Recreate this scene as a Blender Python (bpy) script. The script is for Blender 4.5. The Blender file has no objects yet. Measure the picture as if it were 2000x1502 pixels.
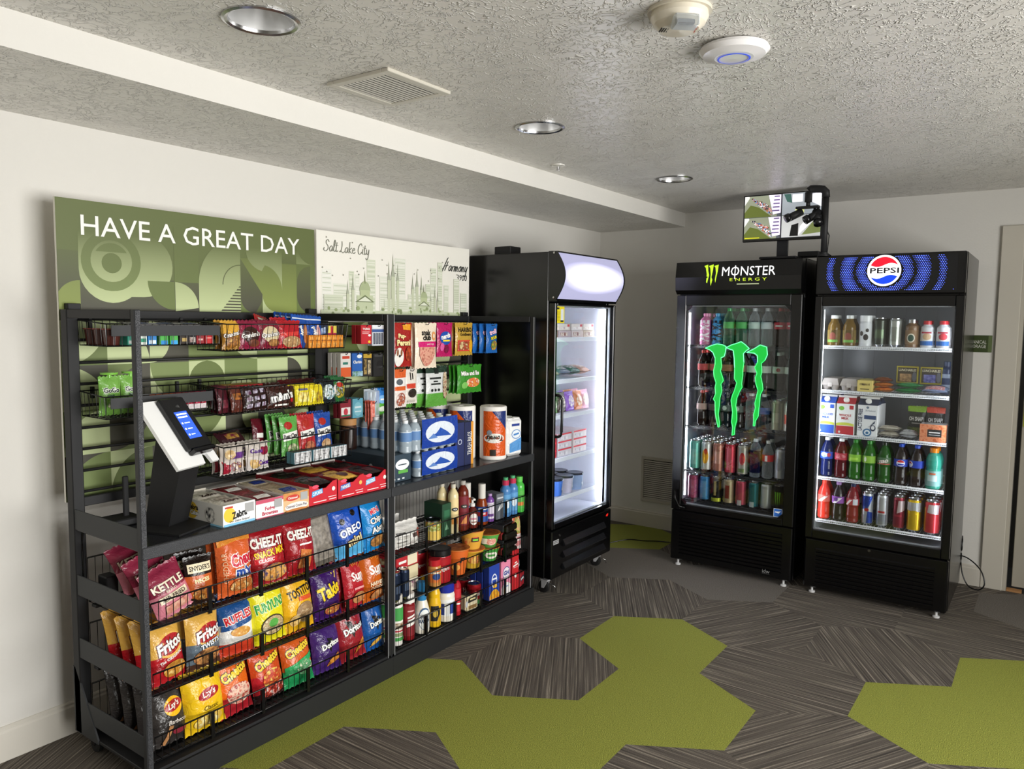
import bpy, bmesh, math, random
from mathutils import Matrix, Vector, geometry
random.seed(11)
S = bpy.context.scene
COL = S.collection
PI = math.pi

# ------------------------------------------------------------------ camera
YAW, PITCH, ROLL, FPX = math.radians(35.4686), math.radians(-4.8323), math.radians(0.6308), 1489.4
fwd = Vector((math.cos(YAW) * math.cos(PITCH), math.sin(YAW) * math.cos(PITCH), math.sin(PITCH)))
rgt = Vector((math.sin(YAW), -math.cos(YAW), 0))
upv = rgt.cross(fwd)
r2 = rgt * math.cos(ROLL) + upv * math.sin(ROLL)
u2 = -rgt * math.sin(ROLL) + upv * math.cos(ROLL)
cd = bpy.data.cameras.new('camera')
cam = bpy.data.objects.new('camera', cd)
COL.objects.link(cam)
cd.sensor_width = 36.0
cd.lens = FPX / 2000 * 36
cd.clip_start = 0.02
cam.matrix_world = Matrix(((r2.x, u2.x, -fwd.x, 0), (r2.y, u2.y, -fwd.y, 0), (r2.z, u2.z, -fwd.z, 1.6), (0, 0, 0, 1)))
S.camera = cam

# ------------------------------------------------------------------ world, daylight, exposure
S.view_settings.view_transform = 'Standard'
S.view_settings.look = 'None'
S.view_settings.gamma = 1
S.view_settings.use_curve_mapping = False
S.view_settings.exposure = 0.0
W = bpy.data.worlds.new('sky')
S.world = W
W.use_nodes = True
W.node_tree.nodes['Background'].inputs[0].default_value = (0.86, 0.93, 1.0, 1)
W.node_tree.nodes['Background'].inputs[1].default_value = 1.0


def area(name, loc, rot, sx, sy, watts, col):
    l = bpy.data.lights.new(name, 'AREA')
    l.shape = 'RECTANGLE'
    l.size, l.size_y, l.energy, l.color = sx, sy, watts, col
    o = bpy.data.objects.new(name, l)
    o.location, o.rotation_euler = loc, rot
    COL.objects.link(o)
    return o


# daylight entering through the glazing of the window wall opposite the racks (normal towards +Y)
wl = area('window_daylight', (1.75, -2.58, 1.25), (math.radians(90), 0, 0), 3.4, 1.9, 148, (1.0, 0.985, 0.955))
wl.data.spread = math.radians(130)


# ------------------------------------------------------------------ materials
def lin(h):
    h = h.lstrip('#')
    if len(h) == 3:
        h = ''.join(c * 2 for c in h)
    r = []
    for i in (0, 2, 4):
        c = int(h[i:i + 2], 16) / 255
        r.append(c / 12.92 if c <= .04045 else ((c + .055) / 1.055) ** 2.4)
    return (*r, 1)


MATS = {}


def newmat(name):
    m = bpy.data.materials.new(name)
    m.use_nodes = True
    nt = m.node_tree
    b = nt.nodes['Principled BSDF']
    return m, nt, b


def node(nt, t, **kw):
    n = nt.nodes.new(t)
    for k, v in kw.items():
        if k.startswith('i_'):
            n.inputs[k[2:].replace('_', ' ')].default_value = v
        else:
            setattr(n, k, v)
    return n


def ramp(nt, fac, stops, interp='LINEAR'):
    r = nt.nodes.new('ShaderNodeValToRGB')
    r.color_ramp.interpolation = interp
    e = r.color_ramp.elements
    while len(e) < len(stops):
        e.new(.5)
    for i, (p, c) in enumerate(stops):
        e[i].position = p
        e[i].color = lin(c) if isinstance(c, str) else c
    nt.links.new(fac, r.inputs[0])
    return r


def bump(nt, b, height, dist, strength=1.0):
    n = nt.nodes.new('ShaderNodeBump')
    n.inputs['Distance'].default_value = dist
    n.inputs['Strength'].default_value = strength
    nt.links.new(height, n.inputs['Height'])
    nt.links.new(n.outputs[0], b.inputs['Normal'])


def coords(nt, scale=1, rot=(0, 0, 0), which='Object', sc3=None):
    tc = nt.nodes.new('ShaderNodeTexCoord')
    mp = nt.nodes.new('ShaderNodeMapping')
    mp.inputs['Scale'].default_value = sc3 or (scale,) * 3
    mp.inputs['Rotation'].default_value = rot
    nt.links.new(tc.outputs[which], mp.inputs[0])
    return mp.outputs[0]


def M(spec):
    """spec 'hex:kind' - kinds f film, p paper, g glossy plastic, k printed metal, s steel, c clear, e lit, r rough, t tinted liquid,
    n two-tone picture 'hex+hex:n'."""
    if spec in MATS:
        return MATS[spec]
    col, _, kind = spec.partition(':')
    kind = kind or 'f'
    m, nt, b = newmat(spec.replace('#', ''))
    L = nt.links
    b.inputs['Base Color'].default_value = lin(col.split('+')[0])
    if kind == 'f':
        b.inputs['Roughness'].default_value = .34
        b.inputs['Roughness'].default_value = .27
        nz = node(nt, 'ShaderNodeTexNoise', i_Scale=30.0, i_Detail=3.0, i_Distortion=.9)
        L.new(coords(nt), nz.inputs['Vector'])
        bump(nt, b, nz.outputs[0], .010, .75)
    elif kind == 'p':
        b.inputs['Roughness'].default_value = .62
    elif kind == 'g':
        b.inputs['Roughness'].default_value = .22
    elif kind == 'k':
        b.inputs['Roughness'].default_value = .27
        b.inputs['Metallic'].default_value = .62
    elif kind == 's':
        b.inputs['Roughness'].default_value = .22
        b.inputs['Metallic'].default_value = 1.0
    elif kind == 'r':
        b.inputs['Roughness'].default_value = .85
    elif kind[0] == 'e':
        b.inputs['Emission Color'].default_value = lin(col)
        b.inputs['Emission Strength'].default_value = float(kind[1:] or 1)
        b.inputs['Roughness'].default_value = .4
    elif kind in 'ct':
        tr = node(nt, 'ShaderNodeBsdfTransparent')
        c = lin(col)
        tr.inputs[0].default_value = c
        b.inputs['Roughness'].default_value = .08
        mx = node(nt, 'ShaderNodeMixShader')
        if kind == 'c':
            fr = node(nt, 'ShaderNodeLayerWeight', i_Blend=.28)
            ad = node(nt, 'ShaderNodeMath', operation='ADD', use_clamp=True)
            ad.inputs[1].default_value = .14
            L.new(fr.outputs['Facing'], ad.inputs[0])
            L.new(ad.outputs[0], mx.inputs[0])
        else:
            mx.inputs[0].default_value = .6
        L.new(tr.outputs[0], mx.inputs[1])
        L.new(b.outputs[0], mx.inputs[2])
        L.new(mx.outputs[0], nt.nodes['Material Output'].inputs[0])
    elif kind == 'n':
        cs = col.split('+')
        b.inputs['Roughness'].default_value = .4
        vo = node(nt, 'ShaderNodeTexNoise', i_Scale=55.0, i_Detail=3.0)
        L.new(coords(nt), vo.inputs['Vector'])
        n = len(cs)
        rp = ramp(nt, vo.outputs[0], [(.36 + .28 * i / max(1, n - 1), c) for i, c in enumerate(cs)])
        L.new(rp.outputs[0], b.inputs['Base Color'])
    MATS[spec] = m
    return m


def special(name, fn):
    m, nt, b = newmat(name)
    fn(nt, b, nt.links)
    MATS[name] = m
    return m


def _wall(nt, b, L):
    b.inputs['Base Color'].default_value = lin('#dcd9d2')
    b.inputs['Roughness'].default_value = .72
    n = node(nt, 'ShaderNodeTexNoise', i_Scale=90.0, i_Detail=3.0)
    L.new(coords(nt), n.inputs['Vector'])
    bump(nt, b, n.outputs[0], .002, .35)


def _ceil(nt, b, L):
    b.inputs['Base Color'].default_value = lin('#e0ddd6')
    b.inputs['Roughness'].default_value = .34
    v = coords(nt, sc3=(1, 1.0, 1))
    w = node(nt, 'ShaderNodeTexNoise', i_Scale=9.0, i_Detail=2.0)
    L.new(v, w.inputs['Vector'])
    ad = node(nt, 'ShaderNodeVectorMath', operation='MULTIPLY_ADD')
    ad.inputs[1].default_value = (.09, .09, 0)
    L.new(w.outputs['Color'], ad.inputs[0])
    L.new(v, ad.inputs[2])
    n = node(nt, 'ShaderNodeTexNoise', i_Scale=36.0, i_Detail=2.5, i_Roughness=.6)
    L.new(ad.outputs[0], n.inputs['Vector'])
    rp = ramp(nt, n.outputs[0], [(.455, (0, 0, 0, 1)), (.50, (1, 1, 1, 1)), (.545, (0, 0, 0, 1))])
    n2 = node(nt, 'ShaderNodeTexNoise', i_Scale=7.0, i_Detail=1.0)
    L.new(v, n2.inputs['Vector'])
    r3 = ramp(nt, n2.outputs[0], [(.36, (.4, .4, .4, 1)), (.60, (1, 1, 1, 1))])
    mu = node(nt, 'ShaderNodeMath', operation='MULTIPLY')
    L.new(rp.outputs[0], mu.inputs[0])
    L.new(r3.outputs[0], mu.inputs[1])
    bump(nt, b, mu.outputs[0], .0055, .9)


def _stripe(nt, b, L):
    b.inputs['Roughness'].default_value = .95
    v = coords(nt, sc3=(1.3, 115, 1))
    n = node(nt, 'ShaderNodeTexNoise', i_Scale=1.0, i_Detail=3.0, i_Roughness=.65)
    L.new(v, n.inputs['Vector'])
    rp = ramp(nt, n.outputs[0], [(.32, '#3c3631'), (.45, '#5e564e'), (.55, '#766d62'), (.68, '#b8ad9d')])
    f = node(nt, 'ShaderNodeTexNoise', i_Scale=420.0, i_Detail=1.0)
    L.new(coords(nt), f.inputs['Vector'])
    mx = node(nt, 'ShaderNodeMixRGB', blend_type='MULTIPLY', i_Fac=.55)
    r2_ = ramp(nt, f.outputs[0], [(.3, '#777777'), (.7, '#ffffff')])
    L.new(rp.outputs[0], mx.inputs[1])
    L.new(r2_.outputs[0], mx.inputs[2])
    L.new(mx.outputs[0], b.inputs['Base Color'])
    bump(nt, b, f.outputs[0], .003, .8)


def _pile(c0, c1):
    def fn(nt, b, L):
        b.inputs['Roughness'].default_value = .95
        f = node(nt, 'ShaderNodeTexNoise', i_Scale=260.0, i_Detail=2.0)
        L.new(coords(nt), f.inputs['Vector'])
        rp = ramp(nt, f.outputs[0], [(.32, c0), (.66, c1)])
        L.new(rp.outputs[0], b.inputs['Base Color'])
        bump(nt, b, f.outputs[0], .004, .9)
    return fn


def _hammer(nt, b, L):
    b.inputs['Base Color'].default_value = lin('#6a6b6e')
    b.inputs['Metallic'].default_value = .45
    b.inputs['Roughness'].default_value = .42
    f = node(nt, 'ShaderNodeTexNoise', i_Scale=520.0, i_Detail=1.0)
    L.new(coords(nt), f.inputs['Vector'])
    rp = ramp(nt, f.outputs[0], [(.38, '#232427'), (.62, '#4e4f52')])
    L.new(rp.outputs[0], b.inputs['Base Color'])
    bump(nt, b, f.outputs[0], .0016, .8)


def _glass(nt, b, L):
    tr = node(nt, 'ShaderNodeBsdfTransparent')
    tr.inputs[0].default_value = (.955, .97, .97, 1)
    gl = node(nt, 'ShaderNodeBsdfGlossy')
    gl.inputs['Roughness'].default_value = .01
    lw = node(nt, 'ShaderNodeLayerWeight', i_Blend=.5)
    pw = node(nt, 'ShaderNodeMath', operation='POWER')
    pw.inputs[1].default_value = 5
    L.new(lw.outputs['Facing'], pw.inputs[0])
    ma = node(nt, 'ShaderNodeMath', operation='MULTIPLY_ADD')
    ma.inputs[1].default_value, ma.inputs[2].default_value = .9, .045
    L.new(pw.outputs[0], ma.inputs[0])
    mx = node(nt, 'ShaderNodeMixShader')
    L.new(ma.outputs[0], mx.inputs[0])
    L.new(tr.outputs[0], mx.inputs[1])
    L.new(gl.outputs[0], mx.inputs[2])
    L.new(mx.outputs[0], nt.nodes['Material Output'].inputs[0])


def _board(c0):                                  # printed sign colours that fade (in print) into the olive top band of the board
    def fn(nt, b, L):
        b.inputs['Roughness'].default_value = .55
        tc = nt.nodes.new('ShaderNodeTexCoord')
        sp = nt.nodes.new('ShaderNodeSeparateXYZ')
        L.new(tc.outputs['Object'], sp.inputs[0])
        mr = node(nt, 'ShaderNodeMapRange')
        for k, v in ((1, 1.62), (2, 1.90), (3, 0), (4, 1)):
            mr.inputs[k].default_value = v
        L.new(sp.outputs['Z'], mr.inputs[0])
        mx = node(nt, 'ShaderNodeMixRGB')
        mx.inputs[1].default_value = lin(c0)
        mx.inputs[2].default_value = lin('#5f693a')
        L.new(mr.outputs[0], mx.inputs[0])
        L.new(mx.outputs[0], b.inputs['Base Color'])
    return fn


special('wall_paint', _wall)
special('ceiling_knockdown', _ceil)
special('carpet_stripe', _stripe)
special('carpet_green', _pile('#6d7426', '#a5a944'))
special('carpet_grey', _pile('#4f4a45', '#8a837b'))
special('hammertone_steel', _hammer)
special('door_glass', _glass)
for k_, c_ in (('board_light', '#c3cf9a'), ('board_mid', '#7a8a50'), ('board_green', '#69783f'), ('board_lime', '#8b984c'), ('board_dark', '#4a483b'), ('board_olive', '#5f693a')):
    special(k_, _board(c_))

BLK = '#070708:g'
BLKM = '#141416:p'
WIRE = '#0d0d0e:g'


# ------------------------------------------------------------------ mesh builder
TXT = {}


def text2d(s, bold=0.0, shear=0.0):
    k = (s, bold, shear)
    if k in TXT:
        return TXT[k]
    cu = bpy.data.curves.new('t', 'FONT')
    cu.body = s
    cu.offset = bold
    cu.shear = shear
    cu.resolution_u = 2
    cu.fill_mode = 'FRONT'
    cu.align_x = 'CENTER'
    o = bpy.data.objects.new('t', cu)
    COL.objects.link(o)
    dg = bpy.context.evaluated_depsgraph_get()
    me = bpy.data.meshes.new_from_object(o.evaluated_get(dg))
    vs = [(v.co.x, v.co.y) for v in me.vertices]
    fs = [tuple(p.vertices) for p in me.polygons]
    bpy.data.objects.remove(o)
    bpy.data.curves.remove(cu)
    bpy.data.meshes.remove(me)
    if vs:
        x0, x1 = min(v[0] for v in vs), max(v[0] for v in vs)
        y0, y1 = min(v[1] for v in vs), max(v[1] for v in vs)
        h = max(y1 - y0, 1e-6)
        vs = [((x - (x0 + x1) / 2) / h, (y - (y0 + y1) / 2) / h) for x, y in vs]
        TXT[k] = (vs, fs, (x1 - x0) / h, h)
    else:
        TXT[k] = ([], [], 1, 1)
    return TXT[k]


def refine(P2, F2, sub):
    """split triangles so that flat print follows a curved face"""
    P2 = list(P2)
    for _ in range(sub):
        md, F3 = {}, []

        def mid_(i, j):
            q = (min(i, j), max(i, j))
            if q not in md:
                md[q] = len(P2)
                P2.append(((P2[i][0] + P2[j][0]) / 2, (P2[i][1] + P2[j][1]) / 2))
            return md[q]
        for f in F2:
            for t in range(1, len(f) - 1):
                i, j, k = f[0], f[t], f[t + 1]
                x, y, z = mid_(i, j), mid_(j, k), mid_(k, i)
                F3 += [(i, x, z), (x, j, y), (z, y, k), (x, y, z)]
        F2 = F3
    return P2, F2


class MB:
    def __init__(self):
        self.v, self.f, self.mi, self.mats, self.sm = [], [], [], [], []
        self.T = None

    def mid(self, spec):
        if spec not in self.mats:
            self.mats.append(spec)
        return self.mats.index(spec)

    def add(self, vs, fs, spec, smooth=False):
        n = len(self.v)
        if self.T is not None:
            vs = [tuple(self.T @ Vector(p)) for p in vs]
        self.v += [tuple(p) for p in vs]
        m = self.mid(spec)
        for q in fs:
            self.f.append(tuple(i + n for i in q))
            self.mi.append(m)
            self.sm.append(smooth)
        return self

    def box(self, x0, y0, z0, x1, y1, z1, spec, ch=0.0):
        if ch <= 0:
            vs = [(x, y, z) for z in (z0, z1) for y in (y0, y1) for x in (x0, x1)]
            return self.add(vs, [(0, 2, 3, 1), (4, 5, 7, 6), (0, 1, 5, 4), (2, 6, 7, 3), (0, 4, 6, 2), (1, 3, 7, 5)], spec)
        bm = bmesh.new()
        bmesh.ops.create_cube(bm, size=1)
        for v in bm.verts:
            v.co = ((x0 + x1) / 2 + v.co.x * (x1 - x0), (y0 + y1) / 2 + v.co.y * (y1 - y0), (z0 + z1) / 2 + v.co.z * (z1 - z0))
        bmesh.ops.bevel(bm, geom=bm.edges[:], offset=ch, segments=1, affect='EDGES')
        bm.verts.index_update()
        self.add([tuple(v.co) for v in bm.verts], [tuple(v.index for v in f.verts) for f in bm.faces], spec)
        bm.free()
        return self

    def lathe(self, prof, n=20, spec=None, smooth=True, cx=0, cy=0):
        """prof: (r, z[, spec])"""
        for i in range(len(prof) - 1):
            a, b_ = prof[i], prof[i + 1]
            sp = a[2] if len(a) > 2 else spec
            vs, fs = [], []
            for k in range(n):
                t = 2 * PI * k / n
                vs.append((cx + a[0] * math.cos(t), cy + a[0] * math.sin(t), a[1]))
            for k in range(n):
                t = 2 * PI * k / n
                vs.append((cx + b_[0] * math.cos(t), cy + b_[0] * math.sin(t), b_[1]))
            for k in range(n):
                j = (k + 1) % n
                if a[0] < 1e-5:
                    fs.append((k, n + j, n + k))
                elif b_[0] < 1e-5:
                    fs.append((k, j, n + k))
                else:
                    fs.append((k, j, n + j, n + k))
            self.add(vs, fs, sp, smooth)
        return self

    def tube(self, pts, r, spec, n=6, closed=False, caps=True):
        P = [Vector(p) for p in pts]
        m = len(P)
        rings = []
        up = Vector((0, 0, 1))
        for i in range(m):
            if closed:
                d = (P[(i + 1) % m] - P[i - 1])
            else:
                d = P[min(i + 1, m - 1)] - P[max(i - 1, 0)]
            d.normalize()
            a = d.cross(up)
            if a.length < .05:
                a = d.cross(Vector((1, 0, 0)))
            a.normalize()
            b_ = a.cross(d)
            rings.append([P[i] + r * (math.cos(2 * PI * k / n) * a + math.sin(2 * PI * k / n) * b_) for k in range(n)])
        vs = [tuple(p) for rg in rings for p in rg]
        fs = []
        for i in range(m if closed else m - 1):
            j = (i + 1) % m
            for k in range(n):
                l = (k + 1) % n
                fs.append((i * n + k, i * n + l, j * n + l, j * n + k))
        if not closed and caps:
            fs.append(tuple(range(n))[::-1])
            fs.append(tuple((m - 1) * n + k for k in range(n)))
        return self.add(vs, fs, spec, n > 4)

    def prism(self, pts, y0, y1, spec, axis='y'):
        """outline pts (a,b) extruded between y0 and y1 along axis"""
        n = len(pts)
        def w(p, d):
            return {'y': (p[0], d, p[1]), 'x': (d, p[0], p[1]), 'z': (p[0], p[1], d)}[axis]
        tri = geometry.tessellate_polygon([[Vector((p[0], p[1], 0)) for p in pts]])
        vs = [w(p, y0) for p in pts] + [w(p, y1) for p in pts]
        fs = [tuple(t) for t in tri] + [tuple(i + n for i in t[::-1]) for t in tri]
        fs += [(i, (i + 1) % n, n + (i + 1) % n, n + i) for i in range(n)]
        return self.add(vs, fs, spec)

    def decals(self, fmap, items, lift0=.0006, step=.00025, sub=0):
        """flat print: fmap(u, v, lift) -> point; u,v in metres"""
        lf = lift0
        for it in items:
            k = it[0]
            o = it[-1] if isinstance(it[-1], dict) else {}
            if k == 't':                       # t, text, u, v, height, colour, opts w(max width) b(bold) i(shear) r(rot deg) o(outline colour) st(stretch)
                _, s, u, v, h, c = it[:6]
                passes = ([(o['o'], o.get('b', 0) + .055)] if 'o' in o else []) + [(c, o.get('b', 0))]
                asp0, h0 = text2d(s, o.get('b', 0), o.get('i', 0))[2:]
                for cc, bo in passes:
                    vs, fs, asp, hr = text2d(s, bo, o.get('i', 0))
                    if sub and h > (.014 if sub > 1 else .05):
                        vs, fs = refine(vs, fs, 1)
                    sx = sy = h
                    if 'w' in o:
                        sx = min(sx, o['w'] / asp0) if not o.get('fit') else o['w'] / asp0
                    sx, sy = sx * hr / h0, sy * hr / h0
                    ca, sa = math.cos(math.radians(o.get('r', 0))), math.sin(math.radians(o.get('r', 0)))
                    self.add([fmap(u + x * sx * ca - y * sy * sa, v + x * sx * sa + y * sy * ca, lf) for x, y in vs], fs, cc)
                    lf += step
            elif k == 'r':                     # r, u0, v0, u1, v1, colour
                _, u0, v0, u1, v1, c = it[:6]
                nu, nv = o.get('n', (8, 6) if sub else (4, 3))
                self.patch(fmap, lambda a, b_: (u0 + (u1 - u0) * a, v0 + (v1 - v0) * b_), nu, nv, c, lf)
            elif k == 'q':                     # q, [4 corners bl br tr tl], colour
                (a0, a1), (b0, b1), (c0, c1), (d0, d1) = it[1]
                self.patch(fmap, lambda s, t: ((a0 * (1 - s) + b0 * s) * (1 - t) + (d0 * (1 - s) + c0 * s) * t, (a1 * (1 - s) + b1 * s) * (1 - t) + (d1 * (1 - s) + c1 * s) * t), 8 if sub else 4, 6 if sub else 3, it[2], lf)
            elif k == 'b':                     # b, half width, (vl, vm, vr) low, (vl, vm, vr) high, colour
                _, hw, lo, hi, c = it[:5]
                def qd(p, s):
                    return p[0] * (1 - s) * (1 - 2 * s) + 4 * p[1] * s * (1 - s) + p[2] * s * (2 * s - 1)
                self.patch(fmap, lambda s, t: (hw * (2 * s - 1), qd(lo, s) * (1 - t) + qd(hi, s) * t), 10, 5, c, lf)
            elif k == 'e':                     # e, u, v, ru, rv, colour
                _, u, v, ru, rv, c = it[:6]
                n = o.get('n', 20)
                ra = math.radians(o.get('r', 0))
                ps = [(0, 0)] + [(s * math.cos(2 * PI * q / n), s * math.sin(2 * PI * q / n)) for s in (.55, 1) for q in range(n)]
                ps = [(x * ru, y * rv) for x, y in ps]
                ps = [(x * math.cos(ra) - y * math.sin(ra), x * math.sin(ra) + y * math.cos(ra)) for x, y in ps]
                fs = [(0, 1 + q, 1 + (q + 1) % n) for q in range(n)] + [(1 + q, 1 + n + q, 1 + n + (q + 1) % n, 1 + (q + 1) % n) for q in range(n)]
                self.add([fmap(u + x, v + y, lf) for x, y in ps], fs, c)
            elif k == 'p':                     # p, pts, colour
                pts = it[1]
                tri = geometry.tessellate_polygon([[Vector((p[0], p[1], 0)) for p in pts]])
                P2, F2 = refine([tuple(p) for p in pts], [tuple(t)[::-1] for t in tri], sub)
                self.add([fmap(p[0], p[1], lf) for p in P2], F2, it[2])
            lf += step
        return self

    def patch(self, fmap, g, nu, nv, c, lf):
        vs = [fmap(*g(i / nu, j / nv), lf) for j in range(nv + 1) for i in range(nu + 1)]
        fs = [(j * (nu + 1) + i, j * (nu + 1) + i + 1, (j + 1) * (nu + 1) + i + 1, (j + 1) * (nu + 1) + i) for j in range(nv) for i in range(nu)]
        self.add(vs, fs, c)

    def mesh(self, name='m'):
        me = bpy.data.meshes.new(name)
        me.from_pydata(self.v, [], self.f)
        for s in self.mats:
            me.materials.append(M(s))
        me.polygons.foreach_set('material_index', self.mi)
        me.polygons.foreach_set('use_smooth', self.sm)
        me.update()
        return me

    def obj(self, name, parent=None, loc=None, rot=None, kind=None, label=None, cat=None, group=None):
        return link(name, self.mesh(name), parent, loc, rot, kind, label, cat, group)


def link(name, me, parent=None, loc=None, rot=None, kind=None, label=None, cat=None, group=None):
    o = bpy.data.objects.new(name, me)
    COL.objects.link(o)
    if parent:
        o.parent = parent
    if loc:
        o.location = loc
    if rot:
        o.rotation_euler = rot
    for k, v in (('kind', kind), ('label', label), ('category', cat), ('group', group)):
        if v:
            o[k] = v
    return o


def thing(name, label, cat, loc=(0, 0, 0), rz=0, group=None, kind=None):
    return link(name, None, None, loc, (0, 0, rz), kind, label, cat, group)


def prod(name, parts, label, cat, loc, rz=0, group=None, tilt=0, roll=0):
    """one product: parts [(name, mesh)]; a single part is the thing itself"""
    rot = (tilt, roll, rz)
    if len(parts) == 1:
        return link(name, parts[0][1], None, loc, rot, None, label, cat, group)
    r = link(name, None, None, loc, rot, None, label, cat, group)
    for n, me in parts:
        link(n, me, r)
    return r


def flat(y=0.0, sx=1, ox=0, oz=0):
    return lambda u, v, l: (ox + sx * u, y - l, oz + v)


# ================================================================== the room
XB, YL, YR, XR, ZC = 5.40, 3.00, -2.70, -2.50, 2.40
WP = 'wall_paint'
DY0, DY1, DZ = -0.75, 0.185, 2.10                # door opening in the back wall


def struct(mb, name, parent=None):
    return mb.obj(name, parent, kind='structure')


struct(MB().box(XR - .1, YL, 0, XB + .6, YL + .1, ZC, WP), 'wall_left')
b = MB()
b.box(XB, DY1, 0, XB + .12, YL, ZC, WP).box(XB, DY0, DZ, XB + .12, DY1, ZC, WP).box(XB, YR, 0, XB + .12, DY0, ZC, WP)
struct(b, 'wall_back')
WX0, WX1, WZ0, WZ1 = 0.0, 3.5, .25, 2.22
b = MB()
b.box(XR, YR - .12, 0, WX0, YR, ZC, WP).box(WX1, YR - .12, 0, XB + .12, YR, ZC, WP)
b.box(WX0, YR - .12, 0, WX1, YR, WZ0, WP).box(WX0, YR - .12, WZ1, WX1, YR, ZC, WP)
struct(b, 'wall_right')
struct(MB().box(XR - .1, YR - .12, 0, XR, YL, ZC, WP), 'wall_rear')
# window in the right wall (behind the viewer's shoulder)
w = struct(MB().box(WX0, YR - .09, WZ0, WX1, YR - .085, WZ1, 'door_glass'), 'window_1')
for k in range(5):
    x = WX0 + (WX1 - WX0) * k / 4
    struct(MB().box(x - .03, YR - .12, WZ0, x + .03, YR - .05, WZ1, '#2a2a2a:p'), 'window_mullion', w)
for z in (WZ0, WZ1):
    struct(MB().box(WX0, YR - .12, z - .03, WX1, YR - .05, z + .03, '#2a2a2a:p'), 'window_rail', w)

# ceiling with three round openings for the recessed lights
LX, LY, LR = (1.341, 2.706, 4.071), 1.80, .088
b = MB()
CK = 'ceiling_knockdown'
def cq(x0, y0, x1, y1):
    b.add([(x0, y0, ZC), (x0, y1, ZC), (x1, y1, ZC), (x1, y0, ZC)], [(0, 1, 2, 3)], CK)
cq(XR - .1, YR - .12, XB + .12, LY - .15)
cq(XR - .1, LY + .15, XB + .12, YL + .1)
xs = [XR - .1]
for x in LX:
    cq(xs[-1], LY - .15, x - .15, LY + .15)
    xs.append(x + .15)
    vs, n = [], 24
    for k in range(n):
        t = 2 * PI * k / n + PI / 4
        c, s = math.cos(t), math.sin(t)
        q = .15 / max(abs(c), abs(s))
        vs += [(x + q * c, LY + q * s, ZC), (x + LR * c, LY + LR * s, ZC)]
    b.add(vs, [(2 * k, 2 * k + 1, (2 * k + 3) % (2 * n), (2 * k + 2) % (2 * n)) for k in range(n)], CK)
cq(xs[-1], LY - .15, XB + .12, LY + .15)
ceil = struct(b, 'ceiling')
struct(MB().box(XR - .1, YR - .12, ZC + .22, XB + .12, YL + .1, ZC + .26, '#8a857a:r'), 'ceiling_slab', ceil)
b = MB()
b.add([(XR, 2.29, 2.30), (XB, 2.29, 2.30), (XB, 2.29, ZC), (XR, 2.29, ZC)], [(0, 1, 2, 3)], WP)
b.add([(XR, 2.29, 2.30), (XR, YL, 2.30), (XB, YL, 2.30), (XB, 2.29, 2.30)], [(0, 1, 2, 3)], CK)
struct(b, 'soffit', ceil)

# baseboards
def baseboard(name, f):
    b = MB()
    pr = [(0, 0), (.014, 0), (.014, .105), (.010, .112), (.010, .120), (.004, .126), (0, .126)]
    f(b, pr)
    return struct(b, name)
baseboard('baseboard_left', lambda b, pr: b.prism([(YL - d, z) for d, z in pr], XR, XB, '#d8d3c8:g', 'x'))
baseboard('baseboard_back', lambda b, pr: b.prism([(XB - d, z) for d, z in pr], .30, YL - .014, '#cfc9bd:g', 'y'))

# door in the back wall
b = MB()
b.box(XB - .018, DY1, 0, XB, DY1 + .115, DZ + .085, '#c9c3b6:g', .004)
struct(b, 'trim_1')
b = MB()
b.box(XB - .018, DY0 - .10, DZ, XB, DY1, DZ + .085, '#c9c3b6:g', .004)
struct(b, 'trim_2')
b = MB()
b.box(XB, DY1 - .02, 0, XB + .12, DY1 - .0005, DZ, '#b9b3a6:g').box(XB, DY0 + .0005, 0, XB + .12, DY0 + .02, DZ, '#b9b3a6:g')
struct(b, 'trim_3')
d = thing('door_1', 'grey door leaf with yellow-green glazed strips beside the beverage coolers', 'door', (0, 0, 0), kind='structure')
MB().box(XB + .05, DY0 + .025, .02, XB + .09, DY1 - .045, DZ - .01, '#aaa497:g', .003).obj('leaf', d)
for z0, z1, nm in ((1.44, 1.70, 'upper'), (1.0, 1.24, 'lower')):
    MB().box(XB + .044, DY0 + .12, z0, XB + .05, DY1 - .05, z1, '#a6b13a:g').obj('glazed_strip', d)
MB().box(XB + .0, DY1 - .10, 0, XB + .045, DY1 - .022, .012, '#b08050:p').obj('threshold_light_patch', d)  # orange strip painted in for the light showing at the doorway floor

struct(MB().box(XB + .55, DY0 - .4, 0, XB + .6, YL, ZC, '#6a655c:p'), 'corridor_light_block')  # added panel behind the door, blocks sky light leaking through the gap

# carpet: hexagonal tiles laid edge to edge
fl = struct(MB().box(XR, YR, -.05, XB + .6, YL, -.006, '#3a3733:r'), 'floor')
HR = .366
GREEN = {(0, 0), (-1, -1), (0, -2), (1, -3), (-2, 1), (-2, 0), (-3, 1), (3, 1), (-5, -2), (-6, -1), (-4, -5), (-8, 1)}
PLAIN = {(2, 0), (2, 1), (3, -3), (4, 0), (3, 2), (-7, 0), (-5, 1)}
ANG = {(1, 0): 30, (-1, 0): 30, (0, 1): 150, (1, -1): 150, (0, -1): 90, (1, -2): 30, (2, -1): 90, (-1, -2): 150, (-3, 0): 90, (2, -2): 90, (-4, 2): 30, (3, -2): 150}


def clip(poly, ax, lim, sgn):
    out = []
    for i, p in enumerate(poly):
        q = poly[i - 1]
        dp, dq = sgn * (lim - p[ax]), sgn * (lim - q[ax])
        if (dp >= 0) != (dq >= 0):
            t = dq / (dq - dp)
            out.append((q[0] + (p[0] - q[0]) * t, q[1] + (p[1] - q[1]) * t))
        if dp >= 0:
            out.append(p)
    return out


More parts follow.
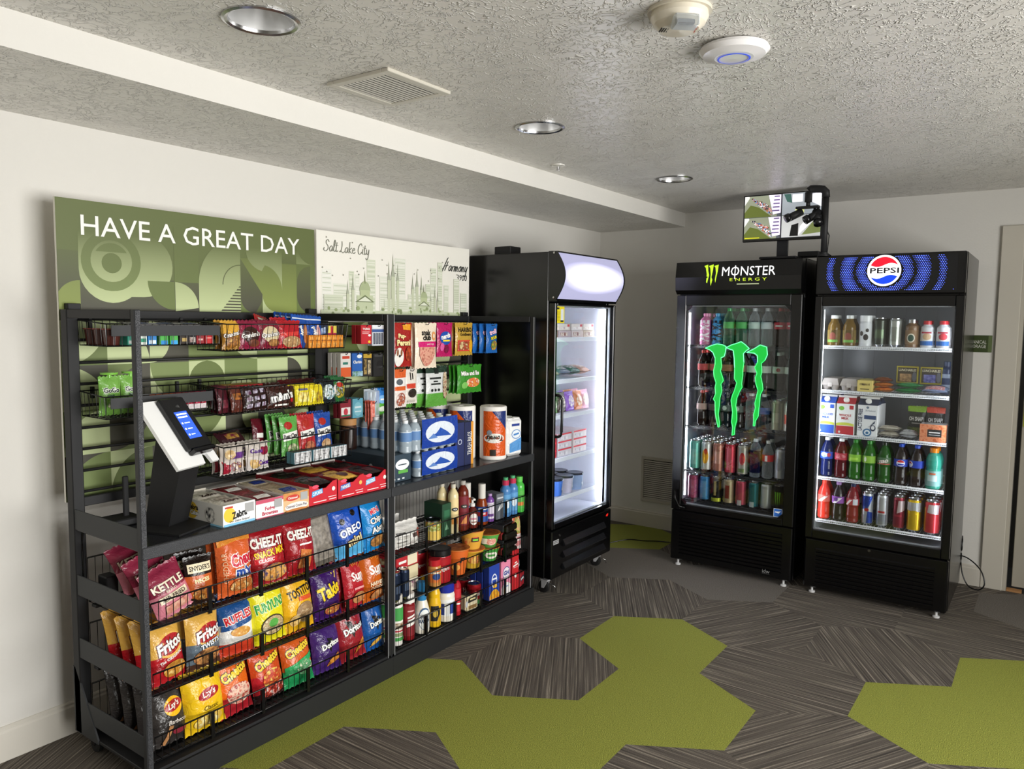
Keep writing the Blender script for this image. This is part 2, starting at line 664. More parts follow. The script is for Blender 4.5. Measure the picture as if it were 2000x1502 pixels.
TILE = {}
for i in range(-11, 5):
    for j in range(-8, 4):
        cx, cy = 3.43 + 1.5 * HR * i, 1.56 + HR * math.sqrt(3) * j + (HR * math.sqrt(3) / 2 if i % 2 else 0)
        hexa = [(cx + (HR - .0001) * math.cos(PI / 3 * k), cy + (HR - .0001) * math.sin(PI / 3 * k)) for k in range(6)]
        pl = hexa
        for ax, lim, sg in ((0, XB + .5 if DY0 < cy < DY1 - .1 else XB, 1), (0, XR, -1), (1, YL, 1), (1, YR, -1)):
            if pl:
                pl = clip(pl, ax, lim, sg)
        if len(pl) < 3:
            continue
        sp = 'carpet_green' if (i, j) in GREEN else 'carpet_grey' if (i, j) in PLAIN else 'carpet_stripe'
        an = math.radians(ANG.get((i, j), random.choice((30, 90, 150))))
        key = sp if len(pl) == 6 and all(abs(p[0] - q[0]) + abs(p[1] - q[1]) < 1e-6 for p, q in zip(sorted(pl), sorted(hexa))) else None
        if key in TILE:
            me = TILE[key]
        else:
            lp = [((x - cx) * math.cos(-an) - (y - cy) * math.sin(-an), (x - cx) * math.sin(-an) + (y - cy) * math.cos(-an)) for x, y in pl]
            me = MB().prism(lp, -.006, 0, sp, 'z').mesh('carpet_tile')
            if key:
                TILE[key] = me
        link('carpet_tile', me, fl, (cx, cy, 0), (0, 0, an))

# ------------------------------------------------------------------ ceiling fittings
for k, x in enumerate(LX):
    t = thing('recessed_light', ('recessed can light in the ceiling nearest the camera', 'recessed can light in the ceiling, the middle of three', 'recessed can light in the ceiling nearest the beverage coolers')[k], 'light', (x, LY, ZC), 0, 'recessed ceiling lights')
    MB().lathe([(.104, 0), (.104, -.004), (.096, -.007), (LR, -.004), (LR - .002, .004)], 32, '#b9b9b9:s').obj('trim_ring', t)
    MB().lathe([(LR - .002, .004), (.080, .07), (.062, .14), (.045, .165), (0, .165)], 32, '#eeeeee:k').obj('reflector', t)
    MB().lathe([(0, .105), (.025, .11), (.036, .13), (.03, .155), (.014, .164)], 16, '#e9e6de:e0.35').obj('bulb', t)

t = thing('ceiling_vent', 'square metal air return grille with slats in the ceiling', 'vent', (1.96, 1.93, ZC), 0)
b = MB()
for x0, y0, x1, y1 in ((-.155, -.145, .155, -.115), (-.155, .115, .155, .145), (-.155, -.115, -.125, .115), (.125, -.115, .155, .115)):
    b.box(x0, y0, -.012, x1, y1, 0, '#c8c3b6:g', .002)
b.obj('frame', t)
MB().box(-.125, -.115, -.001, .125, .115, -.0002, '#1c1b19:r').obj('backing', t)
sl = MB().add([(-.125, .0045, -.0085), (.125, .0045, -.0085), (.125, -.0045, -.0085), (-.125, -.0045, -.0085), (-.125, .005, -.0098), (.125, .005, -.0098), (.125, -.005, -.0092), (-.125, -.005, -.0092)],
              [(0, 1, 2, 3), (4, 7, 6, 5), (0, 4, 5, 1), (3, 2, 6, 7)], '#d8d4cb:g').mesh('slat')
for k in range(13):
    link('slat', sl, t, (0, -.105 + k * .0175, 0))

t = thing('wifi_access_point', 'round white access point disc with a thin blue ring on the ceiling', 'access point', (2.234, .812, ZC), 0)
MB().lathe([(.060, 0), (.096, -.006), (.100, -.014), (.088, -.026), (.055, -.034), (.0, -.036)], 40, '#e9e7e6:g').obj('shell', t)
MB().lathe([(.047, -.0362), (.0445, -.0368), (.042, -.0370)], 40, '#3a50c8:e0.6').obj('status_ring', t)

t = thing('fire_alarm_strobe', 'cream ceiling fire alarm horn with clear strobe lens and red lettering', 'fire alarm', (1.905, .84, ZC), math.radians(-50))
b = MB()
b.lathe([(.072, 0), (.074, -.02), (.066, -.036), (.05, -.05), (.0, -.054)], 28, '#d9d1bf:g')
b.obj('housing', t)
b = MB()
b.lathe([(.082, 0), (.082, -.008), (.072, -.008)], 28, '#cfc7b5:g')
b.obj('mounting_ring', t)
MB().box(-.032, -.074, -.062, .032, -.030, -.034, '#dfe3e6:c', .004).obj('strobe_lens', t)
MB().box(-.022, -.064, -.056, .022, -.040, -.044, '#9a9da2:s', .002).obj('flash_tube', t)
for k in range(6):
    MB().box(-.05 + k * .006, -.012, -.0515, -.047 + k * .006, .014, -.049, '#2a2620:r').obj('sound_slot', t)
MB().decals(lambda u, v, l: (.035 - v, -.022 + u, -.046 - (.035 - abs(.01)) * .1 - l * 4), [('t', 'FIRE', .012, 0, .016, '#b02a20:p', {'b': .02})]).obj('lettering', t)

t = thing('sprinkler_head', 'small white fire sprinkler plate near the soffit', 'sprinkler', (3.4, 2.146, ZC))
MB().lathe([(.036, 0), (.034, -.006), (.014, -.010), (.0, -.010)], 20, '#dcd9d2:g').obj('escutcheon', t)
MB().lathe([(.007, -.010), (.007, -.026), (.0135, -.028), (.0135, -.030), (0, -.030)], 12, '#c9c9c9:s').obj('deflector', t)

# wall vent and wall sign on the back wall
t = thing('wall_vent', 'white louvred return air grille low on the back wall between the coolers', 'vent', (XB, 2.43, .20), -PI / 2)
b = MB()
for x0, z0, x1, z1 in ((-.16, 0, .16, .022), (-.16, .33, .16, .352), (-.16, .022, -.138, .33), (.138, .022, .16, .33)):
    b.box(x0, -.012, z0, x1, 0, z1, '#c4beb1:g', .002)
b.obj('frame', t)
MB().box(-.138, -.002, .022, .138, -.0005, .33, '#1a1917:r').obj('backing', t)
sl = MB().add([(-.138, -.011, 0), (.138, -.011, 0), (.138, -.003, .009), (-.138, -.003, .009), (-.138, -.011, -.0015), (.138, -.011, -.0015), (.138, -.002, .0075), (-.138, -.002, .0075)],
              [(0, 1, 2, 3), (4, 7, 6, 5), (0, 4, 5, 1)], '#c4beb1:g').mesh('slat')
for k in range(20):
    link('slat', sl, t, (0, 0, .026 + k * .0152))

b = MB().box(-.125, -.004, 0, .065, 0, .102, '#3d4a28:g', .001)
b.decals(flat(-.004), [('r', .045, .002, .064, .100, '#5f6e45:g', {'n': (1, 1)}), ('t', 'MECHANICAL', -.026, .062, .0205, '#d8d8cc:p', {'w': .123}), ('t', 'STORAGE', -.012, .036, .0205, '#d8d8cc:p', {'w': .094})])
b.obj('door_sign', None, (XB, .38, 1.437), (0, 0, -PI / 2), label='dark green room sign plate with white capitals on the back wall beside the tall cooler', cat='sign')


# ================================================================== display racks
RX0, RXM, RX1, RYF, RYB, RZ = 1.26, 2.39, 3.52, 2.35, 2.84, 1.62
HM = 'hammertone_steel'


def wire_fence(b, x0, x1, y, z0, z1, step=.026, r=.0016, rr=.0026):
    n = max(2, round((x1 - x0) / step))
    for k in range(n + 1):
        x = x0 + (x1 - x0) * k / n
        b.tube([(x, y, z0), (x, y, z1)], r, WIRE, 4, caps=False)
    b.tube([(x0, y, z1), (x1, y, z1)], rr, WIRE, 6)
    b.tube([(x0, y, z0), (x1, y, z0)], rr, WIRE, 6)


def wire_shelf(parent, x0, x1, y0, y1, z, hf, hb):
    """wire shelf: floor wires front to back, low fence front and higher fence at the back"""
    e = link('wire_shelf', None, parent, (0, 0, 0))
    b = MB()
    n = round((x1 - x0) / .026)
    for k in range(n + 1):
        x = x0 + (x1 - x0) * k / n
        b.tube([(x, y0, z + hf), (x, y0, z), (x, y1, z), (x, y1, z + hb)], .0016, WIRE, 4, caps=False)
    b.obj('wires', e, kind='stuff')
    b = MB()
    for yy, zz in ((y0, z + hf), (y0, z), (y1, z + hb), (y1, z), ((y0 + y1) / 2, z - .003)):
        b.tube([(x0, yy, zz), (x1, yy, zz)], .003, WIRE, 6)
    b.obj('rails', e, kind='stuff')
    for q in range(1, 5):                              # flat divider straps on the front fence
        x = x0 + (x1 - x0) * q / 5
        MB().box(x - .007, y0 - .004, z - .012, x + .007, y0 + .004, z + hf, WIRE).obj('strap', e)
    MB().box(x0, y0 + .02, z - .014, x1, y0 + .05, z - .004, BLKM).obj('support_bar', e)
    MB().box(x0, y1 - .05, z - .014, x1, y1 - .02, z - .004, BLKM).obj('support_bar', e)


def rack(x0, x1, label, rows, ends):
    t = thing('display_rack', label, 'rack', (0, 0, 0), 0, 'merchandising racks along the left wall')
    pw = .028
    for px, nm in ((x0, 'l'), (x1 - pw, 'r')):
        fp = MB().box(px, RYF, 0.0, px + .022, RYF + .024, RZ, '#2b2c2e:p' if x0 == RX0 else '#111113:p', .003) if nm == 'l' else MB().box(px + pw - .022, RYF, 0.0, px + pw, RYF + .024, RZ, '#111113:p', .003)
        fx = px if nm == 'l' else px + pw - .022
        if nm == 'l' and x0 == RX0:
            fp.box(fx + .003, RYF - .0012, .003, fx + .019, RYF + .002, RZ - .003, HM)
        else:                                            # other posts: thin silver strip along the edge
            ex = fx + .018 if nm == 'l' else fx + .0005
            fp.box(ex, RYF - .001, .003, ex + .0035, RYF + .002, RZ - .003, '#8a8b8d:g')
        fp.obj('front_post', t)
        b = MB().box(px - (.012 if nm == 'r' else 0), RYB - .045, .085, px + pw + (.012 if nm == 'l' else 0), RYB, RZ, BLKM, .003)
        b.obj('rear_post', t)
        MB().box(px + .002, RYF + .026, RZ - .030, px + pw - .002, RYB - .045, RZ, BLKM, .002).obj('top_side_rail', t)
    MB().box(x0 + pw + .012, RYB - .04, RZ - .030, x1 - pw, RYB - .012, RZ, BLKM, .002).obj('top_rail', t)
    # gridwall bars
    for k, z in enumerate((1.59, 1.513, 1.433, 1.357, 1.28, 1.20, 1.124, 1.046, .97)):
        MB().tube([(x0 + pw, RYB - .03, z), (x1 - pw + .01, RYB - .03, z)], .0055, BLKM, 8).obj('grid_bar', t)
    MB().box(x0 + pw, RYB - .04, .918, x1 - pw, RYB - .015, .952, BLKM, .002).obj('grid_bottom_rail', t)
    # work top
    b = MB().box(x0 + .002, RYF - .004, .815, x1 - .002, RYF + .012, .857, HM, .003)
    b.obj('worktop_lip', t)
    MB().box(x0 + pw * .2, RYF + .012, .838, x1 - pw * .2, RYB - .046, .855, '#26272b:g', .002).obj('worktop', t)
    sides = ([x0 + .003] if ends in (1, 3) else []) + ([x1 - .008] if ends in (2, 3) else [])
    for sx in sides:
        MB().box(sx, RYF + .026, .842, sx + .005, RYB - .045, .915, '#343638:p', .001).obj('side_bracket', t)
        for z, hf, hb, zb in rows:
            MB().box(sx, RYF + .026, zb, sx + .005, RYB - .045, zb + .074, '#343638:p', .001).obj('side_bracket', t)
    for z, hf, hb, zb in rows:
        wire_shelf(t, x0 + .034, x1 - .034, RYF + .014, RYB - .06, z, hf, hb)
    # base
    MB().box(x0, RYF - .012, 0.0, x1, RYF, .088, '#0f1011:p', .002).obj('kick_plate', t)
    MB().box(x0 + .004, RYF, .085, x1 - .004, RYB, .097, BLKM, .002).obj('base_deck', t)
    return t


r1 = rack(RX0, RXM, 'black metal display rack with chip bags nearest the camera', [(.575, .085, .16, .604), (.345, .075, .15, .372), (.118, .085, .15, .142)], 1)
r2 = rack(RXM, RX1, 'black metal display rack with household goods next to the tall freezer', [(.525, .10, .18, .53), (.305, .09, .17, .30), (.100, .098, .16, .10)], 2)
for rk, xx, sg in ((r1, RX0, 1), (r2, RX1 - .006, -1)):
    MB().prism([(RYB + .005, .085), (RYB + .005, .33), (RYB - .01, .33), (RYB - .16, .10), (RYB - .16, .085)], xx, xx + .006, '#303234:p', 'x').obj('foot_gusset', rk)


def caster(parent, x, y, z, r=.028, fork='#17171a:g', ang=0):
    e = link('caster', None, parent, (x, y, z), (0, 0, ang))
    b = MB()
    b.T = Matrix.Translation((0, .012, r)) @ Matrix.Rotation(PI / 2, 4, 'Y')
    b.lathe([(0, -.011), (r * .7, -.011), (r, -.008), (r, .008), (r * .7, .011), (0, .011)], 20, '#151515:p')
    b.obj('wheel', e)
    b = MB()
    for s in (-1, 1):
        b.prism([(.012 - .008, r - .006), (.012 + .008, r - .006), (.012 + .010, 2 * r + .006), (-.02, 2 * r + .006), (-.014, r * 1.6)], s * .014 - .0015, s * .014 + .0015, fork, 'x')
    b.box(-.018, -.024, 2 * r + .003, .018, .024, 2 * r + .010, fork)
    b.obj('fork', e)
    return e


caster(r1, RX0 + .05, RYB - .06, 0, .034)
caster(r1, RXM - .05, RYB - .06, 0, .034)
caster(r2, RX1 - .05, RYB - .06, 0, .034)

# ------------------------------------------------------------------ printed boards behind the racks
PY = 2.855                                        # print face of the boards


def arc(cx, cz, r, a0, a1, n=16, rz=None):
    rz = rz or r
    return [(cx + r * math.cos(math.radians(a0 + (a1 - a0) * k / n)), cz + rz * math.sin(math.radians(a0 + (a1 - a0) * k / n))) for k in range(n + 1)]


def cell(x, z, w, kind, cols):
    """one square of the geometric print"""
    a, c = cols
    o = [('p', [(x, z), (x + w, z), (x + w, z + w), (x, z + w)], a)]
    q = {'q0': arc(x, z, w, 0, 90) + [(x, z)], 'q1': arc(x + w, z, w, 90, 180) + [(x + w, z)], 'q2': arc(x + w, z + w, w, 180, 270) + [(x + w, z + w)], 'q3': arc(x, z + w, w, 270, 360) + [(x, z + w)],
         'c': arc(x + w / 2, z + w / 2, w * .5, 0, 345, 23), 'h0': arc(x + w / 2, z, w / 2, 0, 180), 'h1': arc(x + w, z + w / 2, w / 2, 90, 270), 'h2': arc(x, z + w / 2, w / 2, -90, 90)}
    if kind in q:
        o.append(('p', q[kind], c))
    return o


def pattern(x0, x1, z0, z1, w, seed):
    rnd = random.Random(seed)
    o = []
    cs = ['board_light', 'board_light', 'board_mid', 'board_green', 'board_dark', 'board_dark']
    nx, nz = int((x1 - x0) / w + .01), int((z1 - z0) / w + .01)
    for i in range(nx):
        for j in range(nz):
            a = rnd.choice(cs)
            c = rnd.choice([k for k in cs if k != a] + ['board_light'])
            o += cell(x0 + i * w, z0 + j * w, w, rnd.choice(['q0', 'q1', 'q2', 'q3', 'c', 'h0', 'h1', 'h2', '', 'q0', 'q3', 'q1']), (a, c))
    return o


def board_fmap(u, v, l):
    return (u, PY - l, v)


b = MB().box(1.263, PY, .93, 2.400, PY + .012, 2.010, '#e8e5da:p')
LT, MD, GR, LM, DK, OL = 'board_light', 'board_mid', 'board_green', 'board_lime', 'board_dark', 'board_olive'
items = [('p', [(1.2632, .9302), (2.3998, .9302), (2.3998, 2.0098), (1.2632, 2.0098)], OL)]
x0 = 1.263
w = .1624
low = pattern(x0 + .0005, x0 + .0005 + 7 * w - .0008, .932, .932 + 4 * w + .04, w, 5)
def P(*pts):                                     # board-local points: metres from the left edge and height
    return [(x0 + p[0], p[1]) for p in pts]
def A(cx, cz, r, a0, a1, n=16):
    return [(p[0], p[1]) for p in arc(x0 + cx, cz, r, a0, a1, n)]
top = [
    ('p', P((.001, 1.62), (.075, 1.62), (.075, 1.83), (.001, 1.83)), DK),
    ('p', P((.075, 1.62), (.001, 1.62), (.001, 1.715)) + A(.075, 1.64, .085, 150, 90, 8), LM),
    ('p', P((.075, 1.62), (.54, 1.62), (.54, 1.74), (.075, 1.74)), DK),
    ('p', A(.31, 1.79, .118, -90, 90) + P((.2, 1.91), (.2, 1.67)), LT),
    ('p', A(.19, 1.765, .118, 180, 360) + P((.308, 1.9), (.072, 1.9)), LT),
    ('p', A(.19, 1.80, .110, 0, 350, 30), MD), ('p', A(.19, 1.80, .076, 0, 350, 30), LT), ('p', A(.19, 1.80, .066, 30, 150, 20) , MD), ('p', A(.19, 1.793, .037, 0, 345, 24), GR),
    ('p', P((.435, 1.735), (.54, 1.735), (.54, 1.95), (.435, 1.95)), GR),
    ('p', P((.435, 1.62), (.435, 1.735), (.325, 1.735)) + A(.435, 1.735, .11, 180, 270), GR),
    ('p', P((.437, 1.62)) + A(.437, 1.635, .10, 0, 90), LT),
    ('p', P((.54, 1.62), (.735, 1.62), (.735, 1.93)) + A(.735, 1.735, .195, 90, 180), LT),
    ('p', A(.735, 1.735, .087, 90, 180, 14) + list(reversed(A(.735, 1.735, .083, 90, 180, 14))), DK),
    ('p', P((.735, 1.62), (.81, 1.62)) + A(.735, 1.70, .11, -20, 0, 4) + A(.735, 1.74, .11, 0, 90), DK),
    ('p', P((.735, 1.62), (.80, 1.62)) + A(.80, 1.685, .065, 270, 180), GR),
    ('p', P((.845, 1.62), (.905, 1.62)) + A(.905, 1.70, .06, 270, 180, 8), LT),
    ('p', P((.735, 1.85), (.845, 1.70)) + A(.92, 1.70, .075, 180, 270, 8) + P((1.03, 1.625), (1.03, 1.84), (.93, 1.84)) + A(.84, 1.77, .085, 40, 90, 8), LM),
    ('p', P((.76, 1.90)) + A(.86, 1.90, .10, 180, 260, 8) + A(.84, 1.72, .11, 80, 0, 10) + P((.95, 1.90)), LT),
    ('p', P((.95, 1.845), (1.03, 1.845), (1.03, 1.90), (.95, 1.90)), DK),
    ('p', P((1.03, 1.845), (1.125, 1.845)) + A(1.125, 1.94, .095, 270, 180, 10), LT),
    ('p', P((1.03, 1.62), (1.137, 1.62), (1.137, 1.845), (1.03, 1.845)), GR),
    ('p', P((1.11, 1.62), (1.11, 1.84)) + A(1.11, 1.76, .078, 90, 180, 10) + A(1.11, 1.70, .078, 180, 270, 10), DK),
]
for k in range(9):
    z = 1.625 + k * .0125
    top.append(('p', P((.64 + k * .0105, z), (.735, z), (.735, z + .006), (.645 + k * .0105, z + .006)), 'board_dark'))
b.decals(board_fmap, items, .0003)
b.decals(board_fmap, low, .0006, .000001)
b.decals(board_fmap, top, .0009, .00003)
# gradient band: olive top of the board stays clear for the lettering
b.decals(board_fmap, [('t', 'HAVE A GREAT DAY', x0 + .566, 1.922, .073, '#f4f3ee:p', {'w': .965, 'fit': 1, 'b': .004})], .0022)
b.obj('printed_board', None, label='green geometric board lettered HAVE A GREAT DAY behind the chip rack', cat='sign board', group='boards behind the racks')

# white skyline board
SX0, SX1 = 2.412, 3.556
b = MB().box(SX0, PY, 1.60, SX1, PY + .012, 2.013, '#edeae0:p')
it = []
rnd = random.Random(3)
def sk(x):
    return SX0 + x
bl = [(.03, .09, .20, 0), (.10, .19, .135, 1), (.20, .235, .20, 2), (.24, .27, .185, 1), (.32, .38, .265, 2), (.41, .47, .185, 1), (.52, .60, .285, 1), (.66, .70, .14, 3), (.80, .85, .25, 3), (.86, .90, .285, 2), (.915, .955, .16, 3), (1.0, 1.05, .20, 2), (.30, .34, .14, 1), (.62, .74, .10, 3), (.76, .80, .16, 2), (.04, .16, .08, 2), (1.06, 1.12, .12, 3), (.44, .62, .07, 3)]
for x0_, x1_, h, c in bl:
    col = ('#e6e6dc:p', '#dfe1d2:p', '#d3d8c2:p', '#d9ddca:p')[c]
    it.append(('r', sk(x0_), 1.632, sk(x1_), 1.632 + h, col, {'n': (1, 1)}))
    z = 1.64
    while z < 1.632 + h - .006:
        it.append(('r', sk(x0_ + .004), z, sk(x1_ - .004), z + .0028, '#b9c1a6:p' if rnd.random() < .6 else '#f1efe6:p', {'n': (1, 1)}))
        z += .0115
for cx, base, s in ((.475, 1.80, 1.0), (.505, 1.82, 1.2), (.54, 1.80, .9), (.655, 1.76, .8), (.69, 1.775, 1.0), (.725, 1.76, .8), (.19, 1.72, .7), (.225, 1.74, .8), (.80, 1.70, .6), (.835, 1.72, .7), (.86, 1.70, .6)):
    it.append(('r', sk(cx - .011 * s), 1.64, sk(cx + .011 * s), base, '#c4caae:p', {'n': (1, 1)}))
    it.append(('p', [(sk(cx - .013 * s), base), (sk(cx + .013 * s), base), (sk(cx + .004 * s), base + .035 * s), (sk(cx), base + .10 * s), (sk(cx - .004 * s), base + .035 * s)], '#a9ae9a:p'))
for cx in (.305, .745):
    s = 1.1 if cx < .5 else .85
    it.append(('r', sk(cx - .05 * s), 1.632, sk(cx + .05 * s), 1.632 + .075 * s, '#bfc8a6:p', {'n': (1, 1)}))
    it.append(('p', arc(sk(cx), 1.632 + .095 * s, .034 * s, 0, 180, 12, .045 * s), '#a9b48c:p'))
    it.append(('r', sk(cx - .03 * s), 1.632 + .07 * s, sk(cx + .03 * s), 1.632 + .1 * s, '#b8c298:p', {'n': (1, 1)}))
    it.append(('p', [(sk(cx - .004), 1.632 + .13 * s), (sk(cx + .004), 1.632 + .13 * s), (sk(cx), 1.632 + .19 * s)], '#7f8a63:p'))
    it.append(('p', [(sk(cx - .06 * s), 1.632 + .045 * s), (sk(cx + .06 * s), 1.632 + .045 * s), (sk(cx), 1.632 + .078 * s)], '#6f7a55:p'))
    it.append(('p', [(sk(cx - .042 * s), 1.632 + .049 * s), (sk(cx + .042 * s), 1.632 + .049 * s), (sk(cx), 1.632 + .070 * s)], '#dfe3cf:p'))
it.append(('r', sk(.02), 1.602, SX1 - .02, 1.640, '#c9d1b2:p', {'n': (1, 1)}))
for k in range(70):
    x = rnd.uniform(.03, 1.1)
    it.append(('e', sk(x), rnd.uniform(1.606, 1.66), rnd.uniform(.004, .013), rnd.uniform(.004, .012), rnd.choice(['#98a675:p', '#c5ceaa:p', '#87946a:p']), {'n': 7}))
for k in range(26):
    it.append(('e', sk(rnd.uniform(.03, 1.1)), rnd.uniform(1.80, 1.99), .003, .004, '#98978c:p', {'n': 6}))
b.decals(board_fmap, it, .0004, .000012)

GLY = {  # stroke lettering: points per stroke on a unit grid (x-height 1)
    'S': (1.15, [[(1.0, 1.7), (.7, 2.05), (.35, 1.8), (.4, 1.35), (.8, .95), (.85, .4), (.4, 0), (-.1, .2), (0, .6)]]),
    'a': (.95, [[(.75, .8), (.45, 1), (.1, .6), (.2, .1), (.5, .1), (.75, .8), (.72, .2), (.98, .15)]]),
    'l': (.5, [[(0, .3), (.35, 1.6), (.25, 2.1), (.08, 1.6), (.12, .3), (.4, .05), (.55, .25)]]),
    't': (.6, [[(.25, 1.7), (.18, .4), (.35, .05), (.6, .25)], [(-.05, 1.15), (.55, 1.2)]]),
    'L': (1.1, [[(.25, 2.0), (.35, 1.2), (.15, .2), (-.15, .1), (.2, .25), (.7, -.05), (1.05, .2)]]),
    'k': (.85, [[(.15, 2.0), (.12, 0)], [(.7, 1.0), (.18, .5), (.75, .02)]]),
    'e': (.8, [[(.1, .5), (.6, .7), (.45, 1.0), (.12, .7), (.2, .12), (.55, .05), (.78, .3)]]),
    'C': (1.15, [[(1.0, 1.6), (.75, 2.0), (.3, 1.6), (.1, .7), (.35, .05), (.8, .1), (1.05, .45)]]),
    'i': (.4, [[(.15, 1.0), (.12, .2), (.38, .1)], [(.17, 1.38), (.19, 1.45)]]),
    'y': (.9, [[(.1, 1.0), (.15, .3), (.45, .1), (.7, .9)], [(.72, 1.0), (.6, -.5), (.3, -.9), (.05, -.6)]]),
    'H': (1.5, [[(-.6, .55), (.0, .35), (.6, 2.2), (.75, 2.35)], [(.35, 1.4), (-.25, -.7), (-.45, -.9)], [(.95, 1.7), (.55, 0)], [(.1, .8), (1.2, 1.05)]]),
    'r': (.65, [[(.1, .9), (.1, 0), (.2, .7), (.55, .95)]]),
    'm': (1.3, [[(.1, .95), (.08, 0), (.3, .85), (.5, .8), (.5, 0), (.7, .85), (.95, .8), (.95, .1), (1.2, .1)]]),
    'o': (.85, [[(.4, 1), (.08, .5), (.35, .02), (.7, .45), (.42, 1), (.75, .9)]]),
    'n': (.95, [[(.1, .95), (.08, 0), (.35, .9), (.6, .8), (.6, .1), (.85, .1)]]),
    ' ': (.55, []),
}


def script(s, x, z, h, wd, col, sh=.12):
    out = []
    for ch in s:
        adv, strokes = GLY[ch]
        for st in strokes:
            pts = []
            n = len(st)
            for i in range(n - 1):
                p0, p1, p2, p3 = st[max(i - 1, 0)], st[i], st[i + 1], st[min(i + 2, n - 1)]
                for k in range(4):
                    t = k / 4
                    pts.append(tuple(.5 * (2 * p1[a] + (p2[a] - p0[a]) * t + (2 * p0[a] - 5 * p1[a] + 4 * p2[a] - p3[a]) * t * t + (3 * p1[a] - p0[a] - 3 * p2[a] + p3[a]) * t ** 3) for a in (0, 1)))
            pts.append(st[-1])
            pts = [(x + (p[0] + sh * p[1]) * h, z + p[1] * h) for p in pts]
            for i in range(len(pts) - 1):
                (ax, az), (bx, bz) = pts[i], pts[i + 1]
                dx, dz = bx - ax, bz - az
                l = math.hypot(dx, dz) or 1
                wv = wd * (.55 + .45 * abs(dz) / l)
                nx, nz = -dz / l * wv, dx / l * wv
                ex, ez = dx / l * wd * .4, dz / l * wd * .4
                out.append(('p', [(ax + nx - ex, az + nz - ez), (ax - nx - ex, az - nz - ez), (bx - nx + ex, bz - nz + ez), (bx + nx + ex, bz + nz + ez)], col))
        x += adv * h
    return out


b.decals(board_fmap, script('Salt Lake City', SX0 + .045, 1.918, .0265, .0024, '#76776a:p'), .0016, .000002)
b.decals(board_fmap, script('Harmony', SX0 + .905, 1.876, .0305, .0032, '#2d2f2b:p', .35), .0018, .000002)
b.decals(board_fmap, [('t', '3900', SX0 + 1.075, 1.842, .034, '#2d2f2b:p', {'i': .15})], .0020)
b.obj('printed_board', None, label='white board with a pale city skyline lettered Salt Lake City above the rack', cat='sign board', group='boards behind the racks')
b = MB().box(SX0, PY, .93, SX1, PY + .012, 1.598, '#e8e5da:p')
b.decals(board_fmap, pattern(SX0 + .0005, SX1 - .001, .932, 1.598, .1625, 9), .0006, .000001)
b.obj('printed_board', None, label='green geometric board behind the hanging candy pouches', cat='sign board', group='boards behind the racks')
for x in (RX0 + .02, RXM - .05, RX1 - .05):
    MB().box(x, PY - .03, RZ, x + .045, PY - .002, RZ + .022, BLKM, .002).obj('board_clip', r1 if x < 3 else r2)
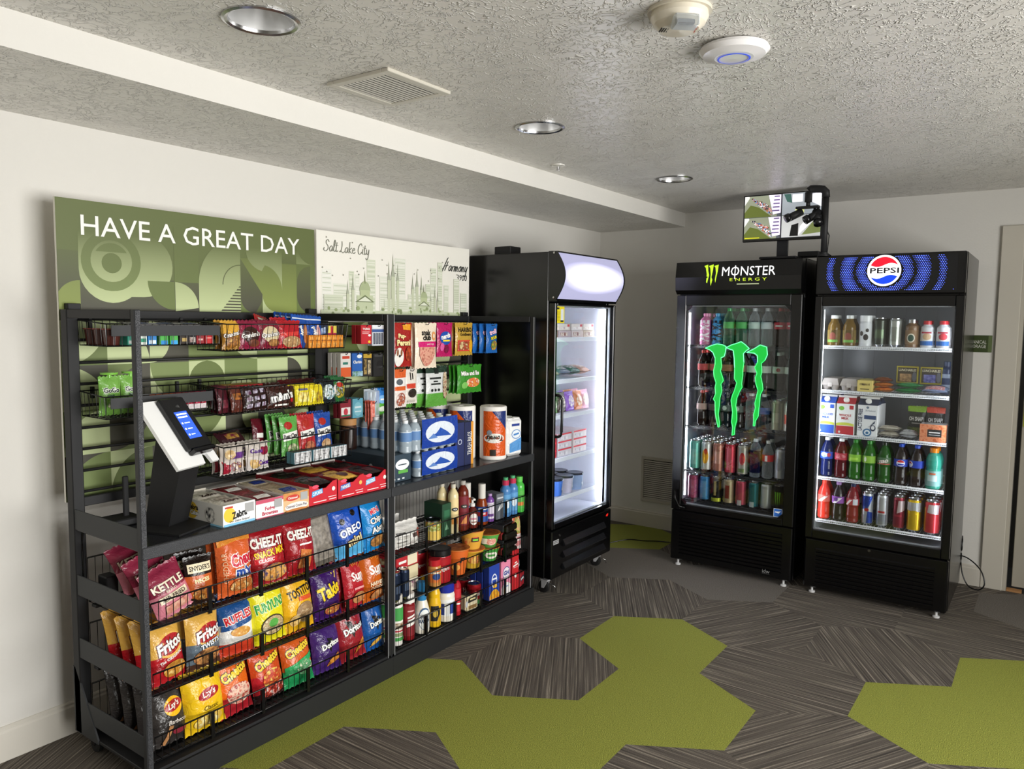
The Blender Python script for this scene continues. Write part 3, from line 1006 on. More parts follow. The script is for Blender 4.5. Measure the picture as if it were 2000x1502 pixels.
# ================================================================== glass door coolers
def cooler(name, label, loc, rz, W, D, H, zd0, zd1, gx, gz0, gz1, liner, shelves, shelf_col, leds, cham=0.0, base_z=.035, led_e=14, shell=BLK, rail=False):
    """local frame: front at y=0 facing -y, x to the right seen from the front; gx half width of the glass"""
    t = thing(name, label, 'cooler', loc, rz, 'glass door coolers')
    w = W / 2
    yb = .05
    b = MB()
    for s in (-1, 1):
        x0, x1 = (-w, -w + .035) if s < 0 else (w - .035, w)
        b.box(x0, yb, base_z, x1, D, H, shell, .004)
    b.box(-w + .035, D - .04, base_z, w - .035, D, H, shell)
    b.box(-w + .035, yb, H - .03, w - .035, D - .04, H, shell)
    b.box(-w + .035, yb, base_z, w - .035, D - .04, zd0 + .02, shell)
    b.box(-w + .035, yb, zd1 - .02, w - .035, D - .04, zd1 + .02, shell)
    b.obj('cabinet', t)
    # inner liner
    b = MB()
    xi, y0, y1, z0, z1 = w - .036, yb + .002, D - .045, zd0 + .022, zd1 - .022
    b.add([(-xi, y0, z0), (-xi, y1, z0), (-xi, y1, z1), (-xi, y0, z1)], [(3, 2, 1, 0)], liner)
    b.add([(xi, y0, z0), (xi, y1, z0), (xi, y1, z1), (xi, y0, z1)], [(0, 1, 2, 3)], liner)
    b.add([(-xi, y1, z0), (xi, y1, z0), (xi, y1, z1), (-xi, y1, z1)], [(3, 2, 1, 0)], liner)
    b.add([(-xi, y0, z0), (xi, y0, z0), (xi, y1, z0), (-xi, y1, z0)], [(0, 1, 2, 3)], liner)
    b.add([(-xi, y0, z1), (xi, y0, z1), (xi, y1, z1), (-xi, y1, z1)], [(3, 2, 1, 0)], liner)
    for q in (-.5, 0, .5):                           # shelf pilasters on the back panel
        b.box(xi * q - .012, y1 - .006, z0, xi * q + .012, y1 - .001, z1, liner)
    b.obj('liner', t)
    # door
    d = link('door', None, t)
    b = MB()
    b.box(-w + .002, 0, zd0, -gx, .045, zd1, shell, .004).box(gx, 0, zd0, w - .002, .045, zd1, shell, .004)
    b.box(-gx, 0, zd0, gx, .045, gz0, shell, .003).box(-gx, 0, gz1, gx, .045, zd1, shell, .003)
    b.obj('door_frame', d)
    if cham:
        for sx in (-1, 1):
            for zz, sz in ((gz0, 1), (gz1, -1)):
                MB().prism([(sx * gx, zz), (sx * (gx - cham), zz), (sx * gx, zz + sz * cham)], .004, .04, shell).obj('corner_bracket', d)
    MB().box(-gx, .018, gz0, gx, .024, gz1, 'door_glass').obj('glass_pane', d)
    b = MB()
    for x0, zz0, x1, zz1 in ((-gx, gz0, -gx + .006, gz1), (gx - .006, gz0, gx, gz1), (-gx + .006, gz0, gx - .006, gz0 + .006), (-gx + .006, gz1 - .006, gx - .006, gz1)):
        b.box(x0, .026, zz0, x1, .04, zz1, '#8f9298:g')
    b.obj('spacer_bar', d)
    for z in shelves:
        e = link('shelf', None, t)
        b = MB()
        n = 34
        for k in range(n + 1):
            x = -xi + .012 + (2 * xi - .024) * k / n
            b.tube([(x, .085, z - .003), (x, y1 - .012, z - .003)], .0017, shelf_col, 4, caps=False)
        b.obj('shelf_wires', e, kind='stuff')
        if rail:
            MB().box(-xi + .006, .078, z - .024, xi - .006, .084, z + .001, shelf_col, .001).obj('price_rail', e)
        else:                                        # open wire edge: two rods joined by short ties
            b = MB()
            for zz in (z, z - .015):
                b.tube([(-xi + .006, .082, zz), (xi - .006, .082, zz)], .0026, shelf_col, 6)
            m = 60
            for k in range(m + 1):
                x = -xi + .008 + (2 * xi - .016) * k / m
                b.tube([(x, .082, z - .015), (x, .082, z)], .0014, shelf_col, 4, caps=False)
            b.obj('wire_edge', e, kind='stuff')
        b = MB()
        for yy in (.09, (.09 + y1) / 2, y1 - .014):
            b.tube([(-xi + .003, yy, z - .007), (xi - .003, yy, z - .007)], .0035, shelf_col, 6)
        b.obj('shelf_rods', e)
    for (x, y, zz0, zz1) in leds:
        MB().box(x - .004, y - .005, zz0, x + .004, y + .005, zz1, '#f2f6ff:e%g' % led_e).obj('light_strip', t)
    for sx in (-1, 1):
        for y in (.030, D - .08):
            if base_z < .05:
                MB().lathe([(.018, 0), (.018, .008), (.007, .012), (.007, base_z + .002), (0, base_z + .002)], 12, '#d6d6d6:g', cx=sx * (w - .05), cy=y).obj('levelling_foot', t)
    return t


# ---- energy drink cooler
MW, MYC = .785, 1.6175
mc = cooler('beverage_cooler', 'black glass door cooler with glowing green claw marks on the door', (4.64, MYC, 0), -PI / 2, MW, .68, 1.982, .375, 1.77, .327, .415, 1.705, '#7b7f88:g',
            [1.452, 1.180, .925, .628, .432], '#2a2b2e:g', [(-.348, .12, .45, 1.66)], .035, led_e=30)
h = link('header', None, mc)
MB().prism([(-.005, 1.775), (-.03, 1.80), (-.035, 1.88), (-.02, 1.975), (.05, 1.982), (.05, 1.775)], -MW / 2 + .003, MW / 2 - .003, BLK, 'x').obj('header_box', h)
CL = [[(-0.194, 1.436), (-0.155, 1.454), (-0.117, 1.465), (-0.082, 1.46), (-0.06, 1.45), (-0.062, 1.419), (-0.069, 1.389), (-0.09, 1.378), (-0.084, 1.323), (-0.09, 1.296), (-0.075, 1.256), (-0.069, 1.237), (-0.084, 1.214), (-0.077, 1.173), (-0.088, 1.125), (-0.09, 1.076), (-0.095, 1.021), (-0.086, 0.973), (-0.086, 0.942), (-0.095, 0.941), (-0.104, 0.978), (-0.116, 1.033), (-0.119, 1.102), (-0.13, 1.115), (-0.117, 1.15), (-0.122, 1.191), (-0.116, 1.219), (-0.131, 1.259), (-0.135, 1.294), (-0.127, 1.335), (-0.128, 1.376), (-0.143, 1.41), (-0.165, 1.426)],
      [(-0.06, 1.443), (-0.026, 1.461), (0.008, 1.472), (0.034, 1.483), (0.062, 1.464), (0.087, 1.441), (0.071, 1.431), (0.051, 1.41), (0.056, 1.356), (0.051, 1.303), (0.052, 1.276), (0.047, 1.222), (0.051, 1.202), (0.035, 1.174), (0.02, 1.132), (0.015, 1.084), (0.023, 1.044), (0.025, 0.996), (0.014, 0.948), (0.013, 0.903), (-0.003, 0.897), (0.0, 0.946), (-0.008, 0.98), (-0.004, 1.042), (-0.016, 1.116), (-0.008, 1.15), (0.003, 1.178), (0.016, 1.227), (0.0, 1.253), (-0.001, 1.32), (-0.006, 1.381), (-0.014, 1.428), (-0.038, 1.435)],
      [(0.071, 1.417), (0.117, 1.442), (0.152, 1.466), (0.192, 1.454), (0.198, 1.408), (0.185, 1.375), (0.163, 1.354), (0.168, 1.302), (0.163, 1.275), (0.174, 1.229), (0.179, 1.196), (0.164, 1.162), (0.162, 1.115), (0.158, 1.061), (0.156, 1.028), (0.14, 0.999), (0.138, 0.969), (0.128, 0.968), (0.13, 0.999), (0.128, 1.039), (0.137, 1.08), (0.133, 1.106), (0.141, 1.147), (0.149, 1.188), (0.135, 1.227), (0.13, 1.266), (0.139, 1.293), (0.124, 1.326), (0.14, 1.36), (0.138, 1.4), (0.118, 1.415)]]
md = [c for c in mc.children if c.name.startswith('door')][0]
for c in CL:
    b = MB().prism([(x, z) for x, z in c], .010, .0165, '#10b43a:e0.6')
    n = len(c)
    for k in range(n):                                # brighter cut edge of the lit acrylic
        (ax, az), (bx, bz) = c[k], c[(k + 1) % n]
        b.tube([(ax, .010, az), (bx, .010, bz)], .0026, '#6dffa8:e1.1' if max(az, bz) > 1.38 else '#35e870:e0.8', 4, caps=False)
    b.obj('lit_claw_mark', md)
LG = [[(-0.203, 1.95), (-0.179, 1.957), (-0.175, 1.918), (-0.167, 1.892), (-0.179, 1.842), (-0.185, 1.848), (-0.183, 1.899), (-0.192, 1.937)],
      [(-0.173, 1.949), (-0.143, 1.958), (-0.145, 1.917), (-0.151, 1.879), (-0.145, 1.863), (-0.155, 1.825), (-0.159, 1.854), (-0.157, 1.898), (-0.163, 1.936)],
      [(-0.139, 1.948), (-0.111, 1.955), (-0.113, 1.916), (-0.118, 1.885), (-0.126, 1.844), (-0.129, 1.863), (-0.124, 1.904), (-0.13, 1.938)]]


def mhead(u, v, l):
    y = -.035 + max(0, v - 1.88) / .095 * .015 + max(0, 1.88 - v) / .08 * .005
    return (u, y - l, v)


def mtext(x, z, s, hgt):
    """angular heading: bold capitals with a struck O"""
    return [('t', s, x, z, hgt, '#f4f4f4:e0.9', {'w': .325, 'fit': 1})]


MB().decals(mhead, [('p', c, '#b8e02a:e0.9') for c in LG] + mtext(.077, 1.912, 'MONSTER', .056) +
            [('r', -.0065, 1.865, -.001, 1.947, '#f4f4f4:e0.9', {'n': (1, 3)}), ('t', 'E N E R G Y', .078, 1.861, .017, '#c3dd2e:e0.9', {'w': .225, 'fit': 1}), ('r', .01, 1.831, .145, 1.836, '#b9c49a:e0.5', {'n': (4, 1)})], .002).obj('header_lettering', h)
g = link('lower_panel', None, mc)
MB().box(-MW / 2 + .004, .004, .04, MW / 2 - .004, .05, .37, '#040405:g', .006).obj('panel', g)
sl = MB().prism([(.004, 0), (-.006, .004), (-.006, .010), (.004, .016)], -.33, .33, '#050506:g', 'x').mesh('louvre')
for k in range(11):
    link('louvre', sl, g, (0, 0, .075 + k * .0235))
MB().decals(flat(.004, 1, 0, 0), [('t', 'idw', .245, .080, .022, '#9a9a9a:p'), ('r', .222, .064, .268, .065, '#777777:p', {'n': (1, 1)})], .0105).obj('maker_badge', g)
MB().decals(flat(.018, 1, 0, 0), [('r', .27, .422, .322, .474, '#dfe8f4:p', {'n': (1, 1)}), ('r', .273, .425, .319, .471, '#2a6fd0:p', {'n': (1, 1)}), ('p', [(.277, .45), (.30, .445), (.315, .46), (.298, .457), (.28, .455)], '#ffffff:p')], .0008).obj('energy_sticker', md)
MB().tube([(-.352, -.006, .50), (-.352, -.03, .50), (-.352, -.034, .46), (-.325, -.03, .405), (-.29, -.012, .395)], .007, BLK, 8).obj('door_pull', md)

# ---- cola cooler
PW, PYC = .755, .780
pc = cooler('beverage_cooler', 'black glass door cooler with round red, white and blue logo on lit header', (4.64, PYC, 0), -PI / 2, PW, .68, 1.986, .335, 1.757, .334, .385, 1.70, '#9da1a8:g',
            [1.470, 1.210, .954, .692, .434], '#eef0f2:g', [(-.336, .058, .43, 1.68), (.3365, .058, .43, 1.68)], 0, led_e=20)
h = link('header', None, pc)
MB().box(-PW / 2 + .002, -.006, 1.765, PW / 2 - .002, .05, 1.986, BLK, .006).obj('header_box', h)
MB().box(-.355, -.0075, 1.782, .335, -.0055, 1.972, '#121316:g').obj('header_face', h)
lx, lz, lr = -.014, 1.893, .088
b = MB()
vs, fs = [], []
row = 0
z = 1.788
while z < 1.970:
    x = -.345 + (.0052 if row % 2 else 0)
    while x < .325:
        dx, dz = x - lx, z - lz
        d_ = math.hypot(dx, dz * 1.15)
        side = abs(dx)
        rg = max(0, math.cos((d_ - .115) / .035 * PI / 2)) if d_ < .15 else max(0, math.cos((d_ - .195) / .040 * PI / 2)) if d_ < .235 else max(0, math.cos((d_ - .285) / .022 * PI / 2)) * .8
        if math.hypot(dx, dz) > lr + .004 and rg > .18 and side > .0:
            r = .0031 * rg ** .5
            n = len(vs)
            vs += [(x + r * math.cos(PI / 3 * k), -.0082, z + r * math.sin(PI / 3 * k)) for k in range(6)]
            fs.append(tuple(range(n, n + 6)))
        x += .0104
    z += .0090
    row += 1
b.add(vs, fs, '#4a63ff:e2.6')
b.obj('lit_dots', h, kind='stuff')
e_ = link('round_logo', None, h)
q = MB()
q.T = Matrix.Translation((lx, -.010, lz)) @ Matrix.Rotation(PI / 2, 4, 'X')
q.lathe([(0, .010), (lr - .004, .010), (lr, .006), (lr, -.004)], 48, '#0c0c10:g')
q.obj('logo_puck', e_)


def wave(y0, amp, x0, x1, n=18):
    return [(x0 + (x1 - x0) * k / n, y0 + amp * math.sin(PI * 2 * (k / n - .5))) for k in range(n + 1)]


rr = lr - .007
ri = lr - .014
top_ = wave(.030, .010, -ri * .93, ri * .93)
bot_ = wave(-.034, .010, -ri * .93, ri * .93)
red = top_ + [(ri * math.cos(math.radians(a)), ri * math.sin(math.radians(a))) for a in range(22, 160, 6)]
blu = [(ri * math.cos(math.radians(a)), ri * math.sin(math.radians(a))) for a in range(202, 340, 6)] + list(reversed(bot_))
MB().decals(lambda u, v, l: (lx + u, -.0202 - l, lz + v), [('e', 0, 0, lr - .003, lr - .003, '#ffffff:e1.1', {'n': 48}), ('p', red, '#e4122c:e0.85'), ('p', blu, '#0f3fe0:e0.85'), ('t', 'PEPSI', .002, .0, .030, '#101018:p', {'b': .018, 'w': .145, 'fit': 1})]).obj('logo_face', e_)
g = link('lower_panel', None, pc)
MB().box(-PW / 2 + .003, .003, .035, PW / 2 - .003, .05, .330, '#040405:g', .008).obj('panel', g)
sl = MB().prism([(.003, 0), (-.005, .004), (-.005, .010), (.003, .016)], -.31, .31, '#050506:g', 'x').mesh('louvre')
for k in range(10):
    link('louvre', sl, g, (0, 0, .06 + k * .0225))
MB().lathe([(.008, 0), (.008, .004), (0, .004)], 14, '#8a8a8a:s').obj('lock', g, (-.02, .0035, .315), (PI / 2, 0, 0))

# ---- upright freezer beside the racks
FW, FXC = .72, 4.0
fc = cooler('upright_freezer', 'tall black upright freezer with blank lit sign, on casters beside the racks', (FXC, 2.30, 0), 0, FW, .62, 1.985, .395, 1.70, .336, .425, 1.685, '#e4e6f2:g',
            [1.50, 1.25, 1.04, .78, .54], '#dfe3ee:g', [(.312, .066, .44, 1.66), (-.318, .062, .44, 1.66)], 0, base_z=.10, led_e=38, rail=True)
h = link('header', None, fc)
prof = [(.05, 1.71), (.0, 1.715)] + [(-.005 - .055 * math.sin(PI * k / 12), 1.72 + .265 * k / 12) for k in range(13)] + [(.02, 1.988), (.05, 1.988)]
for s in (-1, 1):
    MB().prism(prof, s * (FW / 2 - .004) - .004, s * (FW / 2 - .004) + .004, BLK, 'x').obj('header_cheek', h)
b = MB()
n = 12
vs = []
for k in range(n + 1):
    y, z = -.003 - .052 * math.sin(PI * k / n), 1.722 + .258 * k / n
    vs += [(-FW / 2 + .008, y, z), (FW / 2 - .008, y, z)]
b.add(vs, [(2 * k, 2 * k + 1, 2 * k + 3, 2 * k + 2) for k in range(n)], 'freezer_sign', True)


def _fsign(nt, b_, L):                               # backlit diffuser: emission set brighter in the middle, dimmer towards the rim
    tc = nt.nodes.new('ShaderNodeTexCoord')
    mp = nt.nodes.new('ShaderNodeMapping')
    mp.inputs['Location'].default_value = (0, 0, -1.853)
    L.new(tc.outputs['Object'], mp.inputs[0])
    mp.vector_type = 'POINT'
    sc = nt.nodes.new('ShaderNodeMapping')
    sc.inputs['Scale'].default_value = (2.95, 0, 12.5)
    L.new(mp.outputs[0], sc.inputs[0])
    ln = node(nt, 'ShaderNodeVectorMath', operation='LENGTH')
    L.new(sc.outputs[0], ln.inputs[0])
    mr = node(nt, 'ShaderNodeMapRange')
    for k, v in ((1, .50), (2, 1.20), (3, 2.0), (4, .50)):
        mr.inputs[k].default_value = v
    L.new(ln.outputs['Value'], mr.inputs[0])
    b_.inputs['Base Color'].default_value = lin('#77779c')
    b_.inputs['Emission Color'].default_value = lin('#e2e0ff')
    L.new(mr.outputs[0], b_.inputs['Emission Strength'])


special('freezer_sign', _fsign)
b.obj('sign_diffuser', h)
MB().box(-FW / 2 + .008, -.004, 1.708, FW / 2 - .008, .05, 1.722, BLK).obj('header_rail', h)
MB().box(-FW / 2 + .008, -.006, 1.980, FW / 2 - .008, .05, 1.988, BLK).obj('header_rail', h)
for s in (-1, 1):
    for z in (1.728, 1.978):
        MB().lathe([(.006, 0), (.006, .004), (0, .005)], 10, '#c4c4c4:s').obj('screw', h, (s * (FW / 2 + .0), .012, z), (0, s * PI / 2, 0))
MB().box(-.27, .38, 1.986, -.16, .50, 2.040, BLKM, .004).obj('junction_box', fc)
fd = [c for c in fc.children if c.name.startswith('door')][0]
b = MB()
b.tube([(-.345, 0, 1.178), (-.345, -.012, 1.178), (-.344, -.024, 1.176), (-.342, -.033, 1.170), (-.340, -.038, 1.160), (-.338, -.040, 1.145), (-.338, -.040, 1.05), (-.338, -.040, .970), (-.340, -.038, .956), (-.342, -.033, .946), (-.344, -.024, .941), (-.345, -.012, .939), (-.345, 0, .939)], .0085, BLK, 10)
b.obj('handle', fd)
MB().decals(flat(.018), [('r', -.325, 1.585, -.235, 1.68, '#e7d51c:p', {'n': (1, 1)}), ('r', -.317, 1.664, -.29, 1.674, '#2a2a22:p', {'n': (1, 1)}), ('r', -.275, 1.60, -.245, 1.665, '#d9dde0:p', {'n': (1, 1)}), ('r', -.278, 1.592, -.245, 1.602, '#33322a:p', {'n': (1, 1)})] +
            [('r', -.317, 1.60 + k * .008, -.283, 1.602 + k * .008, '#9a8f18:p', {'n': (1, 1)}) for k in range(7)], .0008).obj('energy_label', fd)
g = link('lower_panel', None, fc)
MB().box(-FW / 2 + .002, .0, .10, FW / 2 - .002, .05, .385, BLK, .006).obj('panel', g)
for k, z in enumerate((.275, .205, .135)):
    MB().prism([(-.001, 0), (-.018, .006), (-.020, .012), (-.001, .042)], -.24, .26, '#1a1a1d:g', 'x').obj('louvre', g, (0, 0, z))
MB().decals(flat(0), [('t', '-07', .30, .352, .016, '#ff2a20:e1.6', {'b': .01})], .001).obj('temperature_display', g)
MB().decals(flat(0), [('r', -.345, .305, -.285, .33, '#a9a9a9:p', {'n': (1, 1)}), ('r', -.342, .312, -.288, .315, '#222222:p', {'n': (1, 1)}), ('r', -.342, .321, -.288, .324, '#222222:p', {'n': (1, 1)})], .001).obj('rating_plate', g)
MB().lathe([(.007, 0), (.007, .003), (0, .004)], 12, '#bdbdbd:s').obj('lock', g, (-.275, 0, .35), (PI / 2, 0, 0))
for sx, y in ((-.31, .07), (.31, .07), (-.31, .54), (.31, .54)):
    e = caster(fc, sx, y, 0, .036, '#b9b9bb:g', .3 * sx)
    MB().tube([(.015, -.018, .055), (.03, -.045, .04), (.033, -.05, .018)], .003, '#d5d5d5:s', 6).obj('brake_lever', e)

# ------------------------------------------------------------------ CCTV monitor, camera mast
t = thing('security_monitor', 'wide flat monitor showing camera views, on top of the left beverage cooler', 'monitor', (4.74, 1.39, 1.983), -PI / 2)
MB().box(-.235, -.012, .112, .235, .012, .395, '#101012:g', .003).obj('screen_housing', t)
it = [('r', -.226, .128, .226, .388, '#50545a:e0.9', {'n': (1, 1)})]
for zz in (0, 1):                                   # two aisle views, stacked
    z0 = .128 + zz * .131
    it += [('p', [(-.226, z0), (-.03, z0), (-.02, z0 + .128), (-.226, z0 + .128)], '#8a8f7a:e0.8'),
           ('p', [(-.226, z0), (-.06, z0), (-.14, z0 + .06), (-.19, z0 + .075), (-.226, z0 + .03)], '#5c662c:e0.8'),
           ('p', [(-.226, z0 + .075), (-.195, z0 + .12), (-.2, z0 + .128), (-.226, z0 + .128)], '#d9d9d6:e0.9'),
           ('p', [(-.08, z0 + .128), (-.006, z0 + .128), (-.006, z0 + .02), (-.052, z0 + .012)], '#e9ddf6:e1.1')]
    rn = random.Random(zz)
    for k in range(190):
        a, c = rn.random(), rn.random()
        x = -.190 + .105 * a + .03 * c
        z = z0 + .115 - .085 * a * (.55 + .45 * c) - .03 * c
        s = rn.uniform(.003, .010)
        it.append(('r', x, z, x + s, z + s * .8, rn.choice(['#f3f1f4:e1', '#1b1b20:e1', '#5d7fb4:e0.9', '#a9542f:e0.9', '#2a2c33:e1', '#d28b8b:e0.9', '#7d7f86:e0.9']), {'n': (1, 1)}))
    for k in range(5):
        it.append(('r', -.058 + k * .003, z0 + .03 + k * .021, -.014, z0 + .038 + k * .021, '#6d5f86:e0.8', {'n': (1, 1)}))
it += [('r', -.006, .128, .0, .388, '#15151a:e0.5', {'n': (1, 1)}),
       ('r', .002, .262, .226, .388, '#9aa0a6:e0.9', {'n': (1, 1)}), ('r', .06, .335, .12, .38, '#f4f1fa:e1.2', {'n': (1, 1)}), ('p', [(.01, .385), (.05, .385), (.06, .33), (.03, .34)], '#3c5f58:e0.8'), ('p', [(.226, .30), (.226, .385), (.15, .37), (.17, .33)], '#f1eef4:e1.1'),
       ('r', .002, .130, .226, .258, '#b9bab9:e0.9', {'n': (1, 1)}), ('p', [(.12, .14), (.226, .15), (.226, .21), (.20, .235)], '#75804a:e0.8'), ('p', [(.05, .135), (.10, .135), (.10, .21), (.06, .2)], '#141416:e0.5'), ('p', [(.10, .14), (.19, .225), (.15, .24), (.11, .19)], '#e9e9ea:e1.1'), ('r', .08, .27, .13, .30, '#dfe695:e1', {'n': (1, 1)}),
       ('r', -.22, .133, -.13, .137, '#d8d020:e1.2', {'n': (1, 1)})]
MB().decals(flat(-.012), it, .0004, .00001).obj('screen', t)
b = MB().box(-.03, .012, .012, .035, .03, .25, '#0f1116:p', .002)
b.obj('stand_neck', t)
MB().box(-.11, -.07, .0, .11, .09, .014, '#0d0d0f:p', .004).obj('stand_base', t)

t = thing('camera_mast', 'black pipe mast carrying security cameras, standing on the right beverage cooler', 'camera mount', (4.665, 1.125, 1.987), -PI / 2)
MB().lathe([(.034, 0), (.034, .008), (.023, .012), (.023, .02), (0, .02)], 20, BLKM).obj('flange', t)
MB().tube([(0, 0, .01), (0, 0, .345)], .0175, BLKM, 12).obj('upright_pipe', t)
MB().tube([(0, 0, .335), (-.002, 0, .365), (-.02, 0, .382), (-.04, 0, .385), (-.062, 0, .387), (-.085, 0, .389), (-.095, 0, .382), (-.098, 0, .37), (-.098, 0, .315)], .0215, BLKM, 12).obj('crook', t)
MB().tube([(-.098, 0, .318), (-.098, 0, .29)], .012, BLKM, 10).obj('drop_pipe', t)
MB().box(-.165, -.018, .278, -.035, .018, .292, BLKM, .003).obj('crossbar', t)
for k, (hx, ax, az, bx, bz) in enumerate(((-.14, -.16, .248, -.235, .200), (-.06, -.055, .238, -.125, .178), (-.04, -.045, .232, -.012, .132))):
    e = link('camera', None, t)
    MB().tube([(hx, 0, .28), (ax, -.01, az)], .008, BLKM, 8).obj('bracket', e)
    d_ = Vector((bx - ax, -.06, bz - az)).normalized()
    a_ = Vector((ax, -.01, az)) - d_ * .035
    b = MB()
    b.tube([tuple(a_), tuple(a_ + d_ * .085)], .022, '#0e0e10:p', 12)
    b.obj('camera_body', e)
    b = MB()
    b.tube([tuple(a_ + d_ * .08 + Vector((0, 0, .004))), tuple(a_ + d_ * .105 + Vector((0, 0, .004)))], .025, '#141417:g', 12)
    b.obj('sunshade', e)
MB().tube([(-.05, .02, .27), (-.02, .03, .2), (.02, .025, .12), (.012, .03, .02), (.03, .05, .004)], .0035, WIRE, 6).obj('cable', t)
b = MB().box(-.06, -.05, 0, .06, .07, .03, '#101114:p', .003)
b.obj('network_recorder', None, (4.84, 1.245, 2.000), (0, 0, -PI / 2), label='small black recorder box under the monitor beside the mast', cat='recorder')

# power cords
def cord(pts, r, label, name='power_cord', col=WIRE):
    P_ = []
    n = len(pts)
    for i in range(n - 1):
        p = [Vector(pts[max(i - 1, 0)]), Vector(pts[i]), Vector(pts[i + 1]), Vector(pts[min(i + 2, n - 1)])]
        for k in range(6):
            s = k / 6
            P_.append(.5 * (2 * p[1] + (p[2] - p[0]) * s + (2 * p[0] - 5 * p[1] + 4 * p[2] - p[3]) * s * s + (3 * p[1] - p[0] - 3 * p[2] + p[3]) * s ** 3))
    P_.append(Vector(pts[-1]))
    return MB().tube([tuple(v) for v in P_], r, col, 8).obj(name, None, label=label, cat='cord')


def plug_in(o, owner):                               # the cord belongs to its cooler
    for k in ('label', 'category'):
        del o[k]
    o.parent = owner
    o.matrix_parent_inverse = Matrix.LocRotScale(owner.location, owner.rotation_euler, None).inverted()


plug_in(cord([(5.385, .405, .30), (5.34, .40, .27), (5.33, .398, .12), (5.32, .36, .02), (5.30, .30, .006), (5.30, .27, .05), (5.32, .30, .13), (5.36, .385, .18), (5.345, .46, .16), (5.345, .50, .02)], .004, 'cord'), pc)
plug_in(cord([(4.45, 2.62, .006), (4.60, 2.60, .006), (4.75, 2.56, .006), (4.88, 2.44, .03), (4.98, 2.36, .012), (5.06, 2.27, .006), (5.10, 2.12, .006)], .004, 'cord'), fc)
# ================================================================== products: mesh makers
MESH = {}


def sc(items, w, h):
    """decal coordinates given as fractions of the face -> metres"""
    o = []
    for it in items:
        k = it[0]
        op = dict(it[-1]) if isinstance(it[-1], dict) else None
        if op and 'w' in op:
            op['w'] *= w
        if k == 't':
            r = ['t', it[1], it[2] * w, it[3] * h, it[4] * h, it[5]]
        elif k == 'r':
            r = ['r', it[1] * w, it[2] * h, it[3] * w, it[4] * h, it[5]]
        elif k == 'e':
            r = ['e', it[1] * w, it[2] * h, it[3] * w, it[4] * h, it[5]]
        elif k == 'b':
            r = ['b', it[1] * w, tuple(q * h for q in it[2]), tuple(q * h for q in it[3]), it[4]]
        else:
            r = [k, [(p[0] * w, p[1] * h) for p in it[1]], it[2]]
        o.append(tuple(r + ([op] if op else [])))
    return o


def bag(w, h, d, base, dec=(), seed=0, crimp=.06):
    key = ('bag', w, h, d, str(base), str(dec), seed)
    if key in MESH:
        return MESH[key]
    nx, nz = 12, 18
    rn = random.Random(seed)
    ph = [rn.uniform(0, 6.3) for _ in range(6)]

    def hw(t):
        return w / 2 * (1 - .07 * math.sin(PI * min(max(t, 0), 1)) ** .7)

    def T(s, t):
        s = max(-1, min(1, s))
        tt = (t - crimp) / (1 - 2 * crimp)
        if tt <= 0 or tt >= 1:
            return .0012 + .0012 * abs(math.sin(18 * s))
        v = math.sin(PI * tt) ** .5 * (1 + .22 * (.5 - tt))
        wr = .075 * math.sin(6 * s + ph[0] + 3 * t) * math.sin(5 * t + ph[1]) + .05 * math.sin(13 * s + ph[2]) * (abs(tt - .5) * 2) ** 2 + .04 * math.sin(9 * t + 4 * s + ph[3])
        return .0012 + d / 2 * v * (max(0, 1 - abs(s) ** 2.3) ** .55) * (1 + wr)

    b = MB()
    bands = base if isinstance(base, list) else [(1.01, base)]
    for side in (-1, 1):
        for j in range(nz):
            t0, t1 = j / nz, (j + 1) / nz
            tm = (t0 + t1) / 2
            sp = [s for l, s in bands if tm <= l][0]
            vs = []
            for t in (t0, t1):
                for i in range(nx + 1):
                    s = -1 + 2 * i / nx
                    zz = t * h + (.0022 * (1 if i % 2 else -1) if t in (0, 1) else 0)
                    vs.append((s * hw(t), side * T(s, t) * (1 if side < 0 else .75), zz + .0022))
            fs = [(i, i + 1, nx + 2 + i, nx + 1 + i) if side < 0 else (i + 1, i, nx + 1 + i, nx + 2 + i) for i in range(nx)]
            b.add(vs, fs, sp, True)

    def fm(u, v, l):
        t = v / h
        return (u * hw(t) / (w / 2), -T(u / (w / 2), t) - l, v)
    b.decals(fm, sc(dec, w, h), .0013, .0004, 1)
    # merge seams for smooth shading
    me = b.mesh('bag')
    bm = bmesh.new()
    bm.from_mesh(me)
    bmesh.ops.remove_doubles(bm, verts=bm.verts[:], dist=.00002)
    bm.to_mesh(me)
    bm.free()
    MESH[key] = me
    return me


def carton(w, d, h, face, side=None, top=None, dec=(), dside=(), dtop=(), ch=.0015):
    key = ('box', w, d, h, face, side, top, str(dec), str(dside), str(dtop))
    if key in MESH:
        return MESH[key]
    side, top = side or face, top or face
    b = MB()
    b.box(-w / 2, -d / 2, 0, w / 2, d / 2, h, side, ch)
    e = .0002
    b.add([(-w / 2 + ch, -d / 2 - e, ch), (w / 2 - ch, -d / 2 - e, ch), (w / 2 - ch, -d / 2 - e, h - ch), (-w / 2 + ch, -d / 2 - e, h - ch)], [(0, 1, 2, 3)], face)
    b.add([(-w / 2 + ch, -d / 2 + ch, h + e), (w / 2 - ch, -d / 2 + ch, h + e), (w / 2 - ch, d / 2 - ch, h + e), (-w / 2 + ch, d / 2 - ch, h + e)], [(0, 1, 2, 3)], top)
    b.decals(flat(-d / 2), sc(dec, w, h), .0006)
    b.decals(lambda u, v, l: (-w / 2 - l, -u, v), sc(dside, d, h), .0006)
    b.decals(lambda u, v, l: (u, v, h + l), sc(dtop, w, d), .0006)
    MESH[key] = b.mesh('carton')
    return MESH[key]


def cyl(r):
    return lambda u, v, l: ((r + l) * math.sin(u / r), -(r + l) * math.cos(u / r), v)


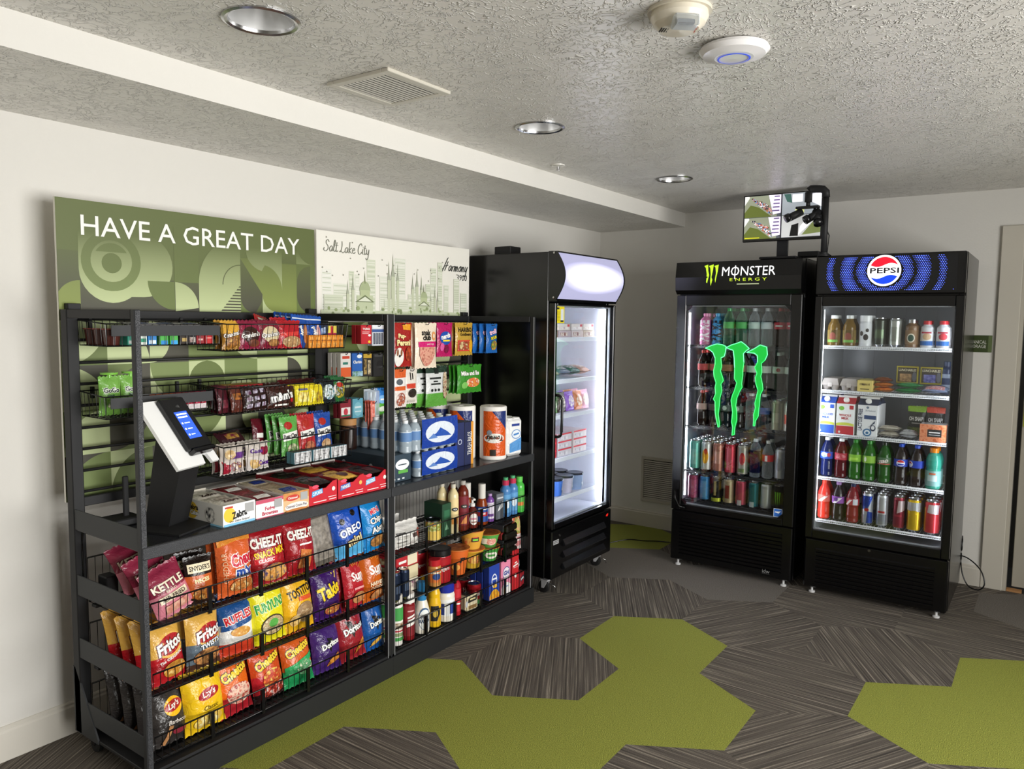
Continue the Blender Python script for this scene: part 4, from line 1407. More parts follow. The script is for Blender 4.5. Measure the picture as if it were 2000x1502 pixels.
def turned(prof, n=24, dec=(), dr=0, h=1.0):
    """lathe mesh from (r, z, spec) with wrapped print at radius dr (fractions: u of diameter, v of h)"""
    key = ('lathe', str(prof), n, str(dec), dr, h)
    if key not in MESH:
        b = MB()
        b.lathe(prof, n)
        if dec:
            b.decals(cyl(dr), sc(dec, 2 * dr, h), .0006, .00025, 2)
        MESH[key] = b.mesh('turned')
    return MESH[key]


def can(h, r, spec, dec=(), lid='#c9cbcf:s', ring=None):
    body = turned([(0, 0, '#b9bbc0:s'), (r * .72, 0, '#b9bbc0:s'), (r * .80, .004, '#b9bbc0:s'), (r, .014, spec), (r, h * .90, spec), (r * .86, h * .965, '#c2c4c9:s'), (r * .86, h * .975, '#c2c4c9:s'), (r * .88, h * .985, '#c2c4c9:s')], 22, dec, r, h)
    top = turned([(r * .88, h * .985, lid), (r * .89, h, lid), (r * .82, h, lid), (r * .80, h * .975, lid), (0, h * .975, lid)], 22)
    return [('can_body', body), ('can_lid', top)]


SHAPE = {
    'soda': ([(0, 0), (.62, 0), (.80, .012), (.97, .05), (.93, .12), (.98, .20), (.93, .30), (.90, .40), (1.0, .47), (1.0, .63), (.95, .70), (.70, .81), (.45, .88), (.36, .92)], (.46, .635, 1.01), (.92, 1.0, .40)),
    'round': ([(0, 0), (.80, 0), (.96, .03), (1.0, .08), (.90, .18), (1.0, .28), (.92, .36), (1.0, .44), (1.0, .60), (.92, .72), (.66, .84), (.40, .90), (.40, .93)], (.42, .62, 1.015), (.93, 1.0, .44)),
    'sport': ([(0, 0), (.85, 0), (.98, .03), (1.0, .10), (1.0, .42), (.90, .50), (1.0, .58), (1.0, .70), (.80, .82), (.55, .87), (.52, .89)], (.08, .45, 1.01), (.885, 1.0, .58)),
    'jug': ([(0, 0), (.9, 0), (1, .03), (1, .70), (.96, .76), (.70, .82), (.60, .84), (.60, .87)], (.12, .62, 1.01), (.865, 1.0, .64)),
    'tea': ([(0, 0), (.85, 0), (1, .03), (1, .60), (.90, .70), (.62, .80), (.52, .86), (.50, .90)], (.10, .52, 1.01), (.89, 1.0, .56)),
    'slim': ([(0, 0), (.85, 0), (1, .02), (1, .74), (.94, .80), (.60, .87), (.42, .90), (.42, .925)], (.12, .70, 1.01), (.92, 1.0, .48)),
    'shaker': ([(0, 0), (.92, 0), (1, .02), (1, .78), (.95, .80), (.95, .82)], (.10, .74, 1.01), (.80, 1.0, .98)),
    'dress': ([(0, 0), (.92, 0), (1, .02), (1, .36), (.94, .46), (.70, .60), (.56, .66), (.56, .70)], (.08, .45, 1.01), (.64, 1.0, .60)),
    'squeeze': ([(0, 0), (.9, 0), (1, .02), (1, .50), (.86, .62), (.92, .70), (.70, .78), (.58, .82), (.58, .86)], (.10, .50, 1.01), (.84, 1.0, .40)),
    'jar': ([(0, 0), (.9, 0), (1, .03), (1, .68), (.92, .74), (.84, .76), (.84, .78)], (.16, .60, 1.01), (.77, 1.0, .95)),
}


def bottle(kind, h, r, body, cap, label=None, dec=(), capn=20):
    pr, (l0, l1, lr), (c0, c1, cr) = SHAPE[kind]
    parts = [('bottle_body', turned([(a * r, z * h, body) for a, z in pr] + [(0, pr[-1][1] * h, body)], 22))]
    parts.append(('cap', turned([(cr * r, c0 * h, cap), (cr * r, (c1 - .012) * h, cap), (cr * r * .9, c1 * h, cap), (0, c1 * h, cap)], capn)))
    if label:
        parts.append(('label_wrap', turned([(lr * r, l0 * h, label), (lr * r + .0004, (l0 + l1) / 2 * h, label), (lr * r, l1 * h, label)], 22, dec, lr * r + .0004, h)))
    return parts


def gable(w, d, h, spec, topc, dec=(), dside=()):
    key = ('gable', w, d, h, spec, topc, str(dec))
    if key not in MESH:
        b = MB()
        hb = h * .80
        b.box(-w / 2, -d / 2, 0, w / 2, d / 2, hb, spec, .001)
        b.add([(-w / 2, -d / 2, hb), (w / 2, -d / 2, hb), (w / 2, 0, h * .95), (-w / 2, 0, h * .95), (w / 2, d / 2, hb), (-w / 2, d / 2, hb)], [(0, 1, 2, 3), (3, 2, 4, 5), (1, 4, 2), (0, 3, 5)], topc)
        b.box(-w / 2, -.002, h * .945, w / 2, .002, h, '#e9e9e6:p')
        b.decals(flat(-d / 2), sc(dec, w, h), .0006)
        b.decals(lambda u, v, l: (-w / 2 - l, -u, v), sc(dside, d, h), .0006)
        me = b.mesh('gable')
        c = MB()
        c.T = Matrix.Translation((0, -d / 4 - .004, h * .875)) @ Matrix.Rotation(math.radians(50), 4, 'X')
        c.lathe([(.016, 0), (.016, .012), (.013, .014), (0, .014)], 18, '#f2f2ee:g')
        MESH[key] = [('carton_body', me), ('screw_cap', c.mesh('cap'))]
    return MESH[key]


SUF = ['', ' second back', ' third back', ' fourth back', ' fifth back']


def put(name, cat, label, parts, x, y, z, rz=0, tilt=0, roll=0, n=1, step=(0, .06, 0), grp=None, jit=0):
    """n copies one behind the other; labels tell them apart"""
    parts = parts if isinstance(parts, list) else [('body', parts)]
    for k in range(n):
        lab = label if n == 1 else label + (', foremost' if k == 0 else ',' + SUF[k])
        prod(name, parts, lab, cat, (x + step[0] * k, y + step[1] * k, z + step[2] * k), rz + (random.uniform(-jit, jit) if k else 0), grp, tilt, roll)


# ================================================================== chip rack: bags on the three wire shelves
WH, BK = '#f6f4ee', '#161314'
LAYS = lambda c: [('e', .04, .60, .27, .155, '#f3b91d'), ('e', .04, .615, .27, .085, '#a81a22', {'r': 10}), ('t', "Lay's", .04, .615, .12, WH, {'b': .02, 'i': .2, 'w': .44, 'r': 10})] + c
CHEETO = lambda c, v=.72: [('t', 'Cheetos', 0, v, .17, '#f7d13a', {'b': .045, 'r': 16, 'o': BK, 'w': .82})] + c
DORI = lambda c: [('p', [(.02, .40), (.16, .66), (-.22, .72)], BK), ('t', 'Doritos', .05, .56, .115, WH, {'b': .04, 'r': 10, 'o': BK, 'w': .72})] + c
CHIPS = '#e8b55a+#b06a22+#f2d488:n'
G1, G2, G3 = 'chip bags on the upper wire shelf', 'chip bags on the middle wire shelf', 'chip bags on the lowest wire shelf'


def cbag(label, x, zt, z, w, base, dec, seed, g, n=1, d=.062, tilt=-.13, rz=0, roll=0, y=2.415, step=(0, .055, .004), name='chip_bag', cat='chip bag'):
    rn = random.Random(seed * 7)
    put(name, cat, label, bag(round(w, 3), round(zt - z, 3), d * 1.12, base, dec, seed), x, y, z, rz + rn.uniform(-.16, .10), tilt + rn.uniform(-.10, .02), roll or rn.uniform(-.09, .05), n, step, g, .12)


K = [('t', 'KETTLE', 0, .64, .15, '#f3e6cd', {'b': .03, 'w': .8, 'o': '#5c1526'}), ('t', 'BRAND', 0, .52, .05, '#f3e6cd'), ('r', -.36, .33, .36, .46, '#f1e0c0'), ('t', 'AIR FRIED', 0, .395, .085, '#3a2420', {'b': .02, 'w': .62}), ('r', -.3, .1, .3, .26, '#e8b9a0+#c97a6a:n')]
KB = [(.48, '#d3808f'), (1.01, '#8b2a42')]
cbag('maroon and pink kettle chip bag, air fried', 1.425, .755, .577, .150, KB, K, 1, G1, 3, .06, -.18, .1, -.30, 2.425, (-.010, .085, .03))
cbag('black and orange pretzel pieces bag with cream name band', 1.512, .752, .577, .105, [(.14, '#2a1a14'), (.62, '#c8602a'), (1.01, '#1d1512')],
     [('r', -.42, .68, .42, .86, '#f3e7c4'), ('t', "SNYDER'S", 0, .77, .10, '#2a1c14', {'b': .02, 'w': .74}), ('t', 'PIECES', .02, .52, .085, '#f7e9b0', {'b': .04, 'w': .6, 'r': 6}), ('e', .05, .24, .38, .12, '#d98a33+#8a4512+#f0c070:n')], 2, G1, 2, .05, -.12, 0, 0, 2.43)
cbag('orange snack mix bag with red and blue name and folded top', 1.645, .812, .577, .145, '#d4602c',
     [('t', 'Chex', .1, .58, .20, '#c8203a', {'b': .045, 'o': WH, 'w': .62, 'r': 6}), ('t', 'mix', .16, .38, .17, '#20489c', {'b': .05, 'o': WH, 'w': .5}), ('t', 'CHEDDAR', -.36, .48, .07, '#f3c9a0', {'r': 90}), ('e', .1, .17, .36, .1, '#d98f46+#a75a22+#f0c98a:n'), ('b', .47, (.80, .86, .84), (.93, .95, .96), '#e39038')], 3, G1, 2, .075, -.1, .06)
CZ = [('t', 'CHEEZ-IT', 0, .72, .17, '#f7f2e6', {'b': .04, 'w': .86, 'o': '#5c0a10'})]
cbag('deep red cheese cracker snack mix bag with yellow lettering', 1.790, .805, .577, .165, '#9c1720',
     CZ + [('t', 'SNACK MIX', .02, .54, .12, '#f5d320', {'b': .03, 'w': .82, 'r': 6}), ('r', -.40, .38, .18, .47, '#c2202a'), ('t', 'CLASSIC', -.1, .425, .06, WH, {'b': .02}), ('e', .1, .2, .36, .15, '#c98038+#e8b060+#4a3a6a:n')], 4, G1, 2, .065, -.1)
cbag('deep red cheese cracker bag with one big cracker picture', 1.945, .800, .577, .150, '#9c1720', CZ + [('r', -.12, .52, .3, .55, WH), ('q', [(-.2, .12), (.22, .1), (.28, .4), (-.1, .46)], '#e08a4a+#c8682a+#f0b070:n')], 5, G1, 2, .06, -.15)
cbag('plain silver foil snack pouch', 2.078, .795, .577, .140, '#8d857a:k', [('r', -.38, .1, .38, .9, '#9b9388+#6d665e:n')], 6, G1, 3, .03, -.12, 0, 0, 2.43, (0, .035, .002), 'foil_pouch', 'snack pouch')
cbag('blue mini sandwich cookie bag with dark cookies pictured', 2.215, .805, .577, .160, [(.3, '#58b2e6'), (1.01, '#1c4fb4')],
     [('e', .2, .82, .09, .06, '#1d1512'), ('e', -.2, .70, .08, .06, '#1d1512'), ('t', 'OREO', .03, .52, .15, '#f4f8ff', {'b': .03, 'w': .8, 'r': 12, 'o': '#0a2a70'}), ('t', 'mini', .1, .32, .15, '#f6e6b0', {'b': .03, 'r': 12, 'o': '#5a3a1a', 'w': .5})], 7, G1, 2, .06, -.12, 0, 0, 2.42, (0, .055, .004), 'cookie_bag', 'cookie bag')
cbag('bright blue chocolate chip cookie bag with red mini banner', 2.345, .800, .577, .135, '#1c86cc',
     [('t', 'MINI', 0, .80, .10, '#e03a4a', {'b': .03, 'r': 8, 'o': WH}), ('t', 'Chips', 0, .62, .16, WH, {'b': .03, 'r': 10, 'w': .75, 'o': '#20242c'}), ('t', 'Ahoy!', .03, .44, .16, WH, {'b': .03, 'r': 10, 'w': .75, 'o': '#20242c'}), ('e', .0, .2, .34, .12, '#c98f4c+#7a4a20:n')], 8, G1, 2, .06, -.08, 0, 0, 2.41, (0, .055, .004), 'cookie_bag', 'cookie bag')

FR = [('e', .06, .60, .44, .2, '#e9b85a'), ('e', .06, .61, .38, .15, '#b01f26', {'r': 14}), ('t', 'Fritos', .05, .61, .19, WH, {'b': .035, 'i': .25, 'w': .8, 'r': 14, 'o': '#5a1010'})]
cbag('gold and red corn chip bag, original flavour', 1.385, .560, .348, .135, [(.44, '#b01c24'), (1.01, '#d7a649')],
     FR + [('t', 'The ORIGINAL', .02, .40, .05, WH, {'b': .02, 'w': .72, 'r': 14}), ('e', .1, .20, .34, .13, '#e0a040+#c07a20+#f0cf80:n')], 11, G2, 4, .055, -.12, .04, 0, 2.42, (-.012, .065, .006))
cbag('gold corn chip bag with grey band and twisted chips pictured', 1.512, .556, .348, .145, [(.12, '#4a2f22'), (.42, '#5f6d79'), (1.01, '#d7a649')],
     FR + [('t', 'TWISTS', .06, .42, .09, '#e9eef2', {'b': .03, 'r': 12, 'w': .6, 'o': '#333a42'}), ('e', .0, .22, .40, .14, '#a5623a+#d79a5a+#5a3422:n')], 12, G2, 3, .06, -.15, .08, .06, 2.42, (.0, .05, .012))
cbag('blue, white and red ridged potato chip bag', 1.650, .552, .348, .140, [(.20, '#c63a22'), (.30, '#e9e4dc'), (.56, '#eceae6'), (1.01, '#1c4c88')],
     [('b', .47, (.46, .50, .58), (.56, .60, .70), '#1c4c88'), ('t', 'RUFFLES', .02, .68, .15, '#c8232c', {'b': .04, 'w': .82, 'r': 12, 'o': WH}), ('e', .04, .42, .30, .085, '#e0a84c+#c9862a+#f2d080:n')], 13, G2, 3, .06, -.12, 0, .04, 2.42, (.008, .055, .008))
cbag('bright yellow onion ring snack bag with green lettering', 1.790, .585, .348, .150, '#e4d91c',
     [('b', .47, (.86, .84, .86), (.95, .94, .95), '#f4ee7c'), ('t', 'FUNYUNS', .02, .63, .16, '#2f9a3c', {'b': .05, 'w': .86, 'r': 6, 'o': '#f2f4b8'}), ('e', .04, .30, .36, .17, '#3a3428'), ('e', .04, .30, .33, .15, '#d9c49a+#a58a5a+#f2e4c0:n'), ('e', .04, .34, .15, .07, '#5aa84a')], 14, G2, 2, .065, -.12)
cbag('golden yellow tortilla chip bag with black lettering', 1.935, .585, .348, .155, '#e6ae1c',
     [('e', -.2, .85, .1, .05, '#d9742a+#f0b84a:n'), ('e', .2, .88, .1, .05, '#d9742a+#f0b84a:n'), ('t', 'TOSTITOS', .03, .66, .15, '#17130f', {'b': .03, 'w': .86, 'r': 10}), ('r', -.1, .50, .38, .57, '#d9542a'), ('e', .1, .30, .32, .17, '#b09068+#8a6a48+#d0b890:n'), ('e', -.26, .2, .16, .09, '#c9974a+#f0cf88:n')], 15, G2, 2, .065, -.14)
cbag('dark purple rolled tortilla chip bag with yellow lettering', 2.080, .565, .348, .145, '#38145c',
     [('p', [(.05, .95), (.4, .98), (.3, .75)], '#e8c948'), ('t', 'Takis', .02, .55, .26, '#f2cf22', {'b': .04, 'w': .8, 'r': 14, 'o': '#1d0a30'}), ('e', .1, .18, .30, .1, '#d98a2a+#8a2a3a+#f0c050:n')], 16, G2, 3, .06, -.13)
SUNC = lambda c: [('t', 'Sun', .05, .60, .17, WH, {'b': .035, 'r': 6}), ('t', 'CHIPS', .12, .50, .05, WH, {'b': .02})] + [('q', [(-.0 + .2 * math.cos(a) - .01, .70 + .1 * math.sin(a)), (.02 + .2 * math.cos(a), .70 + .1 * math.sin(a)), (.02 + .34 * math.cos(a), .70 + .2 * math.sin(a)), (.0 + .34 * math.cos(a), .70 + .2 * math.sin(a))], '#f0a838') for a in (.5, .9, 1.3, 1.7, 2.1)] + c
cbag('red whole grain chip bag with white sun lettering', 2.240, .575, .348, .125, '#b01f2b', SUNC([('r', -.2, .34, .3, .38, '#e8a0a0'), ('e', .05, .18, .32, .11, '#d9a06a+#b06a3a:n')]), 17, G2, 3, .055, -.12, 0, 0, 2.42, (-.02, .05, .01))
cbag('orange whole grain chip bag with white sun lettering', 2.342, .592, .348, .125, '#c35c16', SUNC([('t', 'HARVEST', .05, .34, .075, '#f7e2c0', {'b': .03, 'w': .7}), ('t', 'CHEDDAR', .05, .26, .06, '#f7e2c0', {'b': .03, 'w': .7}), ('e', .05, .12, .32, .08, '#d9a06a+#b06a3a:n')]), 18, G2, 2, .065, -.1)

cbag('charcoal black barbecue potato chip bag', 1.385, .335, .121, .140, '#332f2d', LAYS([('e', -.3, .9, .16, .06, '#d98a52'), ('e', .3, .88, .16, .06, '#d98a52'), ('t', 'Barbecue', .12, .36, .07, '#f2e9df', {'b': .01, 'i': .2}), ('p', [(-.3, .04), (-.2, .02), (-.02, .3), (-.14, .32)], '#c08a5a'), ('e', .16, .2, .2, .06, '#8a2a3a')]), 21, G3, 4, .06, -.14, .1, 0, 2.425, (-.012, .07, .012))
cbag('bright yellow classic potato chip bag', 1.512, .345, .121, .160, '#ecc01c', LAYS([('t', 'Classic', .06, .40, .07, '#4a3a12', {'i': .2}), ('e', .0, .18, .36, .12, '#f4dc7a+#e0b040+#f8edb0:n')]), 22, G3, 1, .075, -.12, .08)
cbag('orange and red crunchy cheese puff bag', 1.645, .345, .121, .140, [(.32, '#a8202a'), (1.01, '#dd6414')], CHEETO([('e', .05, .36, .40, .17, '#c8362a+#f0d0b8+#a01a22:n')]), 23, G3, 3, .06, -.14, .04, 0, 2.42)
cbag('orange and black flaming hot cheese puff bag', 1.785, .330, .121, .145, [(.16, '#2a1214'), (.5, '#b8202a'), (1.01, '#c9481a')], CHEETO([('e', .08, .40, .36, .18, '#e87a2a+#b01a22+#f4d060:n'), ('e', .1, .18, .40, .14, '#2a1214+#c83a2a+#efe2d8:n')], .74), 24, G3, 3, .06, -.14)
cbag('orange and green jalapeno cheese puff bag', 1.930, .325, .121, .145, [(.36, '#1f8c50'), (1.01, '#cf5a1c')], CHEETO([('b', .47, (.30, .36, .50), (.42, .50, .60), '#2fa05c'), ('e', .12, .34, .28, .14, '#8fc9a0+#2f8a4a+#efe6d0:n')], .72), 25, G3, 3, .06, -.14)
cbag('purple tortilla chip bag with white logo and black triangle', 2.075, .325, .121, .150, '#3f2168', DORI([('p', [(-.1, .12), (.36, .22), (.3, .36), (-.02, .24)], '#d9923a+#b5651a:n')]), 26, G3, 2, .065, -.14)
cbag('red tortilla chip bag with white logo and tall folded top', 2.215, .375, .121, .150, '#96202a', DORI([('p', [(.0, .10), (.40, .24), (.36, .36), (.06, .2)], '#d9923a+#b5651a:n')]), 27, G3, 2, .07, -.14, -.06)
cbag('royal blue tortilla chip bag with white logo', 2.342, .350, .121, .130, '#1a559e', DORI([('p', [(-.3, .10), (.2, .2), (.26, .32), (-.2, .2)], '#e0b050+#c08a2a:n')]), 28, G3, 2, .06, -.08)

# ------------------------------------------------------------------ work top of the chip rack: cartons of snack cakes
def tray_box(label, x, w, d, h, face, side, dec, dside, lip, packs, rz=0, y=None, cut=False):
    """open display carton with wrapped cakes inside"""
    y = y if y is not None else RYF + .012 + d / 2
    t = thing('snack_carton', label, 'carton', (x, y, .8555), rz, 'snack cake cartons on the work top')
    b = MB()
    th = .003
    b.box(-w / 2, -d / 2, 0, w / 2, d / 2, th, side)
    fh = h * (.72 if cut else 1)
    b.prism([(-w / 2, 0), (w / 2, 0), (w / 2, h), (w * .36, h * .98), (w * .1, fh), (-w * .12, fh), (-w * .36, h * .9), (-w / 2, h * .95)] if cut else [(-w / 2, 0), (w / 2, 0), (w / 2, h), (-w / 2, h)], -d / 2, -d / 2 + th, face)
    for s in (-1, 1):
        b.box(s * w / 2 - (th if s > 0 else 0), -d / 2 + th, 0, s * w / 2 + (0 if s > 0 else th), d / 2, h, side)
    b.box(-w / 2 + th, d / 2 - th, 0, w / 2 - th, d / 2, h * 1.05, lip)
    b.decals(flat(-d / 2), sc(dec, w, h), .0006)
    b.decals(lambda u, v, l: (-w / 2 - l, -u, v), sc(dside, d, h), .0006)
    b.obj('tray', t)
    n = len(packs)
    for k, sp in enumerate(packs):
        y0 = -d / 2 + .012 + (d - .03) * k / n
        me = bag(round(w - .016, 3), round((d - .03) / n + .014, 3), .018, sp[0], sp[1], 40 + k)
        link('wrapped_cake', me, t, (0, y0, h - .012 - .003 * (k % 2)), (-PI / 2 + .12, 0, .03 * (k % 2)))


ZB = [('t', 'Zebra', .0, .42, .30, BK, {'b': .04, 'w': .5, 'r': 8})]
tray_box('white zebra striped cake carton with yellow sunburst, leftmost on the work top', 1.628, .135, .30, .078, '#f1f0ee:p', '#e9e7e0:p',
         [('e', -.3, .52, .18, .34, '#f3c83a:p'), ('t', 'Zebra', .0, .50, .34, '#161314:p', {'b': .04, 'w': .46, 'r': 8}), ('r', -.44, .84, -.2, .92, '#c8402a:p'), ('r', .18, .5, .45, .92, '#a9a9a9:p'), ('r', -.48, .02, .48, .12, '#7fc3e6:p'), ('t', 'Our Zebra Stripes!', 0, .2, .13, '#222830:p', {'w': .82})],
         [('e', -.12, .5, .12, .4, '#f3c83a:p'), ('t', 'Zebra', -.1, .66, .26, '#161314:p', {'b': .04, 'w': .28}), ('t', 'Cakes', -.06, .40, .22, '#f2f0e8:p', {'b': .05, 'w': .28, 'o': '#161314:p'}), ('e', .26, .46, .09, .36, '#161314+#f2f0e8:n'), ('r', -.5, .0, .5, .08, '#8fcbe8:p')], '#d9d3c6:p',
         [(('#e3ddd0'), [('t', 'Zebra', 0, .5, .3, '#3a1a1a', {'b': .03, 'w': .6})]), ('#d8d2c4', [('r', -.3, .3, .3, .6, '#8a7a6a+#e3ddd0:n')]), ('#e3ddd0', [('t', 'Zebra', 0, .5, .3, '#3a1a1a', {'b': .03, 'w': .6})]), ('#d8d2c4', [])], .02)
tray_box('white and pink fudge brownie cake carton', 1.762, .122, .30, .070, '#f3eeec:p', '#efe7e4:p',
         [('r', -.5, .8, .5, 1, '#c8506a:p'), ('t', 'Fudge', .0, .46, .26, '#c23a56:p', {'b': .03, 'w': .6}), ('t', 'Brownies', .0, .24, .2, '#c23a56:p', {'b': .03, 'w': .7}), ('r', .16, .44, .44, .9, '#a6a6a6:p'), ('r', -.5, .0, .5, .06, '#c8506a:p')], [], '#d9cfc6:p',
         [('#7a1f2a', [('r', -.3, .2, .3, .5, WH)]), ('#8a2a35', []), ('#7a1f2a', [('r', -.3, .2, .3, .5, WH)])], 0)
tray_box('cream and brown oatmeal pie carton with cookie picture', 1.884, .122, .30, .074, '#e7b88a:p', '#e9e2d8:p',
         [('r', -.5, .62, .5, 1, '#d99a5c+#c98848:n'), ('e', -.14, .72, .26, .16, '#c8392f:p'), ('t', 'Oatmeal', -.14, .72, .13, WH, {'b': .02, 'w': .42}), ('r', .16, .5, .44, .92, '#a9a9a9:p'), ('e', 0, .24, .46, .22, '#f4ede2:p'), ('t', 'Oatmeal Creme Pies', 0, .28, .15, '#3a2a5a:p', {'b': .02, 'w': .8}), ('e', 0, .06, .44, .08, '#c07a3a:p')], [], '#d9d3c6:p',
         [('#c9b59a', [('r', -.3, .2, .3, .6, '#2a3a8a')]), ('#b9a58c', []), ('#cfc0a8', [('r', -.3, .3, .3, .7, '#2a3a8a')])], 0)
for k, (x, lab, txt, bc, ck) in enumerate(((2.018, 'red display carton of chocolate cup cakes, left of three', 'CUPCAKES', '#3ba0dc:p', '#1d1514'), (2.166, 'red display carton of yellow snack cakes, middle of three', 'TWINKIES', '#2a62b8:p', '#e3b04a'), (2.308, 'red display carton of chocolate snack cakes, right of three', 'DING DONGS', '#54b2e4:p', '#241a18'))):
    tray_box(lab, x, .142, .34, .088, '#c8182a:p', '#a01424:p',
             [('e', -.28, .86, .12, .08, '#e8506a:p'), ('p', [(-.42, .40), (-.02, .52), (-.04, .74), (-.40, .66)], bc), ('t', txt, -.22, .57, .17, WH, {'b': .03, 'w': .34, 'r': 8}), ('r', -.36, .14, .1, .18, '#f4dede:p'), ('r', .2, .14, .46, .18, '#f1d8d8:p'), ('r', .16, .26, .46, .29, '#f1d8d8:p'), ('e', .36, .62, .06, .1, '#f1ece2:p' if k != 1 else '#e8b860:p')],
             [], '#e3ded6:p', [(ck, [('e', 0, .5, .2, .3, '#3a2320+#6a1a22:n')]), ('#7a1a24', [('r', -.3, .3, .3, .6, ck)]), (ck, []), ('#7a1a24', [('r', -.3, .2, .3, .5, ck)])], 0, cut=True)

# self-checkout kiosk
t = thing('checkout_kiosk', 'black pedestal kiosk with white plate and card terminal on the work top', 'kiosk', (1.492, 2.515, .8555), math.radians(19.6))
MB().prism([(-.125, -.10), (.10, -.10), (.125, -.075), (.125, .10), (-.125, .10)], 0, .007, '#121214:p', 'z').obj('base_plate', t)
b = MB()
b.add([(-.050, .005, .007), (.050, .005, .007), (.050, .105, .007), (-.050, .105, .007), (-.050, -.062, .262), (.050, -.062, .262), (.050, .035, .390), (-.050, .035, .390)],
      [(0, 1, 5, 4), (1, 2, 6, 5), (2, 3, 7, 6), (3, 0, 4, 7), (4, 5, 6, 7), (3, 2, 1, 0)], '#0e0e10:p')
b.obj('pedestal', t)
pl = link('tilted_plate', None, t, (0, -.086, .222), (-math.radians(36.7), 0, 0))
MB().prism([(-.107, .0), (.03, .0), (.038, .035), (.052, .042), (.064, .035), (.07, .0), (.107, .0), (.107, .275), (-.107, .275)], -.006, .006, '#f6f6f4:g').obj('white_board', pl)
MB().box(-.030, -.030, .052, .092, -.006, .268, '#131417:g', .006).obj('card_terminal', pl)
MB().box(-.023, -.040, .036, .086, -.008, .054, '#0c0d0f:g', .004).obj('terminal_lip', pl)
it = [('r', -.028, .088, .036, .200, '#2f57d8:e1.1'), ('r', -.022, .186, .030, .192, '#e6ecff:e1.2', {'n': (1, 1)}), ('r', -.022, .174, .026, .180, '#e6ecff:e1.2', {'n': (1, 1)})]
for k in range(3):
    it += [('e', -.018, .152 - k * .024, .004, .004, '#ffffff:e1.2', {'n': 10}), ('r', -.008, .150 - k * .024, .02 - .004 * k, .154 - k * .024, '#cfd9ff:e1.2', {'n': (1, 1)})]
MB().decals(flat(-.030, 1, .026, .006), it, .0006, .00005).obj('display', pl)
b = MB()
for k in range(3):
    b.decals(flat(-.030, 1, .026, .006), [('p', [(-.002 + .006 * k + .004 * math.cos(a), .222 + (.004 + .002 * k) * math.sin(a)) for a in (-.9, -.45, 0, .45, .9)] + [(.0 + .006 * k + .0026 * math.cos(a), .222 + (.003 + .002 * k) * math.sin(a)) for a in (.9, 0, -.9)], '#d9d9d9:p')], .0006)
b.obj('tap_symbol', pl)
t = thing('wifi_router', 'black router box with one upright antenna behind the kiosk', 'router', (1.375, 2.70, .8555))
MB().box(-.06, -.05, 0, .06, .05, .026, '#101012:p', .004).obj('router_body', t)
MB().box(.012, -.006, .02, .032, .006, .17, '#131315:p', .003).obj('antenna', t)
cord([(1.33, 2.73, .88), (1.30, 2.76, .885), (1.285, 2.79, .82), (1.284, 2.792, .70), (1.284, 2.792, .645)], .003, 'thin black cable dropping from the router to the wire shelf', 'router_cable')
put('power_adapter', 'adapter', 'black power adapter block on the wire shelf behind the maroon bags', MB().box(-.022, -.03, 0, .022, .03, .105, '#101012:p', .004).mesh('adapter'), 1.325, 2.70, .577)
# ================================================================== hanging baskets and trays on the chip rack
def basket(label, x0, x1, yf, zb, zt, yb=2.795, flare=.018, strip=False, name='wire_basket'):
    t = thing(name, label, 'basket', (0, 0, 0), 0, 'wire baskets hung on the chip rack')
    b = MB()
    n = max(2, round((x1 - x0) / .026))
    zr = zt + .012
    for k in range(n + 1):
        x = x0 + (x1 - x0) * k / n
        b.tube([(x, yf, zt), (x, yf + flare, zb), (x, yb, zb), (x, yb, zr)], .0014, WIRE, 4, caps=False)
    m = max(2, round((yb - yf) / .03))
    for k in range(m + 1):
        f = k / m
        y = yf + flare + (yb - yf - flare) * f
        ytop = yf + (yb - yf) * f
        z_ = zt + (zr - zt) * f
        b.tube([(x0 - .006, ytop, z_), (x0, y, zb), (x1, y, zb), (x1 + .006, ytop, z_)], .0014, WIRE, 4, caps=False)
    b.obj('wires', t, kind='stuff')
    MB().tube([(x0 - .006, yf, zt), (x1 + .006, yf, zt), (x1 + .006, yb, zr), (x0 - .006, yb, zr)], .0027, WIRE, 6, closed=True).obj('rim', t)
    MB().tube([(x0, yf + flare, zb), (x1, yf + flare, zb), (x1, yb, zb), (x0, yb, zb)], .0022, WIRE, 6, closed=True).obj('bottom_frame', t)
    if strip:
        MB().box(x0 + .012, yf - .006, zt - .042, x1 - .002, yf - .003, zt - .004, '#2c2d2f:p', .0008).obj('price_strip', t)
    for x in (x0 + .04, x1 - .04):
        MB().box(x - .006, yb, zr - .03, x + .006, yb + .012, zr + .012, BLKM, .001).obj('hook', t)
    return t


basket('wire tray with dark price strip, top left on the chip rack', 1.302, 1.728, 2.605, 1.496, 1.572, 2.795, .004, True, 'wire_tray')
basket('wire tray with dark price strip behind the kiosk', 1.302, 1.705, 2.625, 1.246, 1.322, 2.795, .004, True, 'wire_tray')
basket('wire basket of cookies and toaster pastries, top row', 1.752, 2.352, 2.585, 1.468, 1.572)
basket('wire basket of candy, middle row', 1.722, 2.362, 2.575, 1.222, 1.325)
basket('wire basket of cookie packs and snack pouches, bottom row', 1.700, 2.352, 2.545, .984, 1.105)

